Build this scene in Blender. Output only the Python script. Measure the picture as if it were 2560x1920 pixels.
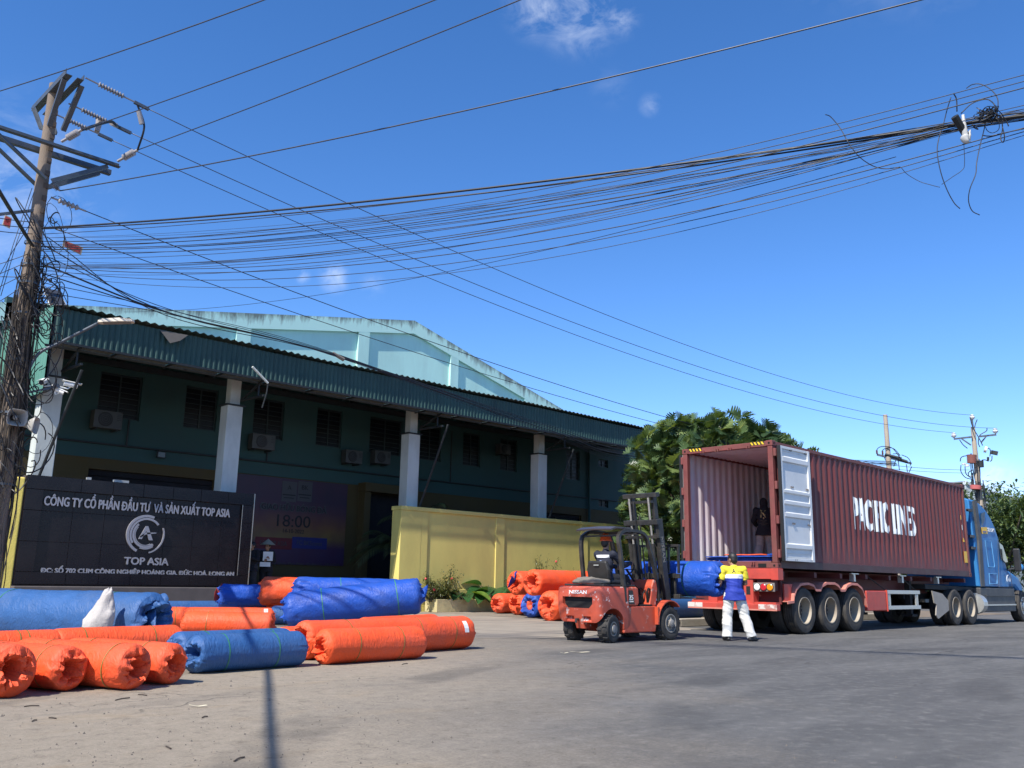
import bpy, bmesh, math, random
import numpy as np
from mathutils import Vector, Matrix, noise as mnoise
random.seed(7)
for o in list(bpy.data.objects): bpy.data.objects.remove(o)
SC = bpy.context.scene
COL = SC.collection
# ---------------------------------------------------------------- camera (solved from the vanishing points)
F = 2240.; CX, CY = 1280., 960.; H = 1.05
def _ray(u, v):
    d = np.array([u-CX, v-CY, F]); return d/np.linalg.norm(d)
_Z = _ray(1460, -9200)
_X = _ray(3620, 1503); _X = _X-_Z*(_X@_Z); _X /= np.linalg.norm(_X)
RW = np.array([_X, np.cross(_Z, _X), _Z])
OC = np.array([0, 0, H])
def wr(u, v): return RW@_ray(u, v)
def G(u, v, z=0.):
    d = wr(u, v); return Vector(OC+d*((z-H)/d[2]))
def PY(u, v, y):
    d = wr(u, v); return Vector(OC+d*(y/d[1]))
def PX(u, v, x):
    d = wr(u, v); return Vector(OC+d*(x/d[0]))
cd = bpy.data.cameras.new('camera'); cam = bpy.data.objects.new('camera', cd); COL.objects.link(cam)
cd.sensor_width = 36; cd.lens = F/2560*36; cd.clip_end = 3000; cd.clip_start = .05
rt, up, bk = RW@[1, 0, 0], RW@[0, -1, 0], RW@[0, 0, -1]
cam.matrix_world = Matrix(((rt[0], up[0], bk[0], 0), (rt[1], up[1], bk[1], 0), (rt[2], up[2], bk[2], H), (0, 0, 0, 1)))
SC.camera = cam
# ---------------------------------------------------------------- sun and sky
SUN = Vector((-1, -.22, 1.2)).normalized()          # towards the sun
elev = math.asin(SUN.z); azi = math.atan2(SUN.x, SUN.y)
sd = bpy.data.lights.new('sun', 'SUN'); sd.energy = 5.0; sd.angle = math.radians(.53); sd.color = (1, .95, .86)
so = bpy.data.objects.new('sun', sd); COL.objects.link(so); so.rotation_euler = SUN.to_track_quat('Z', 'Y').to_euler(); so.location = (-20, -10, 40)
W = bpy.data.worlds.new('World'); SC.world = W; W.use_nodes = True
wn, wl = W.node_tree.nodes, W.node_tree.links; wn.clear()
sky = wn.new('ShaderNodeTexSky'); sky.sky_type = 'NISHITA'; sky.sun_disc = False
sky.sun_elevation = elev; sky.sun_rotation = azi; sky.air_density = .8; sky.dust_density = .0; sky.ozone_density = 3.2; sky.altitude = 0
bgn = wn.new('ShaderNodeBackground'); bgn.inputs[1].default_value = .15
wo = wn.new('ShaderNodeOutputWorld')
tc = wn.new('ShaderNodeTexCoord')
def wmath(op, a, b=None, c=None):
    n = wn.new('ShaderNodeMath'); n.operation = op
    for i, q in enumerate((a, b, c)):
        if q is None: continue
        if isinstance(q, (int, float)): n.inputs[i].default_value = q
        else: wl.new(q, n.inputs[i])
    return n.outputs[0]
# small fair weather wisps: noise inside soft patches of the sky dome
patch = None
for (u, v, rad, amt) in [(1450, 25, .06, .45), (1350, 5, .05, .45), (1550, 45, .028, .4), (1430, 105, .02, .25), (1625, 262, .016, .3), (835, 695, .022, .45), (755, 690, .012, .4), (930, 712, .02, .3), (2490, 1213, .035, 1.), (1530, 215, .03, .08), (20, 480, .12, .35), (2300, -500, .2, .7), (-600, 300, .2, .8), (3300, 500, .15, .8), (500, -900, .2, .7)]:
    d = wr(u, v)
    vm = wn.new('ShaderNodeVectorMath'); vm.operation = 'DISTANCE'; wl.new(tc.outputs['Generated'], vm.inputs[0]); vm.inputs[1].default_value = d
    mr = wn.new('ShaderNodeMapRange'); mr.interpolation_type = 'SMOOTHSTEP'; wl.new(vm.outputs['Value'], mr.inputs[0])
    mr.inputs[1].default_value = rad; mr.inputs[2].default_value = 0; mr.inputs[3].default_value = 0; mr.inputs[4].default_value = amt
    patch = mr.outputs[0] if patch is None else wmath('MAXIMUM', patch, mr.outputs[0])
mp = wn.new('ShaderNodeMapping'); wl.new(tc.outputs['Generated'], mp.inputs[0]); mp.inputs['Scale'].default_value = (1, 1, 1.5)
nz = wn.new('ShaderNodeTexNoise'); wl.new(mp.outputs[0], nz.inputs['Vector']); nz.inputs['Scale'].default_value = 22; nz.inputs['Detail'].default_value = 9; nz.inputs['Roughness'].default_value = .62; nz.inputs['Distortion'].default_value = .6
mr = wn.new('ShaderNodeMapRange'); wl.new(nz.outputs[0], mr.inputs[0]); mr.inputs[1].default_value = .42; mr.inputs[2].default_value = .75
cf = wmath('MULTIPLY', wmath('MULTIPLY', patch, mr.outputs[0]), 1.0)
mx = wn.new('ShaderNodeMix'); mx.data_type = 'RGBA'; wl.new(cf, mx.inputs[0])
hsv = wn.new('ShaderNodeHueSaturation'); wl.new(sky.outputs[0], hsv.inputs['Color']); hsv.inputs['Saturation'].default_value = 1.24; hsv.inputs['Value'].default_value = 1.0
tint = wn.new('ShaderNodeMix'); tint.data_type = 'RGBA'; tint.blend_type = 'MULTIPLY'; tint.inputs[0].default_value = 1; wl.new(hsv.outputs[0], tint.inputs[6]); tint.inputs[7].default_value = (1.05, .95, 1.03, 1)
wl.new(tint.outputs[2], mx.inputs[6]); mx.inputs[7].default_value = (5.2, 5.6, 6.2, 1)
wl.new(mx.outputs[2], bgn.inputs[0]); wl.new(bgn.outputs[0], wo.inputs[0])
vs = SC.view_settings; vs.view_transform = 'Standard'; vs.look = 'None'; vs.exposure = .6; vs.gamma = 1; vs.use_curve_mapping = False
# ---------------------------------------------------------------- helpers
def srgb(r, g, b): return tuple(((c/255)/12.92 if c/255 < .04045 else ((c/255+.055)/1.055)**2.4) for c in (r, g, b))
MATS = {}
def M(name, rgb, rough=.6, metal=0., var=.12, scale=4., bump=0., bscale=60., spec=.5, dirt=None, dscale=1.5, damt=.5, dthr=(.45, .7), stretch=None, coat=0, trans=0, emis=0, sheen=0, scratch=None):
    if name in MATS: return MATS[name]
    m = bpy.data.materials.new(name); m.use_nodes = True; nt = m.node_tree; n, l = nt.nodes, nt.links
    b = n['Principled BSDF']; b.inputs['Roughness'].default_value = rough; b.inputs['Metallic'].default_value = metal
    b.inputs['Specular IOR Level'].default_value = spec
    if coat: b.inputs['Coat Weight'].default_value = coat
    if trans: b.inputs['Transmission Weight'].default_value = trans
    if emis: b.inputs['Emission Color'].default_value = (*rgb, 1); b.inputs['Emission Strength'].default_value = emis
    t = n.new('ShaderNodeTexCoord'); vec = t.outputs['Object']
    if stretch:
        mp = n.new('ShaderNodeMapping'); mp.inputs['Scale'].default_value = stretch; l.new(vec, mp.inputs[0]); vec = mp.outputs[0]
    nz = n.new('ShaderNodeTexNoise'); nz.inputs['Scale'].default_value = scale; nz.inputs['Detail'].default_value = 6; nz.inputs['Roughness'].default_value = .6; l.new(vec, nz.inputs['Vector'])
    mr = n.new('ShaderNodeMapRange'); l.new(nz.outputs[0], mr.inputs[0]); mr.inputs[1].default_value = .25; mr.inputs[2].default_value = .75; mr.inputs[3].default_value = 1-var; mr.inputs[4].default_value = 1+var
    mm = n.new('ShaderNodeMix'); mm.data_type = 'RGBA'; mm.blend_type = 'MULTIPLY'; mm.inputs[0].default_value = 1; mm.inputs[6].default_value = (*rgb, 1); l.new(mr.outputs[0], mm.inputs[7])
    col = mm.outputs[2]
    def layer(col, rgb2, sc, thr, amt, st=None):
        v2 = t.outputs['Object']
        if st:
            mp = n.new('ShaderNodeMapping'); mp.inputs['Scale'].default_value = st; l.new(v2, mp.inputs[0]); v2 = mp.outputs[0]
        z = n.new('ShaderNodeTexNoise'); z.inputs['Scale'].default_value = sc; z.inputs['Detail'].default_value = 8; z.inputs['Roughness'].default_value = .65; l.new(v2, z.inputs['Vector'])
        r = n.new('ShaderNodeMapRange'); l.new(z.outputs[0], r.inputs[0]); r.inputs[1].default_value = thr[0]; r.inputs[2].default_value = thr[1]; r.inputs[4].default_value = amt
        x = n.new('ShaderNodeMix'); x.data_type = 'RGBA'; l.new(r.outputs[0], x.inputs[0]); l.new(col, x.inputs[6]); x.inputs[7].default_value = (*rgb2, 1)
        return x.outputs[2]
    if dirt: col = layer(col, dirt, dscale, dthr, damt, stretch)
    if scratch: col = layer(col, scratch[0], scratch[1], scratch[2], scratch[3])
    l.new(col, b.inputs['Base Color'])
    if bump:
        z = n.new('ShaderNodeTexNoise'); z.inputs['Scale'].default_value = bscale; z.inputs['Detail'].default_value = 5; l.new(vec, z.inputs['Vector'])
        bp = n.new('ShaderNodeBump'); bp.inputs['Strength'].default_value = bump; bp.inputs['Distance'].default_value = .02; l.new(z.outputs[0], bp.inputs['Height']); l.new(bp.outputs[0], b.inputs['Normal'])
    rr = n.new('ShaderNodeMapRange'); l.new(nz.outputs[0], rr.inputs[0]); rr.inputs[1].default_value = .3; rr.inputs[2].default_value = .7; rr.inputs[3].default_value = max(.03, rough-.08); rr.inputs[4].default_value = min(1, rough+.08); l.new(rr.outputs[0], b.inputs['Roughness'])
    MATS[name] = m; return m
WM = {}
class MB:
    def __init__(s): s.v = []; s.f = []; s.a = []
    def add(s, vs, fs):
        o = len(s.v); s.v += [tuple(v) for v in vs]; s.f += [tuple(i+o for i in f) for f in fs]; return s
    def box(s, x0, x1, y0, y1, z0, z1):
        x0, x1 = min(x0, x1), max(x0, x1); y0, y1 = min(y0, y1), max(y0, y1); z0, z1 = min(z0, z1), max(z0, z1)
        return s.add([(x0, y0, z0), (x1, y0, z0), (x1, y1, z0), (x0, y1, z0), (x0, y0, z1), (x1, y0, z1), (x1, y1, z1), (x0, y1, z1)],
                     [(0, 3, 2, 1), (4, 5, 6, 7), (0, 1, 5, 4), (1, 2, 6, 5), (2, 3, 7, 6), (3, 0, 4, 7)])
    def bar(s, p0, p1, w, h, up=(0, 0, 1)):
        p0, p1 = Vector(p0), Vector(p1); d = (p1-p0).normalized(); u = Vector(up)
        if abs(d.dot(u)) > .98: u = Vector((1, 0, 0))
        a = d.cross(u).normalized()*w/2; b = a.cross(d).normalized()*h/2
        vs = [p+q for p in (p0, p1) for q in (-a-b, a-b, a+b, -a+b)]
        return s.add(vs, [(0, 3, 2, 1), (4, 5, 6, 7), (0, 1, 5, 4), (1, 2, 6, 5), (2, 3, 7, 6), (3, 0, 4, 7)])
    def angle(s, p0, p1, w, t, up=(0, 0, 1), flip=1):   # L-section steel
        p0, p1 = Vector(p0), Vector(p1); d = (p1-p0).normalized(); u = Vector(up)
        a = d.cross(u).normalized(); b = a.cross(d).normalized()
        s.bar(p0, p1, t, w, up); o = a*flip*w/2-b*(w/2-t/2)
        return s.bar(p0+o+a*flip*t/2, p1+o+a*flip*t/2, w, t, up)
    def tube(s, pts, r, n=6, closed=False):
        pts = [Vector(p) for p in pts]; rs = r if isinstance(r, (list, tuple)) else [r]*len(pts)
        o = len(s.v); N = len(pts); u = None
        for i, p in enumerate(pts):
            if closed: d = (pts[(i+1) % N]-pts[i-1])
            else: d = pts[min(i+1, N-1)]-pts[max(i-1, 0)]
            d = d.normalized() if d.length > 1e-9 else Vector((0, 0, 1))
            if u is None:
                u = d.orthogonal().normalized()
                if abs(d.z) < .9: u = (Vector((0, 0, 1))-d*d.z).normalized()
            u = (u-d*u.dot(d)); u = u.normalized() if u.length > 1e-6 else d.orthogonal().normalized()
            w = d.cross(u)
            for k in range(n):
                a = 2*math.pi*k/n; s.v.append(tuple(p+(u*math.cos(a)+w*math.sin(a))*rs[i]))
        for i in range(N if closed else N-1):
            j = (i+1) % N
            for k in range(n): s.f.append((o+i*n+k, o+i*n+(k+1) % n, o+j*n+(k+1) % n, o+j*n+k))
        if not closed:
            s.f.append(tuple(o+k for k in reversed(range(n)))); s.f.append(tuple(o+(N-1)*n+k for k in range(n)))
        return s
    def cyl(s, p0, p1, r0, r1=None, n=16): return s.tube([p0, p1], [r0, r0 if r1 is None else r1], n)
    def lathe(s, prof, o=(0, 0, 0), d=(0, 0, 1), n=24, caps=True):   # prof [(radius, along)]
        d = Vector(d).normalized(); u = d.orthogonal().normalized(); w = d.cross(u); o = Vector(o); b = len(s.v); N = len(prof)
        for r, t in prof:
            for k in range(n):
                a = 2*math.pi*k/n; s.v.append(tuple(o+d*t+(u*math.cos(a)+w*math.sin(a))*r))
        for i in range(N-1):
            for k in range(n): s.f.append((b+i*n+k, b+i*n+(k+1) % n, b+(i+1)*n+(k+1) % n, b+(i+1)*n+k))
        if caps and prof[0][0] > 1e-4: s.f.append(tuple(b+k for k in reversed(range(n))))
        if caps and prof[-1][0] > 1e-4: s.f.append(tuple(b+(N-1)*n+k for k in range(n)))
        return s
    def prism(s, poly, fn, d):   # poly 2d points, fn(a,b)->3d, d extrude vector
        d = Vector(d); A = [Vector(fn(*p)) for p in poly]; n = len(A)
        return s.add(A+[p+d for p in A], [tuple(reversed(range(n))), tuple(range(n, 2*n))]+[(i, (i+1) % n, n+(i+1) % n, n+i) for i in range(n)])
    def ell(s, c, r, n=14, m=9, mat=None):
        c = Vector(c); r = r if isinstance(r, (tuple, list)) else (r, r, r); b = len(s.v)
        for i in range(m+1):
            t = math.pi*i/m
            for k in range(n):
                a = 2*math.pi*k/n; p = Vector((r[0]*math.sin(t)*math.cos(a), r[1]*math.sin(t)*math.sin(a), r[2]*math.cos(t)))
                if mat: p = mat@p
                s.v.append(tuple(c+p))
        for i in range(m):
            for k in range(n): s.f.append((b+i*n+k, b+(i+1)*n+k, b+(i+1)*n+(k+1) % n, b+i*n+(k+1) % n))
        return s
    def cap(s, a, b, ra, rb, n=12):   # tapered capsule
        a, b = Vector(a), Vector(b); d = (b-a); L = d.length; d.normalize()
        prof = [(ra*math.sin(t), -ra*math.cos(t)) for t in (.01, .5, 1., math.pi/2)]+[(rb*math.cos(t), L+rb*math.sin(t)) for t in (0, .55, 1.05, 1.56)]
        return s.lathe(prof, a, d, n)
    def sheet(s, xs, zs, fn):
        b = len(s.v); nx, nz_ = len(xs), len(zs)
        for z in zs:
            for x in xs: s.v.append(tuple(fn(x, z)))
        for j in range(nz_-1):
            for i in range(nx-1): s.f.append((b+j*nx+i, b+j*nx+i+1, b+(j+1)*nx+i+1, b+(j+1)*nx+i))
        return s
    def mesh(s, name):
        me = bpy.data.meshes.new(name); me.from_pydata(s.v, [], s.f); me.update(); return me
    def build(s, name, mat, parent=None, smooth=False, bevel=0, local=False, fix=True, solid=0, sharp=.7):
        if parent is not None and not local:
            inv = WM[parent].inverted(); s.v = [tuple(inv@Vector(v)) for v in s.v]
        me = s.mesh(name)
        if fix:
            bm = bmesh.new(); bm.from_mesh(me); bmesh.ops.recalc_face_normals(bm, faces=bm.faces); bm.to_mesh(me); bm.free()
        if mat: me.materials.append(mat)
        if smooth == 'auto':
            me.shade_auto_smooth(angle=.6) if hasattr(me, 'shade_auto_smooth') else None
            for p in me.polygons: p.use_smooth = True
            try: me.set_sharp_from_angle(angle=sharp)
            except Exception: pass
        elif smooth:
            for p in me.polygons: p.use_smooth = True
        o = bpy.data.objects.new(name, me); COL.objects.link(o)
        if parent is not None: o.parent = parent; WM[o] = WM[parent].copy()
        else: WM[o] = Matrix()
        if bevel:
            b = o.modifiers.new('bevel', 'BEVEL'); b.width = bevel; b.segments = 2; b.limit_method = 'ANGLE'; b.angle_limit = .7
        if solid:
            q = o.modifiers.new('solid', 'SOLIDIFY'); q.thickness = solid; q.offset = 0
        return o
def tag(o, label, cat, group=None, kind=None):
    if label: o['label'] = label
    if cat: o['category'] = cat
    if group: o['group'] = group
    if kind: o['kind'] = kind
    return o
def thing(name, label, cat, loc=(0, 0, 0), rz=0, group=None):
    o = bpy.data.objects.new(name, None); COL.objects.link(o); o.empty_display_size = .2; o.location = loc; o.rotation_euler = (0, 0, rz)
    WM[o] = Matrix.Translation(Vector(loc))@Matrix.Rotation(rz, 4, 'Z')
    return tag(o, label, cat, group)
def link_copy(o, parent, loc=None):
    c = o.copy(); COL.objects.link(c); c.parent = parent
    if loc is not None: c.location = loc
    WM[c] = WM[parent].copy() if parent is not None else Matrix(); return c
def text_mesh(txt, size=1, **k):
    if 'Đ' not in txt: return text_mesh0(txt, size, **k)
    # the crossed D is set as a D with its own bar
    k = dict(k); W_, H_ = k.pop('width', None), k.pop('height', None); ex = k.get('extrude', .01); t2 = txt.replace('Đ', 'D'); raw = lambda q: text_mesh0(q, size, raw=True, font_align='LEFT', **k)
    vs, fs = raw(t2); vs = list(vs); fs = list(fs); dw = max(v.x for v in raw('D')[0])-min(v.x for v in raw('D')[0])
    for i, ch in enumerate(txt):
        if ch != 'Đ': continue
        xr = max(v.x for v in raw(t2[:i+1])[0]); x0 = xr-dw; o = len(vs); ym = .36*size
        for z in (-ex-.0007, ex+.0007): vs += [Vector((x0-.09*dw*1.3, ym-.045, z)), Vector((x0+.5*dw, ym-.045, z)), Vector((x0+.5*dw, ym+.045, z)), Vector((x0-.09*dw*1.3, ym+.045, z))]
        fs += [(o+3, o+2, o+1, o), (o+4, o+5, o+6, o+7), (o, o+1, o+5, o+4), (o+1, o+2, o+6, o+5), (o+2, o+3, o+7, o+6), (o+3, o, o+4, o+7)]
    x0, x1 = min(v.x for v in vs), max(v.x for v in vs); y0, y1 = min(v.y for v in vs), max(v.y for v in vs); sx = W_/(x1-x0) if W_ else (H_/(y1-y0) if H_ else 1); sy = H_/(y1-y0) if H_ else sx
    return [Vector(((v.x-(x0+x1)/2)*sx, (v.y-(y0+y1)/2)*sy, v.z)) for v in vs], fs
def text_mesh0(txt, size=1, extrude=.01, offset=0., width=None, height=None, shear=0, spacing=1., font_align='CENTER', space_line=1, raw=False):
    cu = bpy.data.curves.new('t', 'FONT'); cu.body = txt; cu.size = size; cu.extrude = extrude; cu.offset = offset; cu.align_x = font_align; cu.shear = shear; cu.space_character = spacing; cu.resolution_u = 3
    o = bpy.data.objects.new('t', cu); COL.objects.link(o)
    dg = bpy.context.evaluated_depsgraph_get(); me = bpy.data.meshes.new_from_object(o.evaluated_get(dg)); bpy.data.objects.remove(o)
    vs = [v.co.copy() for v in me.vertices]; fs = [tuple(p.vertices) for p in me.polygons]; bpy.data.meshes.remove(me)
    if raw: return vs, fs
    x0, x1 = min(v.x for v in vs), max(v.x for v in vs); y0, y1 = min(v.y for v in vs), max(v.y for v in vs)
    sx = width/(x1-x0) if width else (height/(y1-y0) if height else 1); sy = height/(y1-y0) if height else sx
    return [Vector(((v.x-(x0+x1)/2)*sx, (v.y-(y0+y1)/2)*sy, v.z)) for v in vs], fs
def put_text(name, txt, fn, mat, parent, local=False, bold=0, **k):   # fn maps (x right, y up, z out) to 3d
    vs, fs = text_mesh(txt, **k); b = MB()
    for i, (dx, dy) in enumerate(((0, 0),)+(((1, 0), (-1, 0), (0, 1), (0, -1)) if bold else ())): b.add([fn(v+Vector((dx*bold, dy*bold, -.0005*i))) for v in vs], fs)
    return b.build(name, mat, parent, local=local, fix=False)
def baked(o, name, mods, mat, parent=None):
    for t, kw in mods:
        q = o.modifiers.new(t, t)
        for a, v in kw.items(): setattr(q, a, v)
    dg = bpy.context.evaluated_depsgraph_get(); me = bpy.data.meshes.new_from_object(o.evaluated_get(dg))
    me.name = name; o.modifiers.clear(); old = o.data; o.data = me; bpy.data.meshes.remove(old)
    me.materials.clear(); me.materials.append(mat)
    for p in me.polygons: p.use_smooth = True
    return o
def sagline(p0, p1, sag, n=24):
    p0, p1 = Vector(p0), Vector(p1); return [p0.lerp(p1, i/n)-Vector((0, 0, sag*4*(i/n)*(1-i/n))) for i in range(n+1)]
def catmull(pts, k=6):
    P = [Vector(p) for p in pts]; P = [P[0]*2-P[1]]+P+[P[-1]*2-P[-2]]; out = []
    for i in range(1, len(P)-2):
        for j in range(k):
            t = j/k; a, b, c, d = P[i-1:i+3]
            out.append(.5*((2*b)+(c-a)*t+(2*a-5*b+4*c-d)*t*t+(3*b-a-3*c+d)*t**3))
    return out+[P[-2]]
def corr(x, pitch, depth):   # trapezoid corrugation 0..depth
    t = (x/pitch) % 1.
    return depth*(0 if t < .26 else (t-.26)/.24 if t < .5 else 1 if t < .76 else (1-t)/.24)
def corr_xs(x0, x1, pitch):
    xs = [x0]; k = math.floor(x0/pitch)
    while k*pitch < x1:
        for f in (0, .26, .5, .76):
            q = (k+f)*pitch
            if x0+.002 < q < x1-.002: xs.append(q)
        k += 1
    return xs+[x1]
# ---------------------------------------------------------------- ground
def ground_mat():
    m = bpy.data.materials.new('dusty_asphalt'); m.use_nodes = True; nt = m.node_tree; n, l = nt.nodes, nt.links; b = n['Principled BSDF']
    t = n.new('ShaderNodeTexCoord'); sx = n.new('ShaderNodeSeparateXYZ'); l.new(t.outputs['Object'], sx.inputs[0])
    def ma(op, a, c=None, d=None):
        q = n.new('ShaderNodeMath'); q.operation = op
        for i, x in enumerate((a, c, d)):
            if x is None: continue
            if isinstance(x, (int, float)): q.inputs[i].default_value = x
            else: l.new(x, q.inputs[i])
        return q.outputs[0]
    def nz(s, det=6, rough=.6, st=None, dist=0):
        v = t.outputs['Object']
        if st:
            mp = n.new('ShaderNodeMapping'); mp.inputs['Scale'].default_value = st; mp.inputs['Rotation'].default_value = (0, 0, .25); l.new(v, mp.inputs[0]); v = mp.outputs[0]
        z = n.new('ShaderNodeTexNoise'); z.inputs['Scale'].default_value = s; z.inputs['Detail'].default_value = det; z.inputs['Roughness'].default_value = rough; z.inputs['Distortion'].default_value = dist; l.new(v, z.inputs['Vector']); return z.outputs[0]
    def rng(a, x0, x1, y0=0, y1=1):
        r = n.new('ShaderNodeMapRange'); l.new(a, r.inputs[0])
        for i, q in enumerate((x0, x1, y0, y1)): r.inputs[i+1].default_value = q
        return r.outputs[0]
    def mix(f, a, c):
        x = n.new('ShaderNodeMix'); x.data_type = 'RGBA'; l.new(f, x.inputs[0]) if not isinstance(f, (int, float)) else None
        for i, q in ((6, a), (7, c)):
            if isinstance(q, tuple): x.inputs[i].default_value = (*q, 1)
            else: l.new(q, x.inputs[i])
        return x.outputs[2]
    q = ma('SUBTRACT', sx.outputs[0], sx.outputs[1])
    base = rng(ma('ADD', q, ma('MULTIPLY', ma('SUBTRACT', nz(.35, 5), .5), 7.)), 3.5, -3.)
    grit = nz(38, 8, .75); agg = nz(140, 3, .7); big = nz(.9, 7, .6, (.35, 1.6, 1), .6)
    asp = mix(rng(agg, .35, .7), (.07, .069, .068), (.125, .122, .118))
    asp = mix(rng(big, .42, .72, 0, .5), asp, (.185, .178, .168))
    md = nz(7, 8, .72); asp = mix(rng(md, .52, .68, 0, .55), asp, (.2, .19, .175)); asp = mix(rng(md, .46, .32, 0, .5), asp, (.06, .058, .057))
    du = mix(rng(grit, .3, .7), (.21, .175, .132), (.33, .28, .215))
    du = mix(rng(nz(1.3, 7, .62, (.6, 1.4, 1), .8), .55, .72, 0, .55), du, (.31, .235, .15))
    du = mix(rng(md, .5, .66, 0, .6), du, (.34, .285, .22)); du = mix(rng(md, .46, .3, 0, .6), du, (.11, .09, .07))
    col = mix(rng(ma('ADD', base, ma('MULTIPLY', ma('SUBTRACT', grit, .5), .7)), .1, .95), asp, du)
    st = rng(nz(.55, 4, .5, (.5, 2.2, 1), 1.2), .6, .7, 0, .22)
    col = mix(st, col, (.085, .08, .076))
    wv = n.new('ShaderNodeTexWave'); wv.wave_type = 'RINGS'; wv.rings_direction = 'Z'; wv.inputs['Scale'].default_value = .11; wv.inputs['Distortion'].default_value = 1.6; wv.inputs['Detail'].default_value = 3; wv.inputs['Detail Scale'].default_value = .35
    mpw = n.new('ShaderNodeMapping'); mpw.inputs['Location'].default_value = (-14, 6, 0); l.new(t.outputs['Object'], mpw.inputs[0]); l.new(mpw.outputs[0], wv.inputs['Vector'])
    trk = ma('MULTIPLY', rng(wv.outputs['Fac'], .88, .97, 0, .4), rng(nz(.5, 4), .42, .58)); col = mix(trk, col, (.05, .048, .047))
    spk = rng(nz(55, 2, .5), .7, .74, 0, .6); col = mix(spk, col, (.36, .33, .29)); spd = rng(nz(31, 3, .6), .69, .73, 0, .7); col = mix(spd, col, (.045, .04, .036))
    vr = n.new('ShaderNodeTexVoronoi'); vr.feature = 'DISTANCE_TO_EDGE'; vr.inputs['Scale'].default_value = .32; vr.inputs['Randomness'].default_value = 1; vz = n.new('ShaderNodeVectorMath'); vz.operation = 'MULTIPLY_ADD'; zc = n.new('ShaderNodeTexNoise'); zc.inputs['Scale'].default_value = 1.4; zc.inputs['Detail'].default_value = 6; l.new(t.outputs['Object'], zc.inputs['Vector']); l.new(zc.outputs['Color'], vz.inputs[0]); vz.inputs[1].default_value = (1.3, 1.3, 0); l.new(t.outputs['Object'], vz.inputs[2]); l.new(vz.outputs[0], vr.inputs['Vector'])
    crk = ma('MULTIPLY', rng(vr.outputs[0], .0045, .001, 0, .55), rng(nz(.4, 2), .52, .6)); col = mix(crk, col, (.03, .028, .026))
    l.new(col, b.inputs['Base Color']); b.inputs['Roughness'].default_value = .93; b.inputs['Specular IOR Level'].default_value = .25
    bp = n.new('ShaderNodeBump'); bp.inputs['Strength'].default_value = .8; bp.inputs['Distance'].default_value = .012
    l.new(ma('ADD', grit, ma('MULTIPLY', agg, .6)), bp.inputs['Height']); l.new(bp.outputs[0], b.inputs['Normal'])
    return m
g = MB().sheet([-1500, -60, -20, 0, 10, 20, 40, 90, 1500], [-1500, -60, -20, 0, 10, 20, 40, 90, 1500], lambda x, y: (x, y, 0)).build('ground', ground_mat(), fix=False)
tag(g, 'dusty grey asphalt yard and road surface', None, kind='structure')
mcon = M('yard_concrete', (.27, .23, .18), .9, var=.25, scale=2.2, bump=.3, bscale=45, dirt=(.13, .115, .1), dscale=.6, damt=.7, dthr=(.48, .66), stretch=(.4, 1.6, 1))
mdirt = M('swept_dirt', (.2, .165, .125), .95, var=.3, scale=1.6, bump=.4, bscale=60, dirt=(.11, .1, .09), dscale=.5, damt=.6)
b = MB(); pts = []
for i in range(80): x = -14+i*.42; pts.append((x, 12.3+.02*x+1.0*mnoise.noise(Vector((x*.4, 3, 0)))+.25*mnoise.noise(Vector((x*2.1, 5, 0)))))
pts += [(19.3, 13.6), (19.3, 24.45), (-14, 24.45)]
b.add([(x, y, .004) for x, y in pts], [tuple(range(len(pts)))])
tag(b.build('driveway', mcon, fix=False), 'pale worn concrete forecourt in front of the gate', None, kind='structure')
# ---------------------------------------------------------------- factory building
mint = M('mint_paint', (.5, .77, .69), .8, var=.08, scale=1.2, bump=.08, bscale=20, dirt=(.36, .52, .48), dscale=.9, damt=.35, stretch=(1.2, 1.2, .3))
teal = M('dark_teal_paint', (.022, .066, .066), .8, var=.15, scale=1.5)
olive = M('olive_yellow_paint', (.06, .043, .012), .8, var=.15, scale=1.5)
greensheet = M('green_steel_sheet', (.032, .074, .066), .55, var=.2, scale=1.2, dirt=(.016, .04, .04), dscale=.8, damt=.6, stretch=(2, 2, .4), spec=.3)
lightgreen = M('light_green_sheet', (.08, .22, .17), .55, var=.15, scale=1.5, dirt=(.05, .14, .11), dscale=.8, damt=.5)
rustroof = M('weathered_roof_sheet', (.05, .085, .08), .6, var=.3, scale=2, dirt=(.11, .07, .05), dscale=1.2, damt=.6)
dsteel = M('dark_steel', (.02, .024, .026), .6, metal=.2, var=.25, scale=6)
colw = M('pillar_paint', (.5, .53, .5), .85, var=.1, scale=2, dirt=(.27, .28, .27), dscale=1.2, damt=.5, stretch=(1, 1, .4), bump=.15, bscale=25)
blackglass = M('dark_glass', (.004, .005, .007), .35, var=.05, spec=.25)
winframe = M('window_frame', (.02, .035, .036), .6)
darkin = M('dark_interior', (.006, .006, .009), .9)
YB = 28.5
fb = thing('factory_building', 'mint green gabled factory with a dark corrugated canopy along its front', 'building', (21, 27, 0))
wins = [((254, 930), (348, 1044)), ((468, 958), (539, 1074)), ((637, 1003), (706, 1101)), ((795, 1017), (852, 1120)), ((927, 1040), (1003, 1141)), ((1051, 1087), (1102, 1157)), ((1159, 1084), (1200, 1172)), ((1252, 1097), (1292, 1185)), ((1416, 1131), (1449, 1209))]
holes = []
for a, c in wins:
    p, q = PY(*a, YB), PY(*c, YB); holes.append((p.x, q.x, 5.84, 7.26))
holes += [(33.92, 34.66, 6.67, 7.05), (33.92, 34.66, 4.7, 5.09)]
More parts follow.
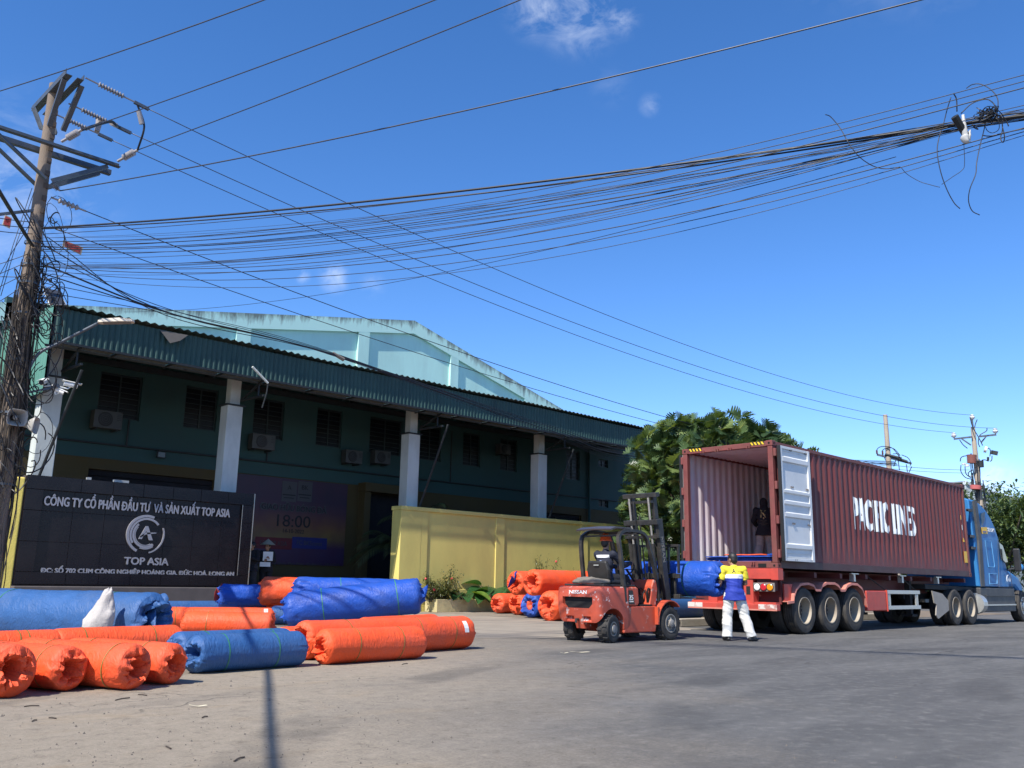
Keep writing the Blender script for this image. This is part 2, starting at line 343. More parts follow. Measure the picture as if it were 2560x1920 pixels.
def holed(x0, x1, z0, z1, hs, y0, y1):
    b = MB(); xs = sorted({x0, x1, *[h[0] for h in hs], *[h[1] for h in hs]}); 
    for i in range(len(xs)-1):
        a, c = xs[i], xs[i+1]; m = (a+c)/2; cut = sorted([(h[2], h[3]) for h in hs if h[0] < m < h[1]]); z = z0
        for lo, hi in cut:
            if lo > z: b.box(a, c, y0, y1, z, lo)
            z = hi
        if z < z1: b.box(a, c, y0, y1, z, z1)
    return b
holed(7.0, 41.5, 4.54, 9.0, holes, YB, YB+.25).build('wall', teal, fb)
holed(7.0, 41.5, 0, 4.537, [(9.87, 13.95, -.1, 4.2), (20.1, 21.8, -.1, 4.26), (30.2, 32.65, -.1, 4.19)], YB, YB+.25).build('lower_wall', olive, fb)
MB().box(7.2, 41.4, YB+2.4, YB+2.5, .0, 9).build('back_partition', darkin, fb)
for (x0, x1, z0, z1) in holes:
    w = MB(); t = .05
    for (a, c, d, e) in ((x0+.003, x1-.003, z0+.003, z0+t), (x0+.003, x1-.003, z1-t, z1-.003), (x0+.003, x0+t, z0+t, z1-t), (x1-t, x1-.003, z0+t, z1-t), ((x0+x1)/2-t/2, (x0+x1)/2+t/2, z0+t, z1-t)): w.box(a, c, YB+.08, YB+.16, d, e)
    wo_ = w.build('window', winframe, fb)
    for a, c in ((x0+t, (x0+x1)/2-t/2), ((x0+x1)/2+t/2, x1-t)): MB().box(a, c, YB+.115, YB+.13, z0+t, z1-t).build('pane', blackglass, wo_)
    gr = MB(); k = z0+.15
    while k < z1-.06: gr.box(x0+.02, x1-.02, YB+.035, YB+.05, k, k+.02); k += .17
    gr.build('grille', winframe, wo_)
for (x0, x1, z1) in ((9.87, 13.95, 4.2), (30.2, 32.65, 4.19)):
    d = MB()
    k = .6
    while k < z1-.02: d.box(x0, x1, YB+.14, YB+.2, k, min(k+.17, z1)); k += .19
    d.build('roller_shutter', darkin, fb)
MB().box(20.1, 21.8, YB+.14, YB+.2, .6, 4.26).build('door', darkin, fb)
MB().box(19.75, 22.3, YB-.5, YB-.002, 4.28, 4.62).build('door_canopy', olive, fb, bevel=.02)
for x in (19.8,): MB().box(x, x+.28, YB-.4, YB-.003, .55, 4.277).build('door_pier', olive, fb)
pp = MB().tube([(7.1, YB-.06, 4.98), (35.3, YB-.06, 5.06)], .03, 6)
for x in (10.9, 15.8, 24.3, 29.6, 33.2): pp.tube([(x, YB-.06, 5.0), (x, YB-.06, 5.85 if x < 20 else 7.2)], .025, 6)
pp.build('service_pipe', dsteel, fb)
for x in (29.7, 33.1): MB().tube([(x, YB-.1, 7.6), (x, YB-.1, .6)], .06, 8).build('downpipe', teal, fb)
MB().box(13.25, 18.6, 24.95, YB-.003, .0, .55).box(7.3, 13.25, 25.6, YB-.003, 0, .55).box(18.6, 35, 25.6, YB-.003, 0, .55).build('platform', M('platform_concrete', (.12, .11, .1), .85, var=.2), fb)
# gable above the canopy
def gz(x): return 11.58-(22.12-x)*.183 if x < 22.12 else 11.58-(x-22.12)*.264
gm = bpy.data.materials.new('stained_mint'); gm.use_nodes = True
def stained():
    nt = gm.node_tree; n, l = nt.nodes, nt.links; b = n['Principled BSDF']; b.inputs['Roughness'].default_value = .85
    at = n.new('ShaderNodeAttribute'); at.attribute_name = 'edge'; t = n.new('ShaderNodeTexCoord')
    mp = n.new('ShaderNodeMapping'); mp.inputs['Scale'].default_value = (3.2, 3.2, .55); l.new(t.outputs['Object'], mp.inputs[0])
    z = n.new('ShaderNodeTexNoise'); z.inputs['Scale'].default_value = 1.8; z.inputs['Detail'].default_value = 9; z.inputs['Roughness'].default_value = .7; l.new(mp.outputs[0], z.inputs['Vector'])
    z2 = n.new('ShaderNodeTexNoise'); z2.inputs['Scale'].default_value = .5; z2.inputs['Detail'].default_value = 3; l.new(t.outputs['Object'], z2.inputs['Vector'])
    a = n.new('ShaderNodeMath'); a.operation = 'MULTIPLY_ADD'; l.new(at.outputs['Fac'], a.inputs[0]); a.inputs[1].default_value = .34; l.new(z.outputs[0], a.inputs[2])
    a2 = n.new('ShaderNodeMath'); a2.operation = 'MULTIPLY_ADD'; l.new(z2.outputs[0], a2.inputs[0]); a2.inputs[1].default_value = .5; l.new(a.outputs[0], a2.inputs[2])
    r = n.new('ShaderNodeMapRange'); l.new(a2.outputs[0], r.inputs[0]); r.inputs[1].default_value = .92; r.inputs[2].default_value = 1.16; r.inputs[4].default_value = .85
    x = n.new('ShaderNodeMix'); x.data_type = 'RGBA'; l.new(r.outputs[0], x.inputs[0]); x.inputs[6].default_value = (.52, .78, .7, 1); x.inputs[7].default_value = (.1, .105, .1, 1)
    l.new(x.outputs[2], b.inputs['Base Color'])
stained()
XL, XR = 5.2, 33.6
b = MB(); xs = [XL+(XR-XL)*i/40 for i in range(41)]; xs = sorted(set(xs+[22.12]))
b.sheet(xs, [0, 1], lambda x, t: (x, YB+.12, 8.2 if t == 0 else gz(x)-.06)); b.build('gable_panel', mint, fb, fix=False)
b = MB(); edge = []
N = len(xs)
rows = [(0, .25), (0, 0), (.12, 0), (.3, 0), (.56, 0), (.56, .125)]   # (drop, inset y)
for (dz, dy) in rows:
    for x in xs: b.v.append((x, YB+dy, gz(x)-dz)); edge.append(max(0, 1-dz/.5))
for j in range(len(rows)-1):
    for i in range(N-1): b.f.append((j*N+i, j*N+i+1, (j+1)*N+i+1, (j+1)*N+i))
o = b.build('parapet_band', gm, fb, fix=False); at = o.data.attributes.new('edge', 'FLOAT', 'POINT'); at.data.foreach_set('value', edge)
for x0, x1 in ((9.35, 9.87), (14.3, 14.84), (19.41, 19.92), (24.17, 24.61), (28.69, 29.12)):
    MB().prism([(x0, 8.2), (x1, 8.2), (x1, gz(x1)-.55), (x0, gz(x0)-.55)], lambda x, z: (x, YB+.002, z), (0, .13, 0)).build('pilaster', mint, fb)
for sgn, x0, x1 in ((-1, XL, 22.12), (1, 22.12, XR)):
    b = MB(); b.sheet([x0, x1], [YB+.26, YB+40], lambda x, y: (x, y, gz(x)-.35)); b.build('roof', rustroof, fb, fix=False)
MB().box(XL, XL+.2, YB+.3, YB+40, 0, gz(XL)-.4).box(XR-.2, XR, YB+.3, YB+40, 0, gz(XR)-.4).build('side_wall', mint, fb)
# canopy: corrugated fascia, roof sheet, soffit frame
YF = 24.3
ZT = 7.86
X0, X1 = 7.12, 35.6
b = MB(); b.sheet(corr_xs(X0, X1, .155), [6.8, 7.2, 7.6, ZT-.06], lambda x, z: (x, YF-corr(x, .155, .03)+.012*mnoise.noise(Vector((x*.6, z, 0))), z+.03*mnoise.noise(Vector((x*.25, 0, 4)))))
b.build('fascia', greensheet, fb, fix=False, solid=.004)
b = MB(); rx = [X0-.1+i*.06 for i in range(int((X1-X0+.5)/.06))]
b.sheet(rx, [YF-.16, YF+.5, YF+2, YB], lambda x, y: (x, y, ZT+.03+(y-YF)*.02+.028*math.sin(x*2*math.pi/.24)+.05*mnoise.noise(Vector((x*.35, y*.5, 9)))*(1 if y < YF else .4)))
b.build('canopy_roof', rustroof, fb, fix=False, solid=.006)
MB().box(X0, X0+.04, YF, YB-.002, 5.6, ZT-.08).build('canopy_end_post', dsteel, fb)
b = MB(); b.sheet(corr_xs(YF-.02, YB+1.5, .2), [5.55, ZT+.1], lambda y, z: (X0-.04-corr(y, .2, .03), y, z)); b.build('side_cladding', lightgreen, fb, fix=False, solid=.004)
sf = MB()
for y in (YF-.62, YF-.05): sf.bar((X0-.15, y, 6.76), (X1, y, 6.78), .05, .06)
for i in range(19): x = X0+i*1.5; sf.bar((x, YF-.62, 6.75), (x, YF+.1, 6.75), .04, .05)
sf.build('soffit_frame', dsteel, fb)
sp_m = M('soffit_panel', (.07, .075, .07), .7, var=.3, scale=3)
for i in range(18):
    x = X0+.03+i*1.5; MB().box(x, x+1.44, YF-.585, YF-.09, 6.79, 6.795).build('soffit_panel', sp_m, fb)
b = MB()
for y in (YF+.15, YF+2.1, YF+4.0): b.bar((X0, y, 7.5), (X1, y, 7.5), .1, .18)
for i in range(10): b.bar((X0+.3+i*2.95, YF+.1, 7.62), (X0+.3+i*2.95, YB, 7.66), .08, .14)
b.build('canopy_truss', dsteel, fb)
YP = 25.0
for k, (uL, uR, zb) in enumerate(((128, 163, 0), (572, 609, 0), (1012, 1051, 0), (1335, 1368, 0))):
    x1 = PY(uR, 1082 if k == 2 else 1115 if k == 3 else 940 if k == 0 else 1007, YP).x; x0 = x1-.5
    pl = MB().box(x0, x1, YP, YP+.45, 0, 6.12).build('pillar', colw, fb, bevel=.015)
    MB().box(x0-.06, x1+.06, YP-.05, YP+.5, 6.124, 6.16).build('cap_plate', dsteel, pl)
    MB().box(x0+.1, x1-.08, YP+.08, YP+.38, 6.163, 7.4).build('stub_post', colw, pl)
    bk_ = MB(); bk_.bar((x1-.1, YP-.02, 6.3), (x1-.1+.05, YF-.6, 6.3), .06, .06); bk_.bar((x1-.1, YP-.02, 6.3), (x1-.1, YF-.55, 6.74), .05, .05); bk_.bar((x1-.1, YF-.35, 6.3), (x1-.1, YF-.35, 6.74), .04, .04)
    bk_.build('bracket', dsteel, pl)
    e = {0: (205, 925), 2: (1120, 1061), 3: (1434, 1123)}.get(k)
    if e:
        q = PY(*e, YF-.6); MB().tube([(x0+.15 if k == 0 else x1-.02, YP-.12, 3.5), q], .04, 8).build('strut', dsteel, fb)
# loose strip light tube hanging from the soffit frame, and a torn flap under the roof edge
p0, p1 = PY(631, 917, YF-.75), PY(670, 958, YF-.75)
t_ = MB().tube([p0, p1], .035, 8).build('tube_light', M('tube_white', (.6, .62, .55), .4)); tag(t_, 'pale fluorescent tube light hanging askew below the corrugated fascia', 'light')
MB().tube([p1, p1+Vector((-.02, 0, -.3)), p1+Vector((-.1, .05, -.75))], .02, 6).build('hanger', dsteel, t_)
fl = MB(); q = [PY(400, 825, YF-.12), PY(470, 838, YF-.14), PY(450, 852, YF-.18), PY(425, 858, YF-.2)]; fl.add(q, [(0, 1, 2, 3)]); tag(fl.build('torn_flap', M('brown_sheet', (.1, .09, .08), .8), fix=False, solid=.004), 'torn brown sheet flap drooping from the canopy roof edge', 'flap')
# neighbour wall seen past the pole
nb = thing('neighbour_shed', 'light green corrugated shed wall behind the utility pole', 'shed', (2, 31, 0))
b = MB(); b.sheet(corr_xs(-16, 7.0, .4), [0, 8.2], lambda x, z: (x, 30.2-corr(x, .4, .05), z)); b.build('wall', lightgreen, nb, fix=False, solid=.005)
MB().box(-16, 6.9, 30.1, 30.4, 8.21, 8.6).build('parapet', mint, nb)
# ---------------------------------------------------------------- air conditioners
acw = M('ac_casing', (.05, .054, .052), .5, var=.1); acg = M('ac_grille', (.015, .016, .018), .5)
def ac(x, z, w, h, label):
    r = thing('air_conditioner', label, 'air conditioner', (x, YB-.25, z), 0, 'air conditioner units on the shaded wall')
    MB().box(x, x+w, YB-.42, YB-.1, z, z+h).build('casing', acw, r, bevel=.015)
    rad = h*.4; cx, cz = x+w*.4, z+h/2
    f = MB(); f.lathe([(rad, 0), (rad, .012), (rad*.9, .02), (.03, .022), (0, .022)], (cx, YB-.422, cz), (0, -1, 0), 20); fo = f.build('fan_grille', acg, r)
    rg = MB()
    for q in (.25, .5, .75): rg.tube([(cx+rad*q*math.cos(a*.4), YB-.448, cz+rad*q*math.sin(a*.4)) for a in range(16)], .005, 4, closed=True)
    rg.build('fan_ring', acw, fo); 
    for dx in (.1, w-.15): MB().bar((x+dx, YB-.45, z-.03), (x+dx, YB-.002, z-.03), .04, .04).build('bracket', dsteel, r)
    b = MB()
    for i in range(4): b.box(x+w*.8, x+w*.95, YB-.432, YB-.421, z+h*(.5+.1*i), z+h*(.54+.1*i))
    b.build('vent', acg, r)
for (x, z, w, h, lb) in ((9.7, 5.42, .86, .55, 'air conditioner below the window beside the camera pillar'), (15.0, 5.38, .88, .53, 'air conditioner right of the second pillar under a grilled window'), (18.85, 5.28, .74, .5, 'left one of two air conditioners close together on the shaded wall'), (20.17, 5.40, .74, .5, 'right one of two air conditioners close together on the shaded wall'), (26.8, 6.5, .64, .45, 'small air conditioner mounted high between two windows'), ):
    ac(x, z, w, h, lb)
fl = thing('flood_light', 'black flood light on the pipe along the dark wall', 'light', (PY(395, 1136, YB).x, YB-.2, 4.85))
p = fl.location; MB().box(p.x-.14, p.x+.14, YB-.28, YB-.2, 4.72, 4.92).build('lamp_body', dsteel, fl); MB().box(p.x-.11, p.x+.11, YB-.288, YB-.282, 4.745, 4.895).build('lens', M('lamp_lens', (.1, .12, .12), .2), fl); MB().bar((p.x, YB-.2, 4.9), (p.x, YB-.002, 4.98), .04, .03).build('arm', dsteel, fl)
# ---------------------------------------------------------------- match banner on the wall by the entrance
def planemap(cx, y, cz): return lambda v: (cx+v.x, y-v.z, cz+v.y)
bw = PY(627, 1185, YB-.1).x, PY(863, 1330, YB-.1).x
x0, x1, z0, z1 = 14.7, 19.25, 1.5, 4.5
def banner_mat():
    m = bpy.data.materials.new('banner_print'); m.use_nodes = True; nt = m.node_tree; n, l = nt.nodes, nt.links; b = n['Principled BSDF']; b.inputs['Roughness'].default_value = .5
    t = n.new('ShaderNodeTexCoord'); s = n.new('ShaderNodeSeparateXYZ'); l.new(t.outputs['Object'], s.inputs[0])
    r = n.new('ShaderNodeValToRGB'); mr = n.new('ShaderNodeMapRange'); l.new(s.outputs[2], mr.inputs[0]); mr.inputs[1].default_value = 1.5; mr.inputs[2].default_value = 4.5; l.new(mr.outputs[0], r.inputs[0])
    e = r.color_ramp.elements; e[0].position = 0; e[0].color = (.02, .015, .06, 1); e[1].position = 1; e[1].color = (.01, .012, .03, 1)
    for p, c in ((.2, (.03, .03, .09, 1)), (.3, (.22, .17, .03, 1)), (.45, (.2, .1, .025, 1)), (.62, (.06, .03, .03, 1)), (.75, (.01, .012, .03, 1))): q = e.new(p); q.color = c
    z = n.new('ShaderNodeTexNoise'); z.inputs['Scale'].default_value = 1.2; l.new(t.outputs['Object'], z.inputs['Vector'])
    x = n.new('ShaderNodeMix'); x.data_type = 'RGBA'; l.new(z.outputs[0], x.inputs[0]); l.new(r.outputs[0], x.inputs[6]); x.inputs[7].default_value = (.05, .008, .03, 1); l.new(x.outputs[2], b.inputs['Base Color'])
    return m
bn = thing('event_banner', 'dark football match banner reading 18:00 on the shaded wall', 'banner', ((x0+x1)/2, YB-.04, 0))
MB().box(x0, x1, YB-.05, YB-.03, z0, z1).build('sheet', banner_mat(), bn)
ink = M('banner_ink', (.004, .004, .006), .6); inkw = M('banner_white', (.045, .045, .05), .6); inkr = M('banner_red', (.1, .006, .012), .6); inkb = M('banner_blue', (.008, .012, .11), .6)
def bt(txt, u, v, mat, h, w=None, yy=.056, **k):
    p = PY(u, v, YB-yy); k.pop('offset', 0); put_text('lettering', txt, planemap(p.x, YB-yy, p.z), mat, bn, extrude=.003, height=h, width=w, **k)
bt('GIAO HỮU BÓNG ĐÁ', 736, 1268, inkw, .3, 2.7, bold=.02)
bt('GIAO HỮU BÓNG ĐÁ', 737, 1269, ink, .25, 2.62, yy=.061)
bt('18:00', 735, 1303, ink, .42, 1.35, offset=.04)
bt('14-10-2022', 734, 1328, ink, .14, .85, offset=.02)
for (u, mat, tx) in ((684, inkr, 'FC TOP ASIA'), (774, inkb, 'FC BKSconst')):
    p = PY(u, 1358, YB-.05); MB().box(p.x-.72, p.x+.72, YB-.058, YB-.052, p.z-.2, p.z+.2).build('team_panel', mat, bn); bt(tx, u, 1358, inkw, .16, 1.05, yy=.064, offset=.01)
bt('36 Hàng Long Bình, Phú Phát, Quận 11, TP.HCM', 740, 1410, inkw, .13, 3.6, offset=.01)
for (u, mk) in ((723, 'A'), (762, 'BK')):
    p = PY(u, 1229, YB-.05); MB().box(p.x-.3, p.x+.3, YB-.059, YB-.053, p.z-.36, p.z+.36).build('logo_card', inkw, bn)
    put_text('lettering', mk, planemap(p.x, YB-.065, p.z+.14), ink, bn, extrude=.002, height=.16); MB().box(p.x-.26, p.x+.26, YB-.064, YB-.061, p.z-.14, p.z-.1).build('logo_line', ink, bn); MB().box(p.x-.2, p.x+.2, YB-.064, YB-.061, p.z-.24, p.z-.21).build('logo_line', ink, bn)
wood = M('bench_wood', (.06, .045, .035), .7, stretch=(1, 8, 8))
bx_ = PY(820, 1440, 27.9); r = thing('low_bench', 'low dark wooden bench below the match banner', 'bench', (bx_.x, 27.9, .55))
for i in range(4): MB().box(bx_.x-.9, bx_.x+.9, 27.6+i*.14, 27.72+i*.14, .95, .99).build('slat', wood, r)
for sx_ in (-.8, .72): MB().box(bx_.x+sx_, bx_.x+sx_+.08, 27.62, 28.1, .55, .948).build('leg', wood, r)
# ---------------------------------------------------------------- company sign wall
granite = M('black_granite', (.008, .0055, .0075), .3, var=.35, scale=30, spec=.3, dirt=(.022, .017, .018), dscale=1.4, damt=.5)
grout = M('tile_joint', (.05, .04, .042), .9)
ysun = M('yellow_masonry', (.86, .67, .15), .85, var=.1, scale=2, bump=.25, bscale=18)
steelL = M('letter_steel', (.34, .33, .35), .42, metal=.35, var=.08)
steelD = M('letter_edge', (.12, .12, .125), .5, metal=.4)
YS = 24.4; SX0, SX1, SZ0, SZ1 = 7.0, 13.2, .78, 3.45
sw = thing('company_sign', 'black granite tiled company sign wall with steel letters and round logo', 'sign', (10.1, 24.6, 0))
MB().box(SX0-.02, SX1, YS+.012, YS+.55, .0, SZ1-.02).build('backing', grout, sw)
MB().box(SX0-.6, SX0-.025, YS-.02, YS+.6, 0, SZ1-.08).build('end_pier', ysun, sw, bevel=.03)
MB().box(SX0-.95, SX0-.61, YS+.35, YS+.75, 0, SZ1-.35).build('side_pier', M('ochre_paint', (.7, .36, .04), .85), sw, bevel=.03)
MB().box(SX0-.05, SX1+.05, YS-.3, YS+.1, 0, .74).build('plinth', M('plinth_render', (.1, .085, .08), .85, var=.2), sw, bevel=.02)
IX0, IX1, IZ0, IZ1 = 7.42, 12.86, 1.08, 3.1
def tiles(x0, x1, z0, z1, xs, zs, y0, y1):
    X = [x0]+[x for x in xs if x0+.05 < x < x1-.05]+[x1]; Z = [z0]+[z for z in zs if z0+.05 < z < z1-.05]+[z1]; g_ = .005
    for i in range(len(X)-1):
        for j in range(len(Z)-1):
            dy = random.uniform(-.002, .002); MB().box(X[i]+g_, X[i+1]-g_, y0+dy, y1, Z[j]+g_, Z[j+1]-g_).build('tile', granite, sw, bevel=.003)
GX = [PY(u/3.16, 1160+620/3.16, YS).x for u in (545, 803, 1050, 1290, 1515, 1735)]; GZ = [1.82, 2.58]
tiles(IX0, IX1, IZ0, IZ1, GX, GZ, YS-.004, YS+.011)
tiles(SX0, SX1, IZ1, SZ1, [x+.12 for x in GX], [], YS-.07, YS+.01)
tiles(SX0, SX1, SZ0, IZ0, GX, [], YS-.07, YS+.01)
tiles(SX0, IX0, IZ0, IZ1, [], GZ, YS-.07, YS+.01); tiles(IX1, SX1, IZ0, IZ1, [], GZ, YS-.07, YS+.01)
MB().box(SX1+.004, SX1+.03, YS-.075, YS+.3, .75, SZ1).box(IX1-.012, IX1+.004, YS-.075, YS-.071, IZ0, IZ1).build('steel_trim', M('brass_trim', (.45, .42, .36), .35, metal=.7), sw)
def st(txt, a, c, h, name='letters', **k):
    p, q = PY(a[0]/3.16, 1160+a[1]/3.16, YS-.03), PY(c[0]/3.16, 1160+c[1]/3.16, YS-.03); cz = (p.z+q.z)/2; cx = (p.x+q.x)/2
    put_text(name, txt, planemap(cx, YS-.034, cz), steelD, sw, extrude=.022, height=h, width=q.x-p.x, bold=.008)
    put_text(name, txt, planemap(cx, YS-.058, cz), steelL, sw, extrude=.002, height=h, width=q.x-p.x, bold=.0085)
st('CÔNG TY CỔ PHẦN ĐẦU TƯ  VÀ SẢN XUẤT TOP ASIA', (350, 280), (1815, 362), .36, offset=.02)
st('TOP ASIA', (980, 768), (1328, 770), .185, offset=.022)
st('ĐC: SỐ 702 CỤM CÔNG NGHIỆP HOÀNG GIA, ĐỨC HOÀ, LONG AN', (320, 843), (1845, 858), .21, offset=.02)
lc = PY(1150/3.16, 1160+556/3.16, YS-.03)
def arc(r0, r1, a0, a1, y0, y1):
    n = max(6, int(abs(a1-a0)/6)); out = MB(); A = [math.radians(a0+(a1-a0)*i/n) for i in range(n+1)]
    poly = [(r1*math.cos(a), r1*math.sin(a)) for a in A]+[(r0*math.cos(a), r0*math.sin(a)) for a in reversed(A)]
    k = len(poly)//2
    vs = [(lc.x+x, y0, lc.z+z) for x, z in poly]+[(lc.x+x, y1, lc.z+z) for x, z in poly]; m = len(poly); fs = []
    for i in range(k-1): fs += [(i, i+1, m-2-i, m-1-i), (m+i, m+m-1-i, m+m-2-i, m+i+1)]
    for i in range(m): fs.append((i, (i+1) % m, m+(i+1) % m, m+i))
    return out.add(vs, fs)
for (r0, r1, a0, a1) in ((.455, .52, 68, 245), (.385, .44, 40, 215), (.31, .365, 130, 310), (.28, .3, 140, 300), (.37, .4, 250, 305), (.48, .515, -75, 22)):
    arc(r0, r1, a0, a1, YS-.06, YS-.01).build('logo_ring', steelL, sw)
for poly in ([(-.19, -.13), (-.02, .22), (.04, .22), (.2, -.15), (.1, -.15), (.0, .09), (-.06, -.03), (-.1, -.13)], [(-.14, -.09), (.0, .0), (.28, .04), (.28, .06), (.0, .05), (-.17, -.06)]):
    MB().prism(poly, lambda a, c: (lc.x+a, YS-.06, lc.z+c), (0, .05, 0)).build('logo_mark', steelL, sw)
for u in (700, 955): 
    p = PY(u/3.16, 1160+128/3.16, YS+.1); MB().box(p.x-(.05 if u == 700 else .2), p.x+(.05 if u == 700 else .2), YS+.05, YS+.15, SZ1-.018, SZ1+.07).build('cable_box', M('grey_plastic', (.4, .4, .38), .5), sw)
# ---------------------------------------------------------------- yellow boundary wall, planter
ywall = M('yellow_wall_paint', (.66, .56, .165), .85, var=.08, scale=.8, bump=.15, bscale=14, dirt=(.45, .36, .12), dscale=.7, damt=.4, stretch=(1.2, 1.2, .6))
bwall = thing('boundary_wall', 'yellow rendered boundary wall with recessed panels behind the planter', 'wall', (26, 24.6, 0))
piers = [(18.72, 19.62), (23.16, 23.6), (27.95, 28.36), (33.2, 33.7)]
for i, (a, c) in enumerate(piers):
    MB().box(a, c, 24.4, 24.9, 0, 3.36).build('pier', ywall, bwall, bevel=.01)
    if i < 3: MB().box(c+.002, piers[i+1][0]-.002, 24.44, 24.75, 0, 3.36).build('panel', ywall, bwall); MB().box(c+.004, piers[i+1][0]-.004, 24.415, 24.438, .35, .75).build('base_band', ywall, bwall, bevel=.01)
MB().box(18.7, 33.75, 24.375, 24.94, 3.363, 3.5).build('coping', ywall, bwall, bevel=.015)
MB().box(19.62, 19.9, 24.404, 24.439, .7, 3.36).build('pier', ywall, bwall)
pcon = M('planter_render', (.5, .43, .22), .9, var=.2, scale=3, bump=.3, bscale=25, dirt=(.22, .2, .13), dscale=2, damt=.7)
pb = thing('planter_box', 'low cream masonry planter along the foot of the yellow wall', 'planter', (24, 23.9, 0))
pl0 = G(1074, 1530); px0, py0 = pl0.x, min(23.75, pl0.y)
for q in ((px0, 33, py0, py0+.14), (px0, px0+.14, py0+.142, 24.39), (33.002, 33.14, py0, 24.39)): MB().box(*q, 0, .42).build('planter_wall', pcon, pb, bevel=.012)
MB().box(px0+.145, 33, py0+.145, 24.39, 0, .34).build('soil', M('soil', (.06, .045, .03), .95, bump=.8, bscale=30), pb)
# ---------------------------------------------------------------- plants
def leafmat(name, c, rough=.45, var=.35):
    m = M(name, c, rough, var=var, scale=6, spec=.45)
    b = m.node_tree.nodes['Principled BSDF']; b.inputs['Subsurface Weight'].default_value = 0
    nt = m.node_tree; out = nt.nodes['Material Output']; tr = nt.nodes.new('ShaderNodeBsdfTranslucent'); tr.inputs[0].default_value = (c[0]*2.2, c[1]*2.0, c[2]*.8, 1)
    mx = nt.nodes.new('ShaderNodeMixShader'); mx.inputs[0].default_value = .22; nt.links.new(b.outputs[0], mx.inputs[1]); nt.links.new(tr.outputs[0], mx.inputs[2]); nt.links.new(mx.outputs[0], out.inputs[0]); return m
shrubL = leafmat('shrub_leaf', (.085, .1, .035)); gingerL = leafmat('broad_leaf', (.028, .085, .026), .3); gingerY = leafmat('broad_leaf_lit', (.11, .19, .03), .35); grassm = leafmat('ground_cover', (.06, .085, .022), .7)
stemm = M('stem', (.07, .06, .035), .8); petal = M('rose_petal', (.6, .06, .07), .5)
def leaf_faces(b, p, d, up, L, Wd, fold=.15, segs=3, droop=.25):
    d = d.normalized(); s_ = d.cross(up); s_ = s_.normalized() if s_.length > 1e-4 else d.orthogonal().normalized(); nn = s_.cross(d).normalized(); o = len(b.v)
    for i in range(segs+1):
        t = i/segs; w = Wd*math.sin(math.pi*min(1, t*.92+.06))**.8*.5; c = p+d*(L*t)-Vector((0, 0, droop*L*t*t))
        b.v += [tuple(c-s_*w+nn*w*fold*2), tuple(c), tuple(c+s_*w+nn*w*fold*2)]
    for i in range(segs):
        k = o+i*3; b.f += [(k, k+1, k+4, k+3), (k+1, k+2, k+5, k+4)]
rnd = random.Random(11)
def shrub(x, y, z, w, h, n, label, flowers=0, name='rose_bush'):
    r = thing(name, label, 'plant', (x, y, z), 0, 'flowering shrubs in the planter')
    b, s_, fl_ = MB(), MB(), MB()
    for k in range(16):
        a = rnd.uniform(0, 6.28); q = Vector((x+math.cos(a)*w*rnd.uniform(.1, .5), y+math.sin(a)*w*.35*rnd.uniform(.1, 1), z+h*rnd.uniform(.35, 1)))
        s_.tube([(x+rnd.uniform(-.1, .1), y, z), Vector((x, y, z)).lerp(q, .5)+Vector((rnd.uniform(-.1, .1), 0, .08)), q], [.014, .01, .004], 4)
        for j in range(n//16):
            t = rnd.uniform(.25, 1.05); c = Vector((x, y, z)).lerp(q, t)+Vector((rnd.gauss(0, .09), rnd.gauss(0, .07), rnd.gauss(0, .07)))
            d = Vector((rnd.gauss(0, 1), rnd.gauss(0, 1), rnd.gauss(.2, .6))); leaf_faces(b, c, d, Vector((0, 0, 1)), rnd.uniform(.06, .11), rnd.uniform(.035, .06), segs=2)
        if k < flowers: fl_.ell(q, .045, 7, 5)
    s_.build('stems', stemm, r); b.build('foliage', shrubL, r, fix=False)
    if fl_.v: fl_.build('blossom', petal, r, smooth=True)
py_ = py0+.4
def gx(u, v=1500, y=None): return PY(u, v, y or py_).x
shrub(gx(1100), py_-.1, .34, 1.9, 1.15, 1500, 'sprawling rose bush with a few pink blooms beside the wall pier', 4)
shrub(gx(1065), py_-.2, .34, .8, .8, 350, 'small leafy shrub at the end of the planter', 1)
shrub(gx(1360), py_, .34, 1.6, 1.75, 800, 'tall thin rose shrub rising behind the orange rolls', 3)
shrub(gx(1505), py_, .34, .5, 2.0, 260, 'upright sparse shrub against the yellow wall behind the forklift', 0)
shrub(gx(1440), py_, .34, .8, 1.3, 300, 'low rounded shrub behind the stacked orange rolls', 2)
# tall leafy shoot of the rose shrub
def broad(x, y, z, L, n, label, mats):
    r = thing('broad_leaf_plant', label, 'plant', (x, y, z), 0, 'broad leaved plants in the planter')
    for k in range(n):
        a = 6.28*k/n+rnd.uniform(-.4, .4); d = Vector((math.cos(a), math.sin(a)*.7-.15, rnd.uniform(.5, 1.1))).normalized()
        e = Vector((x, y, z))+d*L*rnd.uniform(.5, .75)
        lf = MB(); leaf_faces(lf, e, Vector((d.x, d.y, rnd.uniform(-.25, .35))), Vector((0, 0, 1)), L*rnd.uniform(.75, 1.0), L*rnd.uniform(.5, .65), fold=.2, segs=7, droop=.35)
        lf.build('leaf', mats[k % len(mats)], r, fix=False, smooth=True)
        MB().tube([(x, y, z), Vector((x, y, z)).lerp(e, .6)+Vector((0, 0, .04)), e], [.022, .016, .012], 5).build('stalk', stemm, r)
broad(gx(1163), py_, .3, .8, 9, 'glossy broad leaved plant with one bright yellow green leaf', [gingerL, gingerY, gingerL])
broad(gx(1238), py_, .3, 1.15, 12, 'large dark broad leaved plant in the middle of the planter', [gingerL])
gc = MB()
